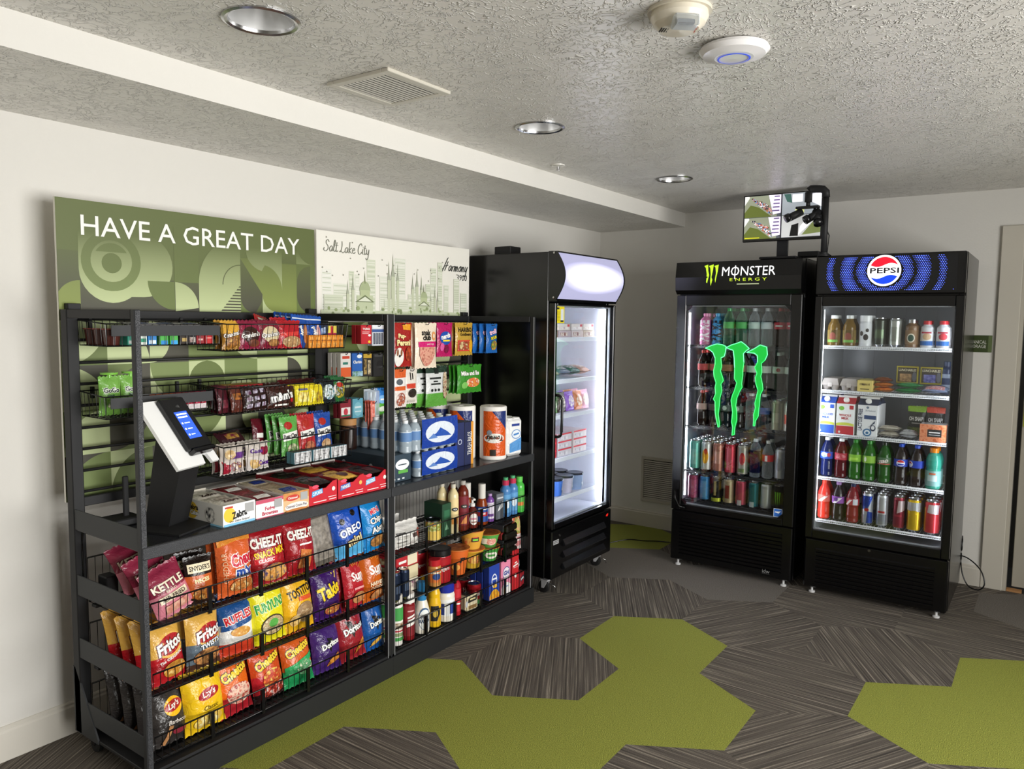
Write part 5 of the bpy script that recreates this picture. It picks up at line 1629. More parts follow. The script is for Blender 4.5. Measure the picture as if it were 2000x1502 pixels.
GT = 'packs in the top left tray'
for k, (x, c, dec, lab) in enumerate((
        (1.395, '#3aa58c:p', [('r', -.4, .15, .4, .5, '#e9f2ec:p')], 'teal and white gum pack'), (1.432, '#e6efe8:p', [('r', -.4, .3, .4, .7, '#2f9a78:p')], 'white and green gum pack'), (1.468, '#2f7fc4:p', [('r', -.4, .1, .4, .5, '#dfeefa:p')], 'blue and white gum pack'),
        (1.512, '#4db04a:p', [('r', -.4, .0, .4, .45, '#2a8ad0:p')], 'green and blue gum pack'), (1.550, '#4db04a:p', [('r', -.4, .0, .4, .45, '#38a2e4:p')], 'green and bright blue gum pack'), (1.590, '#2a2018:p', [('r', -.3, .3, .3, .7, '#b59a5a:p')], 'black and gold mint pack'),
        (1.622, '#1b1a1c:p', [('r', -.35, .2, .35, .8, '#6a2a2a+#d9d2c8:n')], 'black mint pack with red print'), (1.655, '#8f1a22:p', [('r', -.3, .4, .3, .6, '#e0b8b0:p')], 'dark red cinnamon gum pack'), (1.690, '#c01c24:p', [('r', -.4, .6, .4, .75, '#e88a80:p')], 'bright red gum pack'))):
    put('gum_pack', 'gum pack', lab + ' under the price strip', carton(.032, .075, .032, c, None, None, dec), x, 2.655, 1.4985, 0, 0, 0, 1, grp=GT)
    put('gum_pack', 'gum pack', lab + ' upper layer under the strip', carton(.032, .075, .026, c, None, None, dec), x, 2.657, 1.5308, 0, 0, 0, 1, grp=GT)
for k in range(3):
    put('pudding_cup', 'cup', ('brown chocolate pudding cup nearest the rack post', 'brown chocolate pudding cup in the middle of the tray', 'brown chocolate pudding cup at the back of the tray')[k],
        [('cup', turned([(0, 0, '#4a211b:g'), (.024, 0, '#4a211b:g'), (.030, .052, '#5a2a22:g'), (.033, .054, '#5a2a22:g')], 18)), ('foil_lid', turned([(.034, .054, '#8a3a34:g'), (.034, .057, '#8a3a34:g'), (0, .057, '#8a3a34:g')], 18))], 1.338, 2.645 + k * .062, 1.4985, grp='pudding cups')
    put('candy_roll', 'candy', ('white and blue candy packet lying on top of the gum, left', 'white and blue candy packet lying on top of the gum, middle', 'white and blue candy packet lying on top of the gum, right')[k], bag(.10, .05, .012, '#dfe0e6', [('r', -.4, .2, .3, .6, '#2a3a8a')], k), 1.45 + k * .095, 2.640, 1.562, 0, -1.35)

GP = [('t', 'GoGo', 0, .66, .13, '#16301a', {'b': .04, 'w': .72, 'o': WH}), ('e', .1, .3, .3, .14, '#b5d87a+#5a9a3a+#f2ead0:n'), ('r', -.2, .48, .1, .55, '#2a5a2a')]
for k, (x, y, lab) in enumerate(((1.352, 2.70, 'green squeeze fruit pouch with wide cap, left of the pair'), (1.436, 2.715, 'green squeeze fruit pouch with wide cap, right of the pair'))):
    t = thing('fruit_pouch', lab, 'pouch', (x, y, 1.2485), .05, 'green fruit pouches')
    link('pouch', bag(.082, .138, .03, '#74a84a', GP, 60 + k), t)
    MB().lathe([(.006, .134, '#7fc04a:g'), (.006, .146, '#7fc04a:g'), (.028, .146, '#7fc04a:g'), (.029, .153, '#7fc04a:g'), (0, .154, '#7fc04a:g')], 20).obj('wide_cap', t)
for k, (x, c, lab) in enumerate(((1.500, '#c8561c', 'orange fruit bar'), (1.545, '#d9661c', 'bright orange fruit bar'), (1.590, '#b8241f', 'red fruit bar'), (1.630, '#a81838', 'crimson chewy candy pack, left'), (1.660, '#b01a3c', 'crimson chewy candy pack, middle'), (1.688, '#a01634', 'crimson chewy candy pack, right'))):
    put('candy_bar', 'candy bar', lab + ' in the tray behind the kiosk', bag(.042 if k < 3 else .03, .066, .022, [(.25, '#e9dfe0'), (1.01, c)], [('r', -.3, .45, .3, .7, '#f0c8b0' if k < 3 else '#e7dbe0')], 70 + k), x, 2.66, 1.2485, 0, -.1, 0, 1, grp='bars in the tray behind the kiosk')

# cookies basket
GB = 'packs in the top wire basket'
GRM = lambda a, b_: [('e', .0, .52, .38, .30, a), ('t', "Grandma's", 0, .52, .17, WH, {'b': .03, 'r': 8, 'w': .85, 'o': '#4a2a1a'}), ('e', .1, .22, .26, .13, b_)]
put('cookie_pack', 'cookie pack', 'gold and brown oatmeal cookie pack, leftmost in the top basket', bag(.09, .112, .03, [(.55, '#a9782e'), (1.01, '#dfa83a')], [('t', "Grandma's", 0, .55, .15, WH, {'b': .03, 'r': 12, 'w': .9, 'o': '#4a2a1a'}), ('e', 0, .26, .38, .2, '#b5772e+#7a4a1a+#e0b060:n')], 80), 1.795, 2.628, 1.4705, 0, -.12, 0, 2, (0, .04, .003), GB)
put('cookie_pack', 'cookie pack', 'maroon chocolate cookie pack in the top basket', bag(.108, .112, .03, '#8c1c3c', GRM('#3a1c14', '#5a2a1c+#8a4a2a:n'), 81), 1.878, 2.626, 1.4705, 0, -.12, 0, 2, (.012, .04, .004), GB)
put('cookie_pack', 'cookie pack', 'maroon pack with chocolate chip cookie picture in the top basket', bag(.11, .114, .03, '#7c1a30', GRM('#d9c8a0', '#c08a4a+#6a3a1a:n'), 82), 1.972, 2.624, 1.4705, 0, -.12, 0, 2, (0, .04, .004), GB)
put('cookie_pack', 'cookie pack', 'red peanut butter cookie pack in the top basket', bag(.125, .116, .03, '#b01c26', [('q', [(-.4, .42), (.4, .48), (.4, .62), (-.4, .55)], '#d9403a'), ('e', .05, .24, .40, .2, '#c9a070+#a5784a+#e8cfa0:n')], 83), 2.068, 2.622, 1.4705, 0, -.12, 0, 2, (0, .04, .012), GB)
put('cookie_pack', 'cookie pack', 'crumpled red pack sticking up behind the red cookies', bag(.09, .12, .03, '#a8161f', [('r', -.3, .8, .3, .9, '#e8d8d0')], 84), 2.012, 2.72, 1.492, .3, -.3, .2, 1, grp=GB)
POP = [('t', 'pop', -.02, .52, .16, WH, {'b': .05, 'r': -70, 'w': .6}), ('e', .22, .45, .13, .3, '#c98a5a+#a5623a:n'), ('r', -.46, .88, .46, .92, '#dfe8f5')]
put('pastry_pack', 'pastry pack', 'royal blue toaster pastry pack, left', bag(.10, .14, .026, '#1c4ca0', POP, 85), 2.130, 2.632, 1.4705, .1, -.12, .08, 4, (-.004, .032, .003), GB)
put('pastry_pack', 'pastry pack', 'royal blue toaster pastry pack, right', bag(.10, .135, .026, '#1c4ca0', [('t', 'pop', -.02, .52, .16, WH, {'b': .05, 'r': -70, 'w': .6}), ('e', .22, .45, .13, .3, '#d98a8a+#efe0d8:n'), ('r', -.46, .88, .46, .92, '#dfe8f5')], 86), 2.208, 2.638, 1.4705, 0, -.12, .03, 3, (0, .032, .003), GB)
for k in range(6):
    put('cracker_pack', 'cracker pack', 'orange cheese cracker pack number %s along the basket front' % ('one', 'two', 'three', 'four', 'five', 'six')[k], carton(.031, .03, .055, '#e08a1e:p', None, None, [('r', -.4, .55, .4, .6, '#8a4a12:p'), ('r', -.34, .66, .34, .86, '#f0a84a:p'), ('r', -.34, .12, .34, .4, '#f3b45a+#b86a1a:n')]), 2.172 + k * .0325, 2.622 if k else 2.622, 1.4705, grp='orange cracker packs')
put('snack_box', 'snack box', 'dark navy wafer box behind the orange crackers', carton(.075, .04, .10, '#16203a:p', None, None, [('p', [(-.3, .5), (.3, .62), (.28, .9), (-.2, .8)], '#cfdcec+#5a7ab0:n')]), 2.262, 2.668, 1.4705, grp=GB)
put('snack_box', 'snack box', 'yellow and magenta candy box at the right end of the top basket', carton(.062, .035, .095, '#c81c60:p', None, None, [('r', -.5, .66, .5, 1, '#f2de5a:p'), ('r', -.05, .5, .2, .98, '#c8283a:p'), ('r', -.3, .1, .3, .3, '#f0a84a:p')]), 2.322, 2.672, 1.4705, grp=GB)

# candy basket
GC = 'packs in the candy basket'
put('candy_bar', 'candy bar', 'dark maroon chocolate bar, leftmost in the candy basket', bag(.06, .105, .022, '#4a1420', [('r', -.3, .2, .3, .5, '#7a2a3a+#2a0c10:n')], 90), 1.752, 2.622, 1.2245, .2, -.2, 0, 3, (.004, .03, .0), GC)
put('candy_bar', 'candy bar', 'brown chocolate bar pack with orange crisp print', bag(.06, .10, .022, '#5a2a20', [('r', -.4, .5, .4, .75, '#c97a2a+#3a1612:n')], 91), 1.805, 2.612, 1.2245, .1, -.2, 0, 3, (0, .03, 0), GC)
put('candy_bar', 'candy bar', 'dark brown bar stack with white and blue lettering in the candy basket', bag(.12, .092, .035, '#2a1412', [('q', [(-.4 + .28 * i, .12 + .3 * j + .03 * i), (-.2 + .28 * i, .14 + .3 * j + .03 * i), (-.18 + .28 * i, .32 + .3 * j + .03 * i), (-.38 + .28 * i, .3 + .3 * j + .03 * i)], '#d8d4e6+#5a2a4a:n') for i in range(3) for j in range(3)], 92), 1.885, 2.608, 1.2245, 0, -.15, 0, 2, (0, .045, .004), GC)
put('candy_bag', 'candy bag', 'chocolate brown candy bag with big white letters', bag(.14, .088, .035, '#3a1a14', [('t', "m&m's", 0, .58, .42, WH, {'b': .05, 'r': 8, 'w': .84, 'o': '#120806'}), ('e', .34, .35, .07, .1, '#b01c26'), ('r', -.3, .12, .2, .2, WH)], 93), 2.008, 2.606, 1.2245, 0, -.12, 0, 3, (0, .045, .005), GC)
put('candy_bag', 'candy bag', 'lemon yellow peanut candy pack, left of two', bag(.085, .085, .03, '#ead92a', [('r', -.3, .2, .3, .7, '#f6ee9a+#d9b41a:n'), ('r', -.3, .78, .3, .88, '#6a6a8a')], 94), 2.120, 2.606, 1.2245, 0, -.1, 0, 2, (0, .04, .004), GC)
put('candy_bag', 'candy bag', 'lemon yellow peanut candy pack, right of two', bag(.08, .085, .03, '#e6d224', [('e', .05, .4, .2, .3, '#8a5a20+#e6d224:n')], 95), 2.195, 2.608, 1.2245, 0, -.1, 0, 2, (0, .04, .004), GC)
put('candy_bag', 'candy bag', 'black and rainbow gummy candy bag in the candy basket', bag(.085, .10, .03, '#1c2326', [('e', 0, .5, .4, .34, '#2a7a8a+#e6eef0+#3a5a2a:n')], 96), 2.262, 2.610, 1.2245, 0, -.1, 0, 2, (0, .04, .004), GC)
put('candy_bag', 'candy bag', 'green and yellow sour candy bag, rightmost in the candy basket', bag(.08, .11, .03, '#2a6a3a', [('e', 0, .5, .4, .34, '#e0c030+#1c4a2a+#d9d2c8:n'), ('e', .05, .7, .25, .1, '#c83a2a')], 97), 2.325, 2.614, 1.2245, 0, -.1, 0, 2, (0, .04, .004), GC)
put('candy_box', 'candy box', 'red open display box of yellow candies at the back of the candy basket', carton(.17, .08, .10, '#b81c20:p', '#8a1418:p', '#d9a83a+#8a4a1a:n'), 1.90, 2.735, 1.2245, grp=GC)
put('candy_bag', 'candy bag', 'long maroon liquorice pack lying at the back of the candy basket', bag(.22, .07, .03, '#5a1a1e', [('r', -.4, .4, .4, .6, '#8a4a4a')], 98), 2.22, 2.735, 1.262, 0, -.5, 0, 1, grp=GC)

# cookie pack basket
GK = 'packs in the lowest wire basket'
for k, (x, z, c, dec, lab) in enumerate((
        (1.765, .9865, '#d9cfc8', [('r', -.45, .1, -.2, .9, '#a81c34'), ('e', .05, .5, .28, .3, '#c9974a+#7a4a6a+#f0e4d0:n')], 'white and red sandwich cookie pack, bottom left'),
        (1.765, 1.036, '#cfc4ba', [('r', -.2, .2, .4, .6, '#6a3a8a'), ('e', -.2, .5, .2, .3, '#b5853a+#e8d0a0:n')], 'white and purple sandwich cookie pack, top left'),
        (1.880, .9865, '#ddd6d0', [('e', -.2, .5, .22, .36, '#c9974a+#e0c080:n'), ('t', 'Cakes', .16, .5, .3, '#5a2a8a', {'b': .04, 'w': .5})], 'white cookie pack with purple script'),
        (1.880, 1.036, '#d6cdc4', [('e', .2, .5, .2, .34, '#8a1c3a'), ('t', 'Cakes', -.16, .5, .3, '#5a2a8a', {'b': .04, 'w': .5})], 'white cookie pack with dark cherry picture'))):
    put('cookie_pack', 'cookie pack', lab + ' of the lowest basket', bag(.11, .062, .05, c, dec, 100 + k), x, 2.598, z, 0, -.06, 0, 2, (.005, .06, .0), GK)
put('cookie_pack', 'cookie pack', 'dark pack lying on the pile at the back of the lowest basket', bag(.14, .07, .04, '#3a1820', [('r', -.3, .3, .2, .7, '#b8963a+#6a1c34:n')], 104), 1.845, 2.69, 1.082, .2, -.8, 0, 1, grp=GK)
put('cookie_pack', 'cookie pack', 'maroon pack leaning behind the green pouches', bag(.07, .10, .025, '#5a1420', [('r', -.3, .2, .3, .4, WH)], 105), 1.985, 2.73, 1.07, .2, -.2, .1, 1, grp=GK)
BC = lambda c: [('q', [(-.42, .38), (.42, .44), (.42, .64), (-.42, .58)], WH), ('t', 'Bear Claw', 0, .51, .12, '#1c1a1a', {'b': .04, 'w': .78, 'r': 3}), ('e', -.1, .78, .22, .1, '#a8281c'), ('e', .05, .18, .3, .13, c)]
for x, c, pc_, lab, n in ((2.068, '#5da24a', '#3a6a2a+#d9d0b0:n', 'green pastry pouch with white name band', 3), (2.160, '#b02a2c', '#c9805a+#8a2a1c:n', 'red pastry pouch with white name band', 2), (2.252, '#1f489a', '#d9b890+#a5703a:n', 'blue pastry pouch with white name band', 2)):
    put('snack_pouch', 'pouch', lab, bag(.095, .165, .028, c, BC(pc_), 110), x, 2.625, 1.015, 0, -.12, 0, n, (-.008, .036, .004), 'pastry pouches in the lowest basket')
for k, (x, z, lab) in enumerate(((2.085, .9865, 'flat white nutrition bar carton in front of the green pouch'), (2.185, .9865, 'flat white nutrition bar carton in front of the red pouch'), (2.285, .9865, 'flat white nutrition bar carton in front of the blue pouch'))):
    put('bar_carton', 'carton', lab, carton(.092, .05, .05, '#cfcfcf:p', '#6aa0b0:p', '#3a4044:p', [('r', -.42, .1 + .3 * q, .42, .26 + .3 * q, '#3a3c40+#e8e8e8:n') for q in range(3)]), x, 2.592, z, grp=GK)

# ================================================================== pegs and hanging goods on the second rack
def peg(x, z, y0=2.60):
    MB().tube([(x, 2.812, z), (x, y0, z), (x, y0 - .008, z + .010)], .0022, '#5a5b5f:s', 6).obj('peg_hook', r2)


def hang(label, x, z0, z1, w, base, dec, seed, n=1, y=2.625, d=.022, name='hanging_pouch', cat='pouch', grp='pouches hanging on pegs', rz=0, boxy=False, step=None):
    h = round(z1 - z0, 3)
    peg(x, z1 - .006, y - .02)
    me = carton(w, d, h, base, None, None, dec) if boxy else bag(w, h, d, base, dec, seed)
    put(name, cat, label, me, x, y, z0, rz, 0, 0, n, step or (0, d + .006, 0), grp)


hang('red carded medicine box hanging by the chip rack', 2.566, 1.478, 1.568, .068, '#c41f2c:p', [('t', 'TYLENOL', 0, .80, .12, WH, {'b': .03, 'w': .7}), ('r', -.4, .62, .3, .66, '#f0c0c0:p'), ('r', -.4, .54, .2, .58, '#f0c0c0:p'), ('e', .28, .46, .14, .06, '#f0f0ee:p'), ('e', .25, .12, .12, .07, '#f0d030:p')], 0, 2, 2.70, .03, 'medicine_box', 'medicine box', 'small boxes on pegs', boxy=True)
hang('battery blister pack with white header on a peg', 2.650, 1.468, 1.568, .078, '#cfd4dc:p', [('r', -.5, .84, .5, 1, '#e8ebef:p'), ('r', -.5, .66, .5, .8, '#3a5a96:p')] + [('r', -.42 + .22 * k, .08, -.26 + .22 * k, .62, '#1a1d26:p') for k in range(4)] + [('r', -.38 + .22 * k, .1, -.35 + .22 * k, .6, '#b9c4d8:p') for k in range(4)], 0, 2, 2.70, .016, 'battery_pack', 'batteries', 'small boxes on pegs', boxy=True)
hang('white and orange cold medicine box on a peg', 2.437, 1.327, 1.438, .062, '#e9e4de:p', [('r', -.5, .0, .5, .4, '#e2602a:p'), ('r', -.36, .76, .36, .88, '#d0442a:p'), ('r', -.3, .52, .2, .62, '#2a7a6a:p')], 0, 3, 2.70, .026, 'medicine_box', 'medicine box', 'small boxes on pegs', boxy=True)
hang('blue allergy medicine box with white cloud on a peg', 2.507, 1.327, 1.436, .066, '#2360b4:p', [('e', .2, .86, .24, .08, '#eef4fb:p'), ('t', 'Claritin', 0, .62, .13, WH, {'b': .03, 'w': .8}), ('r', -.5, .0, .5, .22, '#5a8a5a+#a8c8e0:n')], 0, 2, 2.70, .03, 'medicine_box', 'medicine box', 'small boxes on pegs', boxy=True)
hang('black and gold razor pack on a peg', 2.577, 1.322, 1.433, .066, '#1d1813:p', [('r', -.4, .8, .4, .98, '#b8952a:p'), ('r', -.36, .1, -.1, .75, '#c9a860+#2a2018:n'), ('r', .02, .05, .3, .7, '#d9c8a0+#3a2a1a:n')], 0, 2, 2.70, .02, 'razor_pack', 'razor pack', 'small boxes on pegs', boxy=True)
hang('black charging cable pack on a peg', 2.650, 1.318, 1.431, .068, '#141414:p', [('e', .1, .5, .3, .2, '#2a2a2a:g'), ('r', -.4, .85, .4, .95, '#3a3a3a:p')], 0, 2, 2.70, .02, 'cable_pack', 'cable pack', 'small boxes on pegs', boxy=True)
hang('deep red and white adhesive strip pack on a peg', 2.436, 1.135, 1.222, .066, '#8c1c2c:p', [('r', -.42, .08, .42, .56, '#efe9e4:p'), ('e', 0, .32, .2, .2, '#c83a4a:p'), ('r', -.42, .08, .42, .16, '#3a7a5a:p')], 0, 2, 2.70, .022, 'bandage_pack', 'bandage pack', 'small boxes on pegs', boxy=True)
hang('pale teal floss tub pack on a peg', 2.504, 1.130, 1.222, .066, '#5fa3b8:p', [('e', 0, .45, .4, .36, '#7fbccb:p'), ('r', -.3, .5, .3, .6, '#cfe4ea:p'), ('r', -.3, .3, .3, .36, '#cfe4ea:p')], 0, 2, 2.695, .03, 'floss_pack', 'floss pack', 'small boxes on pegs', boxy=True)
hang('coral comb pack hanging below the floss', 2.560, 1.068, 1.205, .030, '#dd6a55', [('r', -.3, .1, .3, .9, '#f2b0a0+#c85040:n')], 120, 3, 2.64, .012, 'comb_pack', 'comb pack')
t = thing('toothbrush_pack', 'clear toothbrush twin pack hanging on a peg', 'toothbrush pack', (2.605, 2.70, 1.092), 0)
peg(2.605, 1.258, 2.68)
MB().box(-.045, -.002, 0, .045, .0, .168, '#aeb6bd:p', .001).obj('card', t)
for sx, c in ((-.018, '#3a5fa8:g'), (.018, '#c8cdd4:g')):
    MB().tube([(sx, -.008, .01), (sx * 1.1, -.010, .07), (sx * .8, -.009, .12), (sx * .8, -.009, .152)], .0045, c, 8).obj('toothbrush', t)
    MB().box(sx * .8 - .004, -.020, .128, sx * .8 + .004, -.012, .150, '#f0f2f4:p').obj('bristles', t)
MB().box(-.042, -.022, .004, .042, -.003, .158, '#e8eef2:c', .003).obj('blister', t)
hang('blue and green soap pouch hanging beside the front post', 2.676, 1.125, 1.256, .080, [(.42, '#57a83c'), (1.01, '#2f78c4')], [('e', 0, .60, .36, .16, '#7fb6e6'), ('r', -.2, .57, .2, .63, WH), ('e', 0, .24, .4, .1, '#e6eedc')], 121, 2, 2.70)

hang('red dog treat pouch with dog picture, hanging left', 2.745, 1.362, 1.578, .140, '#a3241f', [('q', [(.02, .86), (.42, .84), (.44, .98), (.02, .98)], '#e8a02a'), ('t', 'Pup-', -.06, .70, .14, '#f6e2a0', {'b': .05, 'w': .7, 'o': '#5a0c10'}), ('t', 'Peroni', .02, .56, .14, '#f6e2a0', {'b': .05, 'w': .8, 'o': '#5a0c10'}), ('e', -.22, .22, .22, .2, '#efeae4'), ('e', -.24, .33, .16, .12, '#efe6dc'), ('e', -.32, .34, .05, .08, '#8a5a3a'), ('e', -.14, .34, .05, .08, '#8a5a3a'), ('e', -.22, .26, .05, .03, '#1a1512'), ('e', .25, .3, .18, .16, '#7a2a18+#c8502a:n')], 130, 2)
hang('cream gummy ring pouch with magenta band, longest of the pouches', 2.890, 1.350, 1.578, .165, '#ecdcc6', [('t', 'snak', -.02, .80, .13, '#1c1715', {'b': .04, 'w': .5}), ('t', 'club', .0, .69, .13, '#1c1715', {'b': .04, 'w': .5}), ('e', .34, .72, .1, .1, '#e89a5a'), ('e', .34, .72, .05, .05, '#ecdcc6'), ('r', -.40, .48, .44, .60, '#cf1f70'), ('t', 'peach rings', .14, .54, .05, WH, {'w': .4}), ('b', .36, (.30, .05, .30), (.48, .48, .48), '#c9786a+#e0a890+#b06050:n')], 131, 2, 2.600)
hang('magenta gummy cluster pouch with blue name cloud', 3.065, 1.402, 1.580, .128, '#b81c60', [('e', .0, .56, .38, .2, '#1d4fa8'), ('t', 'nerds', .0, .62, .15, WH, {'b': .05, 'w': .62, 'r': 10}), ('r', -.2, .46, .26, .51, '#f0d838'), ('e', .05, .24, .14, .13, '#7a123c'), ('e', -.25, .3, .12, .12, '#d85a9a')], 132, 3)
hang('gold gummy bear pouch with black letters', 3.225, 1.404, 1.580, .150, '#c09a3a', [('t', 'HARIBO', .03, .80, .15, '#17130e', {'b': .04, 'w': .8}), ('t', 'Goldbears', .04, .66, .10, '#2a1e10', {'b': .02, 'i': .2, 'w': .78}), ('r', -.42, .14, .40, .48, '#d8453a'), ('r', -.38, .18, .3, .44, '#c8603a+#8a2a1c+#d9c890:n'), ('e', .36, .30, .12, .2, '#f0b020')], 133, 3)
hang('small blue sour gummy worm pouch with pink letters', 3.430, 1.412, 1.575, .105, '#2364b0', [('t', 'trolli', .05, .74, .17, '#f6c8e0', {'b': .05, 'w': .72, 'r': 10, 'o': '#14305a'}), ('t', 'SOUR', .1, .54, .11, '#f2e030', {'b': .05, 'w': .6, 'r': 10, 'o': '#1a1a10'}), ('e', .1, .28, .28, .17, '#e8a03a+#3a8a3a+#c83a4a:n')], 134, 4, 2.59, .018, step=(-.022, .03, 0))
hang('orange and white meat stick pouch, second row', 2.728, 1.162, 1.350, .092, [(.42, '#e7ddd6'), (.56, '#d8602a'), (.80, '#e9e6e2'), (1.01, '#d8602a')], [('e', -.1, .68, .25, .08, '#5a5f66'), ('e', .02, .22, .36, .18, '#c87a5a+#8a3a2a+#efe4dc:n')], 135, 2)
hang('white jerky pouch with red band and dark patch, second row', 2.822, 1.172, 1.346, .095, '#e4ddd2', [('r', -.12, .70, -.04, .92, '#2a2320'), ('r', .04, .72, .12, .9, '#2a2320'), ('r', -.4, .46, .3, .60, '#d0402a'), ('e', .05, .32, .34, .13, '#2f2521'), ('r', -.3, .05, .3, .12, '#c8c0b4')], 136, 2, 2.64)
hang('green and grey trail mix pouch with nut picture', 2.990, 1.146, 1.356, .170, [(.34, '#5aa03c'), (.82, '#d4d6d4'), (1.01, '#24382a')], [('r', -.14, .82, .06, .95, '#1c211d'), ('r', -.36, .69, .16, .735, '#20231f'), ('r', -.2, .62, .0, .65, '#20231f'), ('r', -.32, .55, .12, .59, '#20231f'), ('e', -.28, .42, .05, .035, '#1c211d'), ('e', -.12, .42, .05, .035, '#1c211d'), ('e', .04, .42, .05, .035, '#1c211d'), ('e', .36, .52, .13, .34, '#6a4a34+#d9c9a8+#8a2a20:n')], 137, 3, 2.615, step=(-.035, .034, 0))
hang('grass green candy pouch with white curved name', 3.245, 1.200, 1.352, .215, '#3d8f2c', [('t', 'Mike and Ike', .0, .72, .16, WH, {'b': .04, 'w': .9, 'o': '#1a4a14'}), ('e', .1, .38, .3, .17, '#e0a04a+#d8502a+#e6e2c0:n'), ('e', -.26, .3, .12, .12, '#7fc060')], 138, 3, 2.60)

# ================================================================== work top of the second rack
def water_pack(label, x0, x1, y0, y1, z0, h, nx, ny):
    t = thing('water_pack', label, 'water pack', ((x0 + x1) / 2, (y0 + y1) / 2, z0), 0, 'shrink wrapped water packs')
    r = min((x1 - x0) / nx, (y1 - y0) / ny) / 2
    sp = '#b8ccd8:c'
    pr = [(0, 0), (.85, 0), (1, .04), (.93, .2), (1, .32), (.93, .44), (1, .56), (.96, .72), (.7, .84), (.42, .90), (.42, .91)]
    me = turned([(a * r, z * h, '#c6d4de:t') for a, z in pr], 14)
    cp = turned([(.44 * r, .91 * h, '#eef2f5:g'), (.44 * r, h, '#eef2f5:g'), (0, h, '#eef2f5:g')], 12)
    lb = turned([(1.012 * r, .36 * h, '#5f86b8:p'), (1.012 * r, .64 * h, '#dfe9f2:p'), (1.012 * r, .66 * h, '#dfe9f2:p')], 14)
    for i in range(nx):
        for j in range(ny):
            e = link('bottle', me, t, (-(x1 - x0) / 2 + (i + .5) * (x1 - x0) / nx, -(y1 - y0) / 2 + (j + .5) * (y1 - y0) / ny, 0))
            link('cap', cp, e)
            link('label_band', lb, e)
    w, d = (x1 - x0) / 2 + .001, (y1 - y0) / 2 + .001
    b = MB()
    fm = lambda u, v, l: (u, -d - l - .004 * (1 - (2 * (v / h) - 1) ** 2), v)
    lw = .13
    cx = w - lw - .005
    b.decals(fm, [('r', cx - lw, .06 * h, cx + lw, .98 * h, '#1c3f9c'), ('e', cx, .52 * h, lw * .82, .34 * h, '#dfe6f0'), ('p', [(cx - .07, .40 * h), (cx + .08, .36 * h), (cx + .05, .5 * h), (cx + .0, .66 * h), (cx - .03, .5 * h)], '#2a55b0'), ('p', [(cx - .09, .34 * h), (cx - .02, .34 * h), (cx - .05, .5 * h)], '#5f86c8')], .0006)
    b.obj('printed_shrink_label', t)


put('water_carton', 'carton', 'slate blue sparkling water carton under the left end of the bottles', carton(.150, .36, .125, '#2c3e4c:p', '#33434f:p', '#3b4c58:p', [('e', .12, .62, .3, .2, '#e9eef0:p'), ('r', -.06, .6, .3, .64, '#2c3e4c:p'), ('e', -.3, .8, .07, .08, '#dfe6ea:p'), ('r', -.06, .30, .36, .42, '#5fae4a:p'), ('r', -.3, .08, -.2, .14, '#cfd6da:p'), ('r', -.1, .08, 0, .14, '#cfd6da:p'), ('r', .1, .08, .2, .14, '#cfd6da:p')], [('e', .2, .5, .04, .16, '#cfd6da:p'), ('e', -.3, .5, .04, .16, '#cfd6da:p')]), 2.510, 2.595, .8555)
water_pack('lower pack of bottled water with blue oval label on the work top', 2.62, 2.905, 2.40, 2.78, .8565, .122, 5, 6)
water_pack('upper pack of bottled water with blue oval label, stacked on the lower pack', 2.535, 2.905, 2.40, 2.78, .982, .150, 6, 6)
put('trash_bag_box', 'box', 'navy blue trash bag box with printed spine, left', carton(.07, .34, .225, '#232c5c:p', '#1c2347:p', '#20264a:p', [('e', 0, .56, .22, .06, '#cfd6ea:p'), ('e', 0, .56, .16, .045, '#232c5c:p')]), 2.962, 2.60, .8555, grp='trash bag boxes')
put('trash_bag_box', 'box', 'navy blue trash bag box with white lettering and orange edge, right', carton(.07, .34, .222, '#1f2750:p', '#1c2347:p', '#20264a:p', [('r', .22, .0, .5, 1, '#e39a2e:p'), ('t', 'TRASH BAGS', .06, .5, .16, WH + ':p', {'r': 90, 'w': 1.7})]), 3.036, 2.60, .8555, grp='trash bag boxes')


def towel(label, x, y, r=.072, h=.285, rz=0):
    t = thing('paper_towel_roll', label, 'paper towels', (x, y, .8555), rz, 'paper towel rolls')
    b = MB().lathe([(0, 0, '#efece6:p'), (r * .96, 0, '#efece6:p'), (r, .006, '#efece6:p'), (r, h - .006, '#efece6:p'), (r * .95, h, '#efece6:p'), (.02, h - .002, '#efece6:p'), (.02, h - .03, '#b9a98c:p'), (0, h - .03, '#6a5a44:p')], 36)
    b.obj('roll', t)
    b = MB().decals(cyl(r), [('r', -.072, .022, .066, .262, '#d8591c:f', {'n': (14, 3)}), ('q', [(.012, .222), (.066, .16), (.066, .262), (-.022, .262)], '#20306e:f'), ('e', -.01, .118, .058, .026, '#e9e6de:f'), ('t', 'Towels', -.005, .118, .03, '#23241f:p', {'b': .03, 'i': .2, 'r': 180, 'w': .09}), ('e', -.035, .148, .014, .014, '#8a8f96:f'), ('r', -.03, .024, 0, .058, '#23180f:p')], .0012, .0004, 2)
    b.obj('printed_wrap', t)


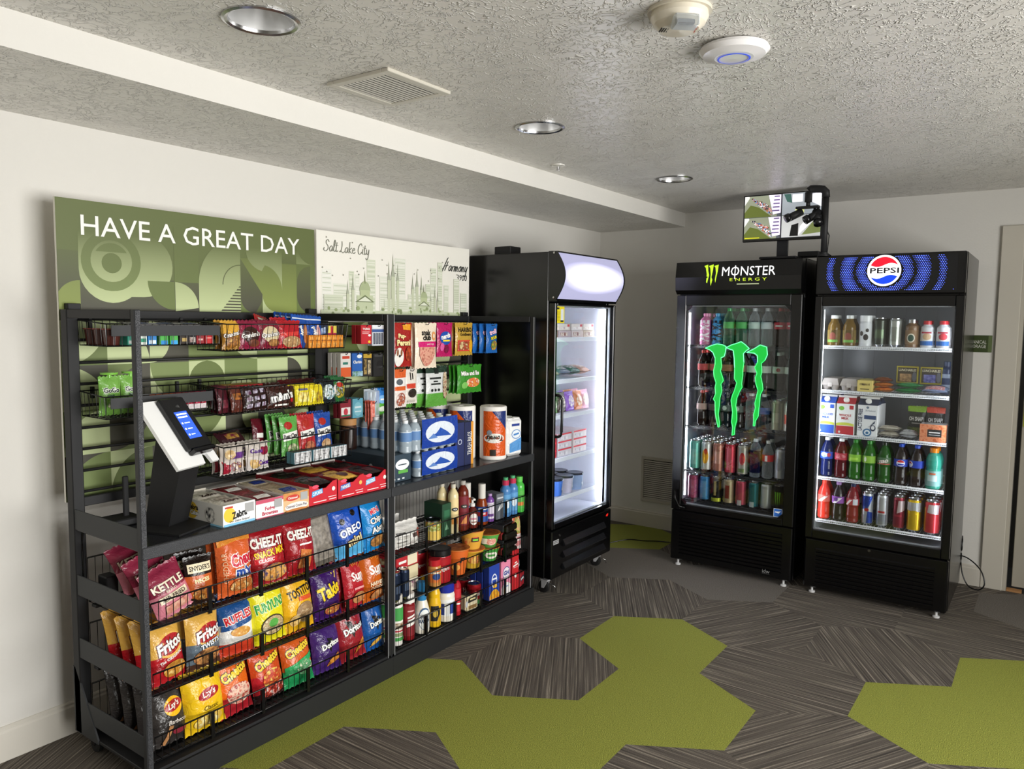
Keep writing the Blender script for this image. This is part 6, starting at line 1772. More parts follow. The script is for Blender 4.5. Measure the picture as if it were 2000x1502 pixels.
towel('paper towel roll in orange and navy wrap, standing in front', 3.262, 2.445, rz=-.72)
towel('paper towel roll in orange and navy wrap, standing behind the trash bag boxes', 3.17, 2.585, rz=-1.0)
towel('paper towel roll in orange and navy wrap, farthest at the back', 3.155, 2.735, rz=-1.1)
t = thing('toilet_paper_pack', 'white and light blue toilet paper pack at the end of the work top', 'toilet paper', (3.405, 2.452, .8555), -.15)
b = MB().box(-.058, -.06, 0, .058, .06, .205, '#f1f1f0:f', .014)
b.decals(flat(-.06), [('p', [(-.045, .02), (.045, .03), (.045, .10), (-.045, .07)], '#5a9ad8:f'), ('e', .005, .12, .036, .026, '#3f7fc8:f'), ('e', .005, .12, .032, .022, '#eef4fa:f'), ('q', [(-.016, .112), (.026, .118), (.026, .128), (-.016, .122)], '#3f7fc8:p'), ('r', -.03, .165, .03, .178, '#2a3f90:f')], .0008)
b.obj('wrapped_pack', t)
for sx, sy in ((-.028, -.028), (.028, -.028), (-.028, .028), (.028, .028)):
    MB().lathe([(.026, .203), (.024, .209), (.01, .208), (.008, .2)], 16, '#f4f4f2:p', cx=sx, cy=sy).obj('roll_end', t)
put('coffee_jar', 'jar', 'glass jar of coffee beans with tan lid behind the water', [('jar_body', turned([(0, 0, '#2a1a14:g'), (.04, 0, '#2a1a14:g'), (.042, .01, '#2a1a14:g'), (.042, .10, '#3a2018+#5a3a28:n'), (.036, .115, '#2a1a14:g')], 20)), ('lid', turned([(.04, .115, '#c08a52:p'), (.04, .145, '#c08a52:p'), (0, .147, '#c08a52:p')], 20))], 2.478, 2.72, .981)
# ================================================================== second rack: wire shelves with groceries
ZA, ZB_, ZC_ = .5272, .3072, .1022
GA, GBs, GCs = 'household goods on the upper wire shelf', 'groceries on the middle wire shelf', 'groceries on the lowest wire shelf'
put('wipes_pack', 'wipes', 'white soft pack of wet wipes', bag(.205, .125, .11, '#e9e6e0', [('r', -.38, .60, -.16, .68, '#3a3632'), ('r', -.38, .42, -.06, .54, '#6a655f+#d8d4cc:n'), ('r', .05, .42, .36, .56, '#5a4a48'), ('e', .34, .5, .1, .2, '#b5524a'), ('r', -.38, .3, -.1, .34, '#8a8580')], 140), 2.565, 2.445, ZA, 0, -.1, 0, 2, (0, .115, 0), GA)
put('food_can', 'food can', 'short ready meal can with yellow orange label', [('can_body', turned([(0, 0, '#b9bbc0:s'), (.038, 0, '#b9bbc0:s'), (.038, .10, '#2a2c30:s')], 22)), ('label_wrap', turned([(.0385, .006, '#e2c15a:p'), (.0386, .05, '#d98a3a+#7a9a3a+#f0e0a0:n'), (.0385, .094, '#e8d890:p')], 22)), ('lid', turned([(.039, .1, '#3a3c40:s'), (.039, .104, '#3a3c40:s'), (.034, .104, '#3a3c40:s'), (.033, .1, '#2a2c30:s'), (0, .1, '#2a2c30:s')], 22))], 2.752, 2.425, ZA, grp=GA)
put('tea_box', 'box', 'tall dark green tea box', carton(.068, .12, .165, '#1f4a30:p', '#163a26:p', '#1a3f2a:p', [('r', -.3, .55, .3, .8, '#2f6a48:p'), ('p', [(-.2, .2), (.2, .2), (0, .42)], '#7fae8a:p')]), 2.838, 2.47, ZA, grp=GA)
put('shampoo_bottle', 'bottle', 'cream coloured lotion shampoo bottle with pale cap', bottle('slim', .25, .027, '#ead9a8:g', '#d9d2c0:g', '#ecd49a:p', [('e', 0, .50, .32, .04, '#23241f:p'), ('t', 'VO5', 0, .50, .03, WH, {'b': .03}), ('r', -.3, .2, .3, .34, '#d98a3a:p')]), 2.905, 2.425, ZA, -.5, 0, 0, 2, (-.01, .065, 0), GA)
put('shampoo_bottle', 'bottle', 'amber maroon shampoo bottle with grey cap', bottle('slim', .255, .030, '#6a2416:g', '#b9b4ac:g', '#7a1c2a:p', [('e', 0, .50, .32, .04, '#23241f:p'), ('t', 'VO5', 0, .50, .03, WH, {'b': .03}), ('p', [(-.3, .15), (.2, .15), (.3, .34), (-.1, .24)], '#d98a4a:p')]), 2.978, 2.422, ZA, -.6, 0, 0, 2, (0, .07, 0), GA)
t = thing('soap_dispenser', 'small hand soap bottle with white pump and pink label', 'soap', (3.048, 2.415, ZA), -.6, GA)
MB().lathe([(0, 0), (.028, 0), (.030, .01), (.030, .08), (.018, .10), (.012, .104), (.012, .11)], 22, '#6a241c:g').obj('bottle_body', t)
MB().decals(cyl(.0302), [('e', 0, .048, .024, .030, '#f1ece6:p'), ('r', -.018, .045, .018, .055, '#d98a9a:p'), ('r', -.014, .03, .014, .036, '#8a4a3a:p')], .0005).obj('label', t)
MB().lathe([(.014, .11), (.014, .125), (.006, .128), (.006, .15), (.0, .15)], 16, '#eeebe6:g').obj('pump_collar', t)
MB().box(-.007, -.034, .146, .007, .010, .156, '#eeebe6:g', .002).obj('pump_head', t)
DS = lambda: bottle('dress', .215, .032, '#a8481c:t', '#e2ded6:g', '#1d4fa4:p', [('r', -.45, .22, .45, .32, '#c8202c:p'), ('t', 'AJAX', 0, .27, .06, WH, {'b': .05, 'r': 12}), ('r', -.4, .38, .4, .42, '#e6edf5:p')])
put('dish_soap', 'bottle', 'orange dish soap bottle with blue label', DS(), 3.128, 2.415, ZA, -.7, 0, 0, 2, (-.03, .075, 0), GA)
put('fragrance_bottle', 'bottle', 'small purple fragrance bottle', bottle('slim', .15, .022, '#7a4a9a:g', '#b89ac8:g', '#efe6f4:p', [('r', -.4, .2, .4, .3, '#6a3a8a:p')]), 3.195, 2.412, ZA, -.7, grp=GA)
put('soap_box', 'box', 'grey soap bar box with white swoosh', carton(.058, .09, .14, '#6a6f78:p', '#5a5e66:p', '#7a7f88:p', [('p', [(-.4, .3), (.4, .45), (.4, .7), (-.1, .5)], '#eef0f2:p'), ('r', -.4, .8, .4, .86, '#c9ccd2:p')]), 3.268, 2.44, ZA, -.1, grp=GA)
for k, (x, lab) in enumerate(((3.335, 'blue laundry detergent bottle with pink cap, left of two'), (3.402, 'blue laundry detergent bottle with pink cap, right of two'))):
    pts = bottle('jug', .20, .030, '#4f86c0:g', '#c8385a:g', '#5fa0d4:p', [('e', .1, .36, .25, .12, '#e6f0f7:p')])
    put('detergent_bottle', 'bottle', lab, pts + [('measuring_cup', turned([(.014, .19, '#58b27a:g'), (.014, .215, '#58b27a:g'), (0, .216, '#58b27a:g')], 14))], x, 2.412, ZA, -.8, grp=GA)
put('detergent_bottle', 'bottle', 'bright green laundry detergent bottle at the end of the shelf', bottle('jug', .20, .030, '#4fbf4a:g', '#6ad05c:g', '#57b848:p', [('r', -.4, .2, .4, .3, '#e8873a:p')]), 3.463, 2.41, ZA, -.8, grp=GA)

# middle shelf
for k, (z, c, top, dec, lab) in enumerate(((0, '#e8dfc8:p', '#d8cbb0:p', [('r', -.3, .1, .4, .9, '#7a2a5a+#e8dfc8:n')], 'bottom cream fruit bar carton of the stack of three'), (.062, '#dccfa8:p', '#b8a070:p', [('r', -.4, .2, .1, .8, '#c9a040+#8a3a2a:n')], 'middle tan granola bar carton of the stack of three'), (.124, '#b8202a:p', '#a81c28:p', [('r', .0, .1, .45, .9, '#e8ddc0:p'), ('r', -.4, .4, -.06, .6, WH)], 'top red granola bar carton of the stack of three'))):
    put('granola_carton', 'carton', lab, carton(.155, .19, .060, c, c, top, dec, [('r', -.3, .2, .3, .7, '#c8b890+#7a4a2a:n')]), 2.585, 2.535, ZB_ + z, .04 * (k - 1), grp='granola bar cartons')
for k, (x, lab) in enumerate(((2.465, 'tall navy energy shot can in front of the cartons, left'), (2.523, 'tall navy energy shot can in front of the cartons, right'))):
    put('drink_can', 'can', lab, can(.142, .026, '#26324c:k', [('r', -.3, .3, .3, .6, '#5a6a8a:k')], '#d8d4c8:s'), x, 2.402, ZB_, 0, 0, 0, 2 if k else 1, (.0, .058, 0), grp=GBs)
COF = lambda r, h: [('tub', turned([(0, 0, '#a81c26:g'), (r * .96, 0, '#a81c26:g'), (r, .008, '#a81c26:g'), (r, h * .78, '#a81c26:g'), (r * .97, h * .82, '#a81c26:g')], 28, [('t', 'Folgers', .05, .42, .14, '#f1ebe4:p', {'b': .02, 'w': .75}), ('r', -.5, .72, .6, .735, '#7a1018:p')], r, h)), ('lid', turned([(r * 1.02, h * .80, '#161416:g'), (r * 1.04, h * .84, '#161416:g'), (r * 1.02, h * .97, '#1c1a1c:g'), (r * .9, h, '#1c1a1c:g'), (0, h * .985, '#1c1a1c:g')], 28))]
put('coffee_tub', 'coffee', 'red coffee tub with black lid', COF(.056, .165), 2.812, 2.432, ZB_, -.6, 0, 0, 2, (-.03, .13, 0), GBs)
put('peanut_jar', 'jar', 'orange labelled peanut jar with red lid beside the coffee tub', bottle('jar', .13, .032, '#c98a4a:g', '#b8242c:g', '#d9702a:p', [('e', 0, .38, .34, .12, '#2a4a8a:p'), ('r', -.45, .5, .45, .56, '#e8dcc0:p')]), 2.742, 2.405, ZB_, -.5, grp=GBs)


def bowl(r, h, side, dec):
    return [('bowl', turned([(0, 0, side), (r * .62, 0, side), (r * .64, .004, side), (r * .96, h * .93, side), (r * 1.04, h * .95, side), (r * 1.04, h * .98, side)], 30, dec, r * .86, h)), ('lid', turned([(r * 1.05, h * .965, '#c8702a:p'), (r * 1.05, h, '#c8702a:p'), (r * .9, h, '#8a3a1a+#c87a3a:n'), (0, h, '#8a3a1a+#c87a3a:n')], 30))]


put('noodle_bowl', 'noodle bowl', 'orange noodle bowl with black brush writing', bowl(.062, .135, '#d9661c:p', [('q', [(-.02, .5), (.06, .5), (.2, .8), (.12, .82)], '#1c1410:p'), ('q', [(.0, .66), (.28, .62), (.28, .68), (.02, .72)], '#1c1410:p'), ('e', -.2, .34, .2, .12, '#f0a84a:p')]), 2.945, 2.43, ZB_, -.6, 0, 0, 2, (-.03, .135, 0), GBs)
put('noodle_bowl', 'noodle bowl', 'yellow noodle bowl at the bottom of its stack', bowl(.068, .10, '#e0b030:p', [('e', .1, .5, .3, .2, '#c8502a+#e8c060:n')]), 3.075, 2.44, ZB_, -.8, grp=GBs)
put('noodle_bowl', 'noodle bowl', 'yellow noodle bowl with red green label, top of its stack', bowl(.068, .10, '#e3a93a:p', [('r', -.05, .45, .3, .85, '#4a1410:p'), ('r', .0, .66, .25, .78, '#e0302a:p'), ('r', .0, .5, .25, .6, '#7fd03a:p'), ('e', -.25, .5, .14, .18, '#c8502a+#e8c060:n')]), 3.075, 2.44, ZB_ + .1005, -.8, grp=GBs)
put('noodle_bowl', 'noodle bowl', 'green and white noodle bowl, lower one', bowl(.062, .075, '#3f9a3a:p', [('e', .1, .5, .34, .26, '#efe9dc:p'), ('r', -.1, .4, .3, .55, '#3f9a3a:p')]), 3.222, 2.44, ZB_, -.8, grp=GBs)
put('noodle_bowl', 'noodle bowl', 'green and white noodle bowl with shrimp picture, upper one', bowl(.062, .075, '#57a848:p', [('e', .12, .5, .3, .28, '#e8c8b0+#d87a6a+#f2eadc:n'), ('r', -.4, .3, -.1, .7, '#efe9d0:p')]), 3.222, 2.44, ZB_ + .0755, -.9, grp=GBs)
for k in range(4):
    put('meal_tray', 'meal tray', 'black and red ready meal tray, %s of the stack of four' % ('bottom', 'second', 'third', 'top')[k], [('tray', MB().box(-.058, -.065, 0, .058, .065, .040, '#17140f:g', .008).mesh('tray')), ('sleeve', MB().box(-.060, -.04, .004, .060, .066, .0425, '#8a1c1c:p' if k % 2 == 0 else '#2a2a2e:p', .003).decals(flat(-.04), [('r', -.05, .010, -.01, .034, '#d9a83a:p'), ('r', .01, .012, .05, .02, '#e9e4dc:p')]).mesh('sleeve'))], 3.362, 2.45, ZB_ + k * .0432, .12 * (k % 2), grp='ready meal trays')
put('sauce_packet', 'packet', 'pink and green microwave rice packet standing at the end of the shelf', bag(.075, .205, .03, [(.42, '#e7d3d0'), (1.01, '#c8603a')], [('e', 0, .70, .4, .24, '#e8c89a+#7a9a3a+#d8605a:n'), ('e', 0, .70, .3, .16, '#b5c060+#e0a080:n'), ('r', -.2, .32, .2, .36, '#b8384a'), ('r', -.3, .12, .3, .26, '#d98a8a')], 150), 3.455, 2.415, ZB_, 0, -.06, 0, 2, (0, .05, 0), GBs)

# lowest shelf
put('cheese_shaker', 'shaker', 'white grated cheese shaker with green band', bottle('shaker', .235, .029, '#e9e6de:g', '#e2ddd2:g', '#f0ede4:p', [('r', -.6, .50, .6, .76, '#3f9a48:p', {'n': (8, 1)}), ('r', -.5, .34, .5, .46, '#d9d4c4+#8a6a4a:n'), ('r', -.5, .28, .5, .31, '#b8283a:p'), ('r', -.6, .10, .6, .17, '#3f9a48:p', {'n': (8, 1)}), ('r', -.4, .19, .4, .26, '#8a9a6a:p')]), 2.478, 2.405, ZC_, -.5, 0, 0, 2, (.0, .07, 0), GCs)
put('sauce_bottle', 'bottle', 'dark red sauce bottle with white cap and white lettering', bottle('shaker', .222, .031, '#7a141c:g', '#ebe8e2:g', '#84161f:p', [('q', [(-.2, .47), (.4, .52), (.4, .56), (-.2, .51)], WH), ('q', [(-.2, .40), (.42, .45), (.42, .49), (-.2, .44)], WH), ('q', [(-.26, .29), (.44, .35), (.44, .41), (-.26, .36)], WH), ('r', -.2, .62, .3, .65, '#d8a0a0:p')]), 2.556, 2.405, ZC_, -.5, grp=GCs)
put('dressing_bottle', 'bottle', 'white ranch dressing bottle with blue neck', bottle('dress', .245, .038, '#ece6d4:g', '#2f7fb4:g', '#f2efe6:p', [('e', .06, .30, .40, .22, '#2a5a8a:p'), ('e', .06, .29, .37, .20, '#eef2ef:p'), ('t', 'Classic', .06, .34, .05, '#2a4a7a:p', {'i': .2}), ('t', 'RANCH', .06, .26, .075, '#23406a:p', {'b': .03, 'w': .66})]), 2.655, 2.41, ZC_, -.55, 0, 0, 2, (-.02, .085, 0), GCs)
put('mustard_bottle', 'bottle', 'yellow mustard squeeze bottle with yellow nozzle', bottle('squeeze', .235, .032, '#e8b81e:g', '#e2b01a:g', '#e6b41c:p', [('p', [(-.4, .14), (.1, .14), (.35, .3), (.2, .46), (-.4, .46)], '#1c1a16:p'), ('e', -.05, .3, .2, .08, '#c8a83a:p')]), 2.745, 2.408, ZC_, -.6, 0, 0, 2, (.0, .075, 0), GCs)
put('mayonnaise_jar', 'jar', 'white mayonnaise jar with blue lid', bottle('jar', .19, .045, '#efeadc:g', '#22309a:g', '#eef0ee:p', [('p', [(-.5, .2), (.5, .2), (.5, .52), (0, .58), (-.5, .52)], '#e9edf2:p'), ('r', -.48, .2, -.2, .5, '#1f3a90:p'), ('r', .1, .22, .45, .5, '#1f3a90:p')]), 2.838, 2.415, ZC_, -.6, grp=GCs)
put('syrup_bottle', 'bottle', 'slim red syrup bottle behind the clear clip tag', bottle('slim', .20, .024, '#b01c26:g', '#a81c24:g', '#c8202c:p', [('r', -.4, .3, .4, .34, WH + ':p')]), 2.915, 2.41, ZC_, -.6, grp=GCs)
put('food_can', 'food can', 'green banded vegetable can at the back, dark lid', can(.11, .036, '#5a6a3a:k', [('r', -.5, .3, .5, .6, '#c8b890:p')]), 2.955, 2.50, ZC_, 0, 0, 0, 2, (0, .08, 0), GCs)
put('food_can', 'food can', 'red and green tomato can with white letters', can(.115, .038, '#b8202c:k', [('r', -.6, .1, .6, .3, '#3f8a3a:p', {'n': (8, 1)}), ('t', "Hunt's", .2, .58, .2, WH, {'b': .04, 'w': .7})]), 3.085, 2.43, ZC_ + .0, -.7, 0, 0, 2, (.02, .085, 0), GCs)
put('meat_tin', 'tin', 'small cream and black meat tin at the front', [('tin_body', MB().box(-.045, -.026, 0, .045, .026, .085, '#e2d6b0:p', .010).decals(flat(-.026), [('p', [(-.035, .045), (.03, .05), (.035, .078), (-.03, .07)], '#2a251c:p'), ('r', -.02, .058, .02, .066, '#e8d9a0:p'), ('r', -.03, .012, .03, .03, '#8a6a3a:p')]).mesh('tin')), ('key_lid', MB().box(-.043, -.024, .084, .043, .024, .088, '#8f8f8c:s', .002).mesh('lid'))], 3.012, 2.405, ZC_, -.1, grp=GCs)
put('pasta_box', 'box', 'royal blue macaroni dinner box with orange noodles', carton(.088, .04, .195, '#1d3fa0:p', '#183488:p', '#1d3fa0:p', [('e', 0, .52, .26, .2, '#e8ecf5:p'), ('e', 0, .52, .2, .16, '#1d3fa0:p'), ('r', -.2, .55, .2, .6, '#e8ecf5:p'), ('e', .05, .36, .2, .05, '#f0b83a:p'), ('b', .46, (.02, .02, .02), (.12, .28, .14), '#f0c040+#e08a1a:n')]), 3.205, 2.405, ZC_, -.05, 0, 0, 3, (0, .046, 0), GCs)
put('sugar_box', 'box', 'pink powdered sugar box with blue monogram', carton(.082, .05, .185, '#e889a8:p', '#d87898:p', '#efa0b8:p', [('e', .05, .62, .38, .2, '#2a3f90:p'), ('e', .05, .62, .34, .175, '#f2e6ec:p'), ('t', 'GH', .05, .63, .14, '#2a3f90:p', {'b': .05}), ('b', .48, (.0, .0, .0), (.2, .34, .25), '#f4f0ee:p'), ('r', -.1, .2, .26, .24, '#8a9ac8:p')]), 3.310, 2.41, ZC_, -.05, 0, 0, 2, (0, .056, 0), GCs)
put('biscuit_box', 'box', 'tall red biscuit box with white seal', carton(.058, .06, .225, '#c41c24:p', '#a81820:p', '#d0222a:p', [('q', [(-.36, .58), (.36, .62), (.36, .66), (-.36, .62)], WH), ('q', [(-.16, .66), (.2, .68), (.2, .71), (-.16, .69)], WH), ('r', -.3, .56, .3, .57, '#f0d0d0:p'), ('e', 0, .36, .2, .055, '#efe9e4:p')]), 3.395, 2.41, ZC_, -.05, grp=GCs)
t = thing('tuna_pouch_caddy', 'dark caddy of flat fish pouches with round clear lid', 'caddy', (3.458, 2.425, ZC_), .3, GCs)
MB().box(-.034, -.04, 0, .034, .04, .075, '#a81c28:p', .003).decals(flat(-.04), [('r', -.03, .03, .03, .055, '#1f2a4a:p'), ('r', -.024, .036, .024, .048, WH)]).obj('box', t)
b = MB()
b.T = Matrix.Translation((0, -.0, .115)) @ Matrix.Rotation(PI / 2, 4, 'X') 
b.lathe([(.044, 0), (.046, .006), (.040, .01), (.036, .004), (0, .004)], 26, '#6a7076:g')
b.obj('round_lid', t)
b = MB()
b.T = Matrix.Translation((2.925, 2.352, .165)) @ Matrix.Rotation(math.radians(20), 4, 'Z') @ Matrix.Rotation(PI / 2, 4, 'X')
b.lathe([(0, 0), (.015, 0), (.016, .002), (.015, .004), (0, .004)], 20, '#c9ccd0:g')
b.obj('shelf_tag_clip', None, label='round clear tag clip on the front fence of the lowest shelf', cat='tag')

# ================================================================== cola cooler contents
def cp(yw, depth=.115):
    """cooler position: world Y and depth behind the door -> world x"""
    return 4.64 + depth


RZ90 = -PI / 2
SB = (.072, 0, 0)


def cool(name, cat, label, parts, yw, z, n=3, step=.072, grp='', depth=.125, rz=RZ90, tilt=0):
    put(name, cat, label, parts, 4.64 + depth, yw, z + .0006, rz, tilt, 0, n, (step, 0, 0), grp, .5)


g = 'drinks on the top shelf of the right cooler'
AP = lambda: bottle('tea', .178, .036, '#8a6a2a:t', '#e9ecec:g', '#c9b06a:c', [('e', 0, .30, .24, .14, '#7f3a2a:p'), ('r', -.4, .12, .4, .2, '#6fae4a:p')])
cool('juice_bottle', 'bottle', 'amber apple juice bottle with white cap, left of two', AP(), 1.070, 1.470, 2, .078, g)
cool('juice_bottle', 'bottle', 'amber apple juice bottle with white cap, right of two', AP(), .985, 1.470, 2, .078, g)
cool('milk_bottle', 'bottle', 'white chocolate milk bottle with cow patches', bottle('shaker', .178, .034, '#d9dce0:g', '#eceef0:g', '#dfe2e6:p', [('e', .1, .30, .2, .1, '#2a2320:p'), ('e', -.25, .42, .14, .08, '#3a302a:p'), ('e', .2, .52, .12, .06, '#2a2320:p')]), .898, 1.470, 2, .078, g)
cool('drink_can', 'can', 'dark olive tall tea can on the top shelf', can(.165, .032, '#3a4038:k', [('r', -.4, .3, .4, .6, '#5a6a52:k')]), .823, 1.470, 3, .07, g)
cool('drink_can', 'can', 'silver tall can on the top shelf', can(.163, .032, '#b4b8b2:k', [('r', -.35, .2, .35, .7, '#8f958c:k')]), .745, 1.470, 3, .07, g)
cool('coffee_bottle', 'bottle', 'brown iced coffee glass bottle', bottle('jug', .158, .034, '#7a5a3c:g', '#b8babd:s', '#8a6a48:p', [('e', 0, .34, .3, .16, '#d9d2c0:p'), ('e', 0, .34, .22, .12, '#2a4a3a:p')]), .660, 1.470, 2, .074, g)
PR = lambda c, d_: bottle('jug', .150, .032, '#e6e9ec:g', '#d8303a:g', '#eef0f2:p', [('r', -.6, .10, .6, .26, '#2f6fc0:p', {'n': (8, 1)}), ('e', .05, .42, .34, .12, c), ('r', -.4, .54, .4, .60, '#b8384a:p')])
cool('protein_shake', 'bottle', 'white protein shake with blue base and tan picture', PR('#d9b890:p', 0), .585, 1.470, 2, .07, g)
cool('protein_shake', 'bottle', 'white protein shake with strawberry picture', PR('#d8404a:p', 0), .507, 1.470, 2, .07, g)


def egg_carton(label, y):
    t = thing('egg_carton', label, 'egg carton', (4.64 + .215, y, 1.2106), RZ90, 'egg cartons in the right cooler')
    b = MB()
    w, d, h = .098, .22, .068
    c = '#a8a09a:p'
    b.add([(-w / 2, -d / 2, .03), (w / 2, -d / 2, .03), (w / 2, d / 2, .03), (-w / 2, d / 2, .03), (-w / 2 + .012, -d / 2 + .012, h), (w / 2 - .012, -d / 2 + .012, h), (w / 2 - .012, d / 2 - .012, h), (-w / 2 + .012, d / 2 - .012, h)], [(0, 1, 5, 4), (1, 2, 6, 5), (2, 3, 7, 6), (3, 0, 4, 7), (4, 5, 6, 7)], c)
    b.obj('lid', t)
    b = MB()
    for i in (-1, 1):
        for j in range(5):
            b.lathe([(0, 0), (.015, 0), (.0235, .03)], 10, '#9a928c:p', cx=i * .024, cy=-d / 2 + .024 + j * .043)
    b.box(-w / 2, -d / 2, .027, w / 2, d / 2, .031, '#9a928c:p')
    b.obj('cup_tray', t)
    MB().box(-.012, -d / 2 - .003, .018, .012, -d / 2, .045, '#b0a8a2:p', .001).obj('tab', t)


egg_carton('grey pulp egg carton, left of two', 1.076)
egg_carton('grey pulp egg carton, right of two', .972)
g = 'food on the second shelf of the right cooler'
cool('butter_box', 'box', 'small yellow butter box with dark print', carton(.080, .09, .066, '#d8c470:p', None, None, [('r', -.34, .56, .34, .74, '#4a3a1a+#b8a458:n'), ('r', -.3, .2, .3, .28, '#6a5a2a:p')]), .884, 1.210, 2, .095, g, .14)
for k in range(3):
    cool('cheese_pack', 'cheese pack', 'orange cheddar cheese pack, %s of the pile of three' % ('bottom', 'middle', 'top')[k], bag(.105, .09, .026, '#d9823a' if k < 2 else '#8a4a2a', [('r', -.3, .3, .3, .7, '#e09a50+#c8702a:n')], 160 + k), .790, 1.2245 + k * .028, 1, .1, g, .11, RZ90 + .1 * k, -PI / 2)
for k in range(2):
    cool('salad_pack', 'salad pack', 'green snap pea pack, %s' % ('lower one', 'upper one')[k], bag(.135, .10, .028, '#3f9a5a', [('r', -.3, .2, .3, .7, '#6ac07f+#2a7a44:n')], 165 + k), .668, 1.2255 + k * .03, 1, .1, g, .11, RZ90 - .1 * k, -PI / 2)
cool('bacon_pack', 'meat pack', 'blue and pink bacon pack lying flat', bag(.125, .14, .04, '#8f9ec0', [('r', -.4, .1, .4, .5, '#d8a0a0+#b86a6a+#e8d8d4:n'), ('r', -.4, .6, .4, .9, '#3a6ab8')], 168), .532, 1.2325, 1, .1, g, .10, RZ90, -PI / 2 + .1)
for k, (y, c) in enumerate(((.688, '#c8b030'), (.566, '#5a5ea0'))):
    cool('lunch_kit', 'lunch kit', 'boxed cracker lunch kit with yellow border, %s' % ('left', 'right')[k], carton(.112, .03, .098, '#b8a838:p', None, None, [('r', -.44, .08, .44, .92, '#4a4030:p'), ('t', 'LUNCHABLES', 0, .78, .14, '#efe8c8:p', {'w': .8, 'b': .02}), ('r', -.34, .1, .2, .56, '#8a6a4a+#c8a070:n' if k == 0 else '#4a4a8a+#8a8ac0:n'), ('e', .33, .4, .1, .3, '#6a6a72:p')]), y, 1.262, 1, .1, g, .25)
cool('creamer_bottle', 'bottle', 'tall navy coffee creamer bottle at the right end', bottle('jug', .185, .036, '#2a3a5c:g', '#3a4a6a:g', '#9aa6b8:p', [('r', -.4, .3, .4, .5, '#2a3a5c:p')]), .487, 1.210, 1, .1, g, .26)

g = 'milk and snacks on the third shelf of the right cooler'
MK = lambda c, tx, lab2: gable(.098, .098, .225, '#eceeec:p', c, [('r', -.49, .0, .49, .22, c), ('b', .49, (.22, .24, .22), (.28, .31, .28), '#c9cf4a:p'), ('e', -.22, .68, .15, .055, '#7fbf3f:p'), ('r', .22, .66, .44, .76, c), ('t', tx, 0, .50, .06, c, {'b': .02, 'w': .8}), ('t', 'MILK', 0, .42, .06, c, {'b': .03}), ('e', -.3, .06, .06, .03, '#e8e4e0:p')])
cool('milk_carton', 'milk carton', 'white milk carton with blue base', MK('#2456c0:p', '2% REDUCED', ''), 1.088, .954, 3, .102, g, .145)
cool('milk_carton', 'milk carton', 'white milk carton with red base', MK('#b8202c:p', 'WHOLE', ''), .981, .954, 3, .102, g, .145)
cool('milk_carton', 'milk carton', 'white lactose free milk carton with navy swirls', gable(.105, .105, .225, '#e6e8ea:p', '#23304e:p', [('t', 'LACTOSE FREE', -.36, .42, .10, '#1c2a4a:p', {'b': .03, 'r': 90, 'w': 1.2}), ('e', .0, .74, .07, .03, '#5a6a7a:p'), ('t', '2% Reduced', .14, .66, .04, '#3a4a5a:p', {'w': .5}), ('r', -.16, .44, .44, .54, '#23406e:p'), ('e', .02, .10, .22, .1, '#2f6a9a:p'), ('e', .02, .10, .15, .065, '#dfe8ee:p'), ('e', .02, .09, .08, .035, '#2f6a9a:p'), ('e', .3, .22, .14, .08, '#1c2a4a:p'), ('e', .3, .23, .09, .05, '#e6e8ea:p'), ('p', [(.05, .24), (.14, .26), (.42, .42), (.38, .34)], '#1c2a4a:p')]), .862, .954, 2, .109, g, .15)
for k in range(2):
    cool('cheese_stick_pack', 'cheese pack', 'clear pack of white cheese sticks, %s' % ('lower', 'upper')[k], bag(.115, .09, .032, '#b8b2a4', [('r', -.4, .3, .4, .45, '#e6dfcc'), ('r', -.4, .55, .4, .7, '#e6dfcc'), ('e', .3, .6, .12, .2, '#5a5a8a')], 170 + k), .748, .9715 + k * .034, 1, .1, g, .10, RZ90, -PI / 2)
cool('string_cheese_bag', 'cheese pack', 'white and silver string cheese bag', bag(.10, .09, .05, '#a8aaac', [('r', -.3, .2, .3, .7, '#d9dcdf+#8a8c92:n')], 173), .650, .981, 1, .1, g, .10, RZ90, -PI / 2)
for y, c, lab in ((.628, '#9ac43a', 'black pickle snack pouch with lime green top'), (.532, '#e0523a', 'black pickle snack pouch with orange red top')):
    cool('pickle_pouch', 'pouch', lab, bag(.095, .175, .03, [(.34, '#5a6a3a' if y > .6 else '#6a4a40'), (.86, '#262624'), (1.01, c)], [('t', 'OH SNAP!', 0, .62, .14, '#e9e9e4', {'b': .03, 'w': .82}), ('r', -.25, .46, .25, .49, '#a8a8a0'), ('e', 0, .22, .34, .12, '#9aa84a+#5a6a2a:n')], 175), y, .954, 2, .05, g, .24)
cool('carrot_tub', 'produce tub', 'clear tub of baby carrots with black label', carton(.128, .10, .098, '#d9784a+#e89a70+#c86030:n', '#d9784a+#e89a70+#c86030:n', '#dfe4e4:c', [('r', -.2, .3, .34, .72, '#1c1d1f:p'), ('r', -.14, .52, .28, .58, '#e9e9e6:p'), ('r', -.14, .40, .28, .43, '#e9e9e6:p')]), .527, .954, 1, .1, g, .14)

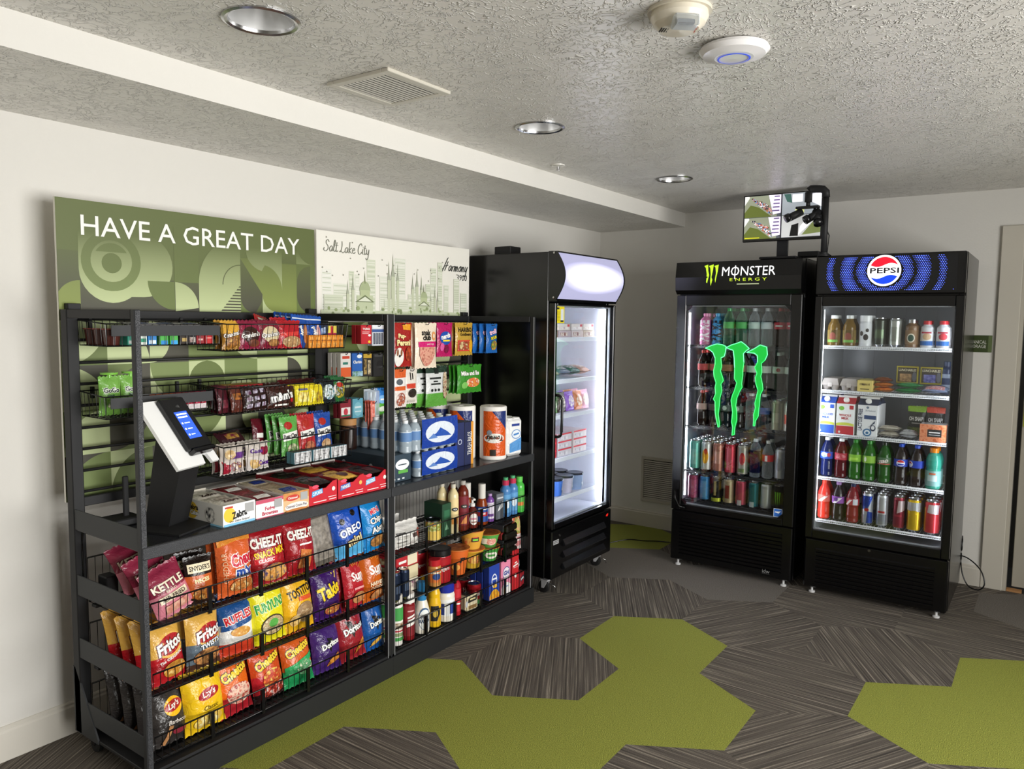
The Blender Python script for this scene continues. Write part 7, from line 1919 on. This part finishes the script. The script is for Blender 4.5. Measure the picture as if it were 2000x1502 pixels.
g = 'bottles on the fourth shelf of the right cooler'
for y, body, cap_, lb, dec, lab in (
        (1.078, '#1c2a6a:t', '#eef0f2:g', '#2450c8:p', [('e', -.1, .56, .3, .06, '#6a8ae8+#e8f0ff:n'), ('e', .25, .56, .14, .05, '#c83a4a:p')], 'dark blue soda bottle with white cap'),
        (.998, '#6a1220:t', '#eef0f2:g', '#b02038:p', [('e', .0, .55, .42, .06, '#e08a94+#b02038:n')], 'dark red soda bottle with white cap'),
        (.922, '#2f7a22:t', '#2f8a2a:g', '#7fb82a:p', [('r', -.3, .5, .3, .56, '#a8d84a:p')], 'green citrus soda bottle with lime label, first'),
        (.846, '#2f7a22:t', '#2f8a2a:g', '#86b838:p', [('e', -.2, .55, .1, .06, '#d9e6c8:p')], 'green citrus soda bottle with lime label, second'),
        (.766, '#2c6a24:t', '#1c2a1c:g', '#4a6a4a:p', [('t', 'ZERO', 0, .54, .07, '#f0e4e0:p', {'b': .04, 'r': 14}), ('r', -.5, .47, .5, .49, '#b83a2a:p')], 'green zero sugar soda bottle with black cap'),
        (.680, '#1c0f0c:g', '#2350c8:g', '#1c3fb8:p', [('e', .05, .545, .30, .075, '#eef0f5:p'), ('p', [(-.2, .56), (.3, .56), (.24, .60), (.05, .62), (-.15, .6)], '#c8202c:p'), ('p', [(-.2, .53), (.3, .53), (.2, .49), (-.1, .49)], '#1c3fb8:p')], 'cola bottle with blue cap, logo facing front'),
        (.600, '#1c0f0c:g', '#2350c8:g', '#1c3fb8:p', [('e', -.45, .545, .25, .075, '#eef0f5:p'), ('p', [(-.6, .56), (-.25, .56), (-.45, .61)], '#c8202c:p')], 'cola bottle with blue cap, logo turned aside')):
    cool('soda_bottle', 'bottle', lab, bottle('soda', .235, .0365, body, cap_, lb, dec), y, .692, 2, .078, g)
cool('sports_drink', 'bottle', 'aqua green sports drink with orange cap', bottle('sport', .228, .039, '#3aa08a:g', '#e88a1e:g', '#8ab8b4:p', [('r', -.3, .2, .3, .34, '#c8e0de:p'), ('r', -.2, .36, .2, .40, '#d8603a:p')]), .516, .692, 2, .082, g)
g = 'drinks on the bottom shelf of the right cooler'
cool('water_drink', 'bottle', 'red flavoured water bottle with slanted label', bottle('soda', .232, .036, '#d8352a:g', '#e0402e:g', '#e0665a:p', [('p', [(-.4, .46), (-.1, .46), (.4, .6), (.1, .6)], '#f4ece8:p')]), 1.083, .434, 2, .078, g)
cool('water_drink', 'bottle', 'black grape drink bottle with purple label', bottle('soda', .232, .035, '#1c1218:g', '#b08ac8:g', '#8a4aa8:p', [('p', [(-.4, .46), (-.1, .46), (.4, .6), (.1, .6)], '#efe6f2:p'), ('e', -.1, .56, .16, .05, '#5a2a7a:p')]), 1.003, .434, 2, .078, g)
cool('water_drink', 'bottle', 'cherry red drink bottle with navy cap', bottle('soda', .232, .036, '#7a1420:g', '#26305a:g', '#a82a38:p', [('r', .1, .47, .5, .62, '#c8ccd4:p'), ('p', [(-.5, .46), (-.3, .46), (.05, .6), (-.15, .6)], '#f0e4e0:p')]), .923, .434, 2, .078, g)
for y, c, dec, lab in (
        (.842, '#b9bec6:k', [('q', [(-.6, .48), (.1, .52), (.6, .9), (-.6, .9)], '#1f3f9a:k'), ('e', 0, .48, .2, .05, '#c8202c:k'), ('q', [(.0, .08), (.6, .08), (.6, .4), (.1, .44)], '#1f3f9a:k')], 'slim blue and silver energy can'),
        (.764, '#c2c5c9:k', [('q', [(-.5, .1), (.5, .1), (.5, .4), (-.5, .4)], '#8f949c:k'), ('r', -.3, .44, .3, .5, '#b8302c:k')], 'slim silver energy can'),
        (.677, '#8a2a3a:k', [('q', [(-.1, .5), (.6, .6), (.6, .88), (.0, .88)], '#d9c8cc:k'), ('r', -.3, .4, .3, .46, '#b8384a:k')], 'slim maroon energy can')):
    cool('drink_can', 'can', lab, can(.192, .0305, c, dec), y, .434, 4, .068, g)
cool('drink_can', 'can', 'tall yellow and silver energy can', can(.190, .036, '#d8b41c:k', [('q', [(-.7, .66), (.7, .62), (.7, .9), (-.7, .9)], '#c6c9cc:k'), ('e', .05, .6, .3, .06, '#d8b41c:k')]), .600, .434, 3, .078, g)
cool('drink_can', 'can', 'tall red and white energy can', can(.190, .038, '#cf3a40:k', [('q', [(-.3, .66), (.5, .62), (.6, .9), (-.2, .9)], '#e6dede:k'), ('r', -.7, .1, -.4, .8, '#e0a040:k')]), .510, .434, 3, .08, g)

# ================================================================== energy drink cooler contents
g = 'bottles on the top shelf of the left cooler'
YM = [1.870, 1.790, 1.708, 1.626, 1.546, 1.466, 1.386, 1.312]
for y, c, cp_, lab in ((YM[0], '#d87aa8:g', '#e08ab4:g', 'pink hydration bottle with vertical white name'), (YM[1], '#3a9ad8:g', '#4aa8e0:g', 'sky blue hydration bottle with vertical dark name')):
    cool('hydration_bottle', 'bottle', lab, bottle('slim', .205, .036, c, cp_, c.replace(':g', ':f'), [('t', 'PRIME', 0, .44, .36, '#f2e4ec:p' if 'pink' in lab else '#142030:p', {'b': .05, 'r': 90, 'w': 1.9})]), y, 1.452, 3, .078, g, .16)
for i, (y, body, cap_, lb, lab) in enumerate(((YM[2], '#7fb89a:c', '#3aa05a:g', '#4fae5a:p', 'clear lemon lime soda bottle with green label, first'), (YM[3], '#7fb89a:c', '#3aa05a:g', '#4fae5a:p', 'clear lemon lime soda bottle with green label, second'), (YM[4], '#c8d4d8:c', '#c9d0d4:g', '#bcd4cc:p', 'clear sparkling water bottle with pale label, first'), (YM[5], '#c8d4d8:c', '#c9d0d4:g', '#c8d8dc:p', 'clear sparkling water bottle with pale label, second'), (YM[6], '#3a2420:t', '#c83a34:g', '#c8283a:p', 'dark cola bottle with red cap and red label'), (YM[7], '#4a2a2a:t', '#c83a34:g', '#c8384a:p', 'dark cola bottle with red label at the right edge'))):
    cool('soda_bottle', 'bottle', lab, bottle('soda', .238, .0365, body, cap_, lb, [('r', -.3, .52, .3, .56, '#e9efe9:p')] if i > 3 else []), y, 1.452, 3, .078, g, .14)
g = 'bottles on the second shelf of the left cooler'
for i, (y, body, cap_, lb) in enumerate(((YM[0], '#241410:t', '#c8342e:g', '#c8464a:p'), (YM[1], '#241410:t', '#b83a34:g', '#b8504a:p'), (YM[2], '#2a1a14:t', '#1c1c1c:g', '#a8644a:p'), (YM[3], '#2a1a14:t', '#1c1c1c:g', '#b06a52:p'), (YM[4], '#1a1614:t', '#20201f:g', '#c9d0cc:p'), (YM[5], '#1c1816:t', '#20201f:g', '#c2c8c4:p'), (YM[6], '#3a3634:t', '#d6dadb:g', '#d4dcd6:p'), (YM[7], '#3a3634:t', '#d6dadb:g', '#dde2de:p'))):
    cool('soda_bottle', 'bottle', 'dark soda bottle on the second shelf, %s from the left' % ('first', 'second', 'third', 'fourth', 'fifth', 'sixth', 'seventh', 'eighth')[i], bottle('soda', .238, .0365, body, cap_, lb, [('e', .1, .55, .16, .05, '#a83a3a:p')] if i > 5 else []), y, 1.180, 2, .078, g, .14)
g = 'bottles on the third shelf of the left cooler'
for i, (y, k, body, cap_, lb) in enumerate(((YM[0], 'soda', '#2a1a18:t', '#c84a48:g', '#b89a94:p'), (YM[1], 'soda', '#20201f:t', '#4a4a48:g', '#5a4a44:p'), (YM[2], 'soda', '#1a1c1c:t', '#2a2c2a:g', '#4a5450:p'), (YM[3], 'soda', '#1c1e1e:t', '#2a2c2a:g', '#5a6460:p'), (YM[4], 'slim', '#c2ccd0:c', '#d9e0e2:g', None), (YM[5], 'soda', '#7a8894:c', '#e2e6e8:g', '#3a5a9a:p'))):
    cool('soda_bottle', 'bottle', 'bottle on the third shelf behind the claw marks, %s from the left' % ('first', 'second', 'third', 'fourth', 'fifth', 'sixth')[i], bottle(k, .232, .0355, body, cap_, lb, [('e', 0, .55, .2, .06, '#c8ccc8:p')] if i in (2, 3) else []), y, .925, 2, .078, g, .14)
cool('drink_can', 'can', 'tall beige iced tea can on the third shelf', can(.20, .037, '#b5b49a:k', [('r', -.3, .3, .3, .6, '#d4d2be:k')]), YM[6], .925, 3, .078, g, .15)
cool('drink_can', 'can', 'tall white and red iced tea can on the third shelf', can(.19, .037, '#c9c2ba:k', [('r', -.4, .3, .4, .6, '#c84a34:k')]), YM[7], .925, 3, .078, g, .15)
g = 'drinks on the fourth shelf of the left cooler'
for i, (y, c, dec, lab) in enumerate(((1.905, '#6fb8a8:k', [('r', -.3, .2, .3, .7, '#9ad0c4:k')], 'aqua tall can'), (1.826, '#c9ccc8:k', [('e', .05, .5, .3, .24, '#d8a02a:k'), ('e', .1, .66, .16, .1, '#c83a2a:k')], 'silver tall can with golden fruit'), (1.746, '#b07a6a:k', [('r', -.35, .3, .35, .7, '#c89a8a:k')], 'dusty pink tall can'), (1.666, '#b83a48:k', [('r', -.2, .15, .2, .85, '#d86a74:k'), ('e', -.35, .3, .16, .12, '#7f9a3a:k')], 'red watermelon tall can'), (1.586, '#a8a69a:k', [('e', .1, .55, .25, .2, '#b83a3a:k'), ('r', -.3, .12, .3, .24, '#6f8a5a:k')], 'grey tall can with red berry'))):
    cool('drink_can', 'can', lab + ' on the fourth shelf', can(.200, .0355, c, dec), y, .628, 4, .076, g, .13)
cool('water_bottle', 'bottle', 'clear ridged water bottle with navy label', bottle('slim', .245, .032, '#c2ccd6:c', '#dfe6ee:g', '#26306a:c', []), 1.506, .628, 2, .072, g, .13)
cool('soda_bottle', 'bottle', 'clear bottle with red and white label', bottle('soda', .24, .035, '#d4d8da:c', '#eceeee:g', '#d83a3a:p', [('r', -.12, .47, .1, .62, '#f2eeec:p')]), 1.428, .628, 2, .078, g, .13)
cool('drink_can', 'can', 'white tall can at the right edge of the fourth shelf', can(.20, .034, '#d4d6d8:k', [('e', 0, .5, .3, .2, '#a8acb2:k')]), 1.350, .628, 4, .076, g, .13)
g = 'cans on the bottom shelf of the left cooler'
for i, (y, c, dec, lab) in enumerate(((1.905, '#a04a6a:k', [('r', -.25, .2, .25, .8, '#b86a86:k')], 'mauve pink energy can'), (1.826, '#3f7fb0:k', [('r', -.3, .15, .3, .8, '#6aa0c8:k')], 'light blue energy can'), (1.746, '#17150f:k', [('r', -.6, .06, .6, .2, '#c8d040:k', {'n': (8, 1)}), ('r', -.1, .3, .12, .85, '#b8a86a:k')], 'black energy can with yellow band'), (1.666, '#b5a582:k', [('r', -.2, .25, .2, .75, '#8a3a2a:k')], 'beige energy can with brown mark'), (1.586, '#b5485a:k', [('r', -.2, .05, .2, .25, '#dcd8da:k')], 'rose red energy can'), (1.506, '#1f6a70:k', [('r', -.2, .05, .2, .25, '#c8d8d8:k')], 'teal energy can'), (1.426, '#b9bdbc:k', [('r', -.3, .15, .3, .8, '#d0d4d2:k')], 'silver white energy can'), (1.348, '#121412:k', [('p', [(-.25, .75), (-.12, .75), (-.14, .25)], '#7ad03a:k'), ('p', [(-.05, .75), (.08, .75), (.02, .2)], '#7ad03a:k'), ('p', [(.14, .75), (.27, .75), (.17, .25)], '#7ad03a:k'), ('r', -.2, .08, .2, .14, '#e9e9e4:k')], 'black energy can with green claw'))):
    cool('drink_can', 'can', lab, can(.168, .0345, c, dec), y, .432, 4, .074, g, .12)

# ================================================================== freezer contents
def frz(name, cat, label, parts, x, z, y=.15, n=1, step=.11, grp='frozen food in the upright freezer', rz=0, tilt=0):
    put(name, cat, label, parts, FXC + x, 2.30 + y, z + .0006, rz, tilt, 0, n, (0, step, 0), grp)


for k, (x, c) in enumerate(((-.24, '#8a6a5a'), (-.09, '#b8a8b0'), (.06, '#cfc0c0'), (.20, '#c8b4a4'))):
    frz('frozen_meal_box', 'frozen meal', 'frozen dinner box on the top freezer shelf, %s from the handle' % ('first', 'second', 'third', 'fourth')[k], carton(.135, .20, .04, c + ':p', None, c + ':p', [('r', -.4, .2, .2, .7, '#7a3a3a+#e0d4c8:n')]), x, 1.50, .20)
    frz('frozen_meal_box', 'frozen meal', 'frozen dinner box on the top freezer shelf, upper layer, %s from the handle' % ('first', 'second', 'third', 'fourth')[k], carton(.13, .20, .04, '#d9d0cc:p', None, '#cfc4c0:p', [('r', -.4, .2, .4, .5, c + '+#efe8e4:n'), ('r', .25, .55, .45, .9, '#c83a44:p')]), x, 1.541, .205)
for k, (x, c) in enumerate(((-.22, '#b5aa9a'), (-.06, '#5a6a7a'), (.08, '#3a6a5a'), (.20, '#c8a090'))):
    frz('frozen_bag', 'frozen bag', 'frozen snack bag lying on the second freezer shelf, %s from the handle' % ('first', 'second', 'third', 'fourth')[k], bag(.15, .18, .06, c, [('r', -.3, .2, .3, .7, c + '+#e8e4e0:n')], 180 + k), x, 1.283, .10, rz=.15 * (k - 1.5), tilt=-PI / 2 + .05)
for k, (x, c) in enumerate(((-.25, '#6a5aa0'), (-.15, '#5a8a3a'), (-.05, '#3a2a22'), (.05, '#8a5ac0'), (.15, '#c87a4a'), (.23, '#d8a0b0'))):
    frz('ice_pop_box', 'frozen treat', 'frozen treat pouch on the third freezer shelf, %s from the handle' % ('first', 'second', 'third', 'fourth', 'fifth', 'sixth')[k], bag(.10, .12, .04, c, [('e', 0, .5, .35, .3, c + '+#f0e8d8:n')], 190 + k), x, 1.04, .14, n=2, step=.07, tilt=-.15)
for k in range(3):
    for j, x in enumerate((-.24, -.07, .11)):
        frz('frozen_pizza_box', 'frozen meal', '%s frozen meal box on the fourth freezer shelf, %s from the bottom' % (('crimson', 'white and grey', 'white with red edge')[j], ('first', 'second', 'third')[k]), carton(.155, .20, .046, ('#a81c2c:p', '#d4d0d8:p', '#e4d8dc:p')[j], None, None, [('r', -.5, .8, .5, 1, '#d83a4a:p'), ('r', -.4, .15, .2, .6, '#b8b0bc+#eeeaf0:n')]), x, .78 + k * .0465, .20)
for k, (x, c) in enumerate(((-.24, '#d9cfc8'), (-.12, '#3a6ac0'), (.0, '#b9b4c8'), (.12, '#8aa0c8'))):
    frz('ice_cream_tub', 'ice cream', 'ice cream tub with dark lid on lowest freezer shelf, %s from the handle' % ('first', 'second', 'third', 'fourth')[k], [('tub', turned([(0, 0, c + ':p'), (.044, 0, c + ':p'), (.053, .095, c + ':p')], 24, [('e', .2, .4, .3, .25, '#e9e4ea+#5a7a4a+#4a6ac0:n')], .05, .10)), ('lid', turned([(.0555, .093, '#20242e:g'), (.0555, .104, '#20242e:g'), (.05, .106, '#3a4050:g'), (0, .104, '#3a4050:g')], 24))], x, .54, .14, 2, .115, rz=.3)
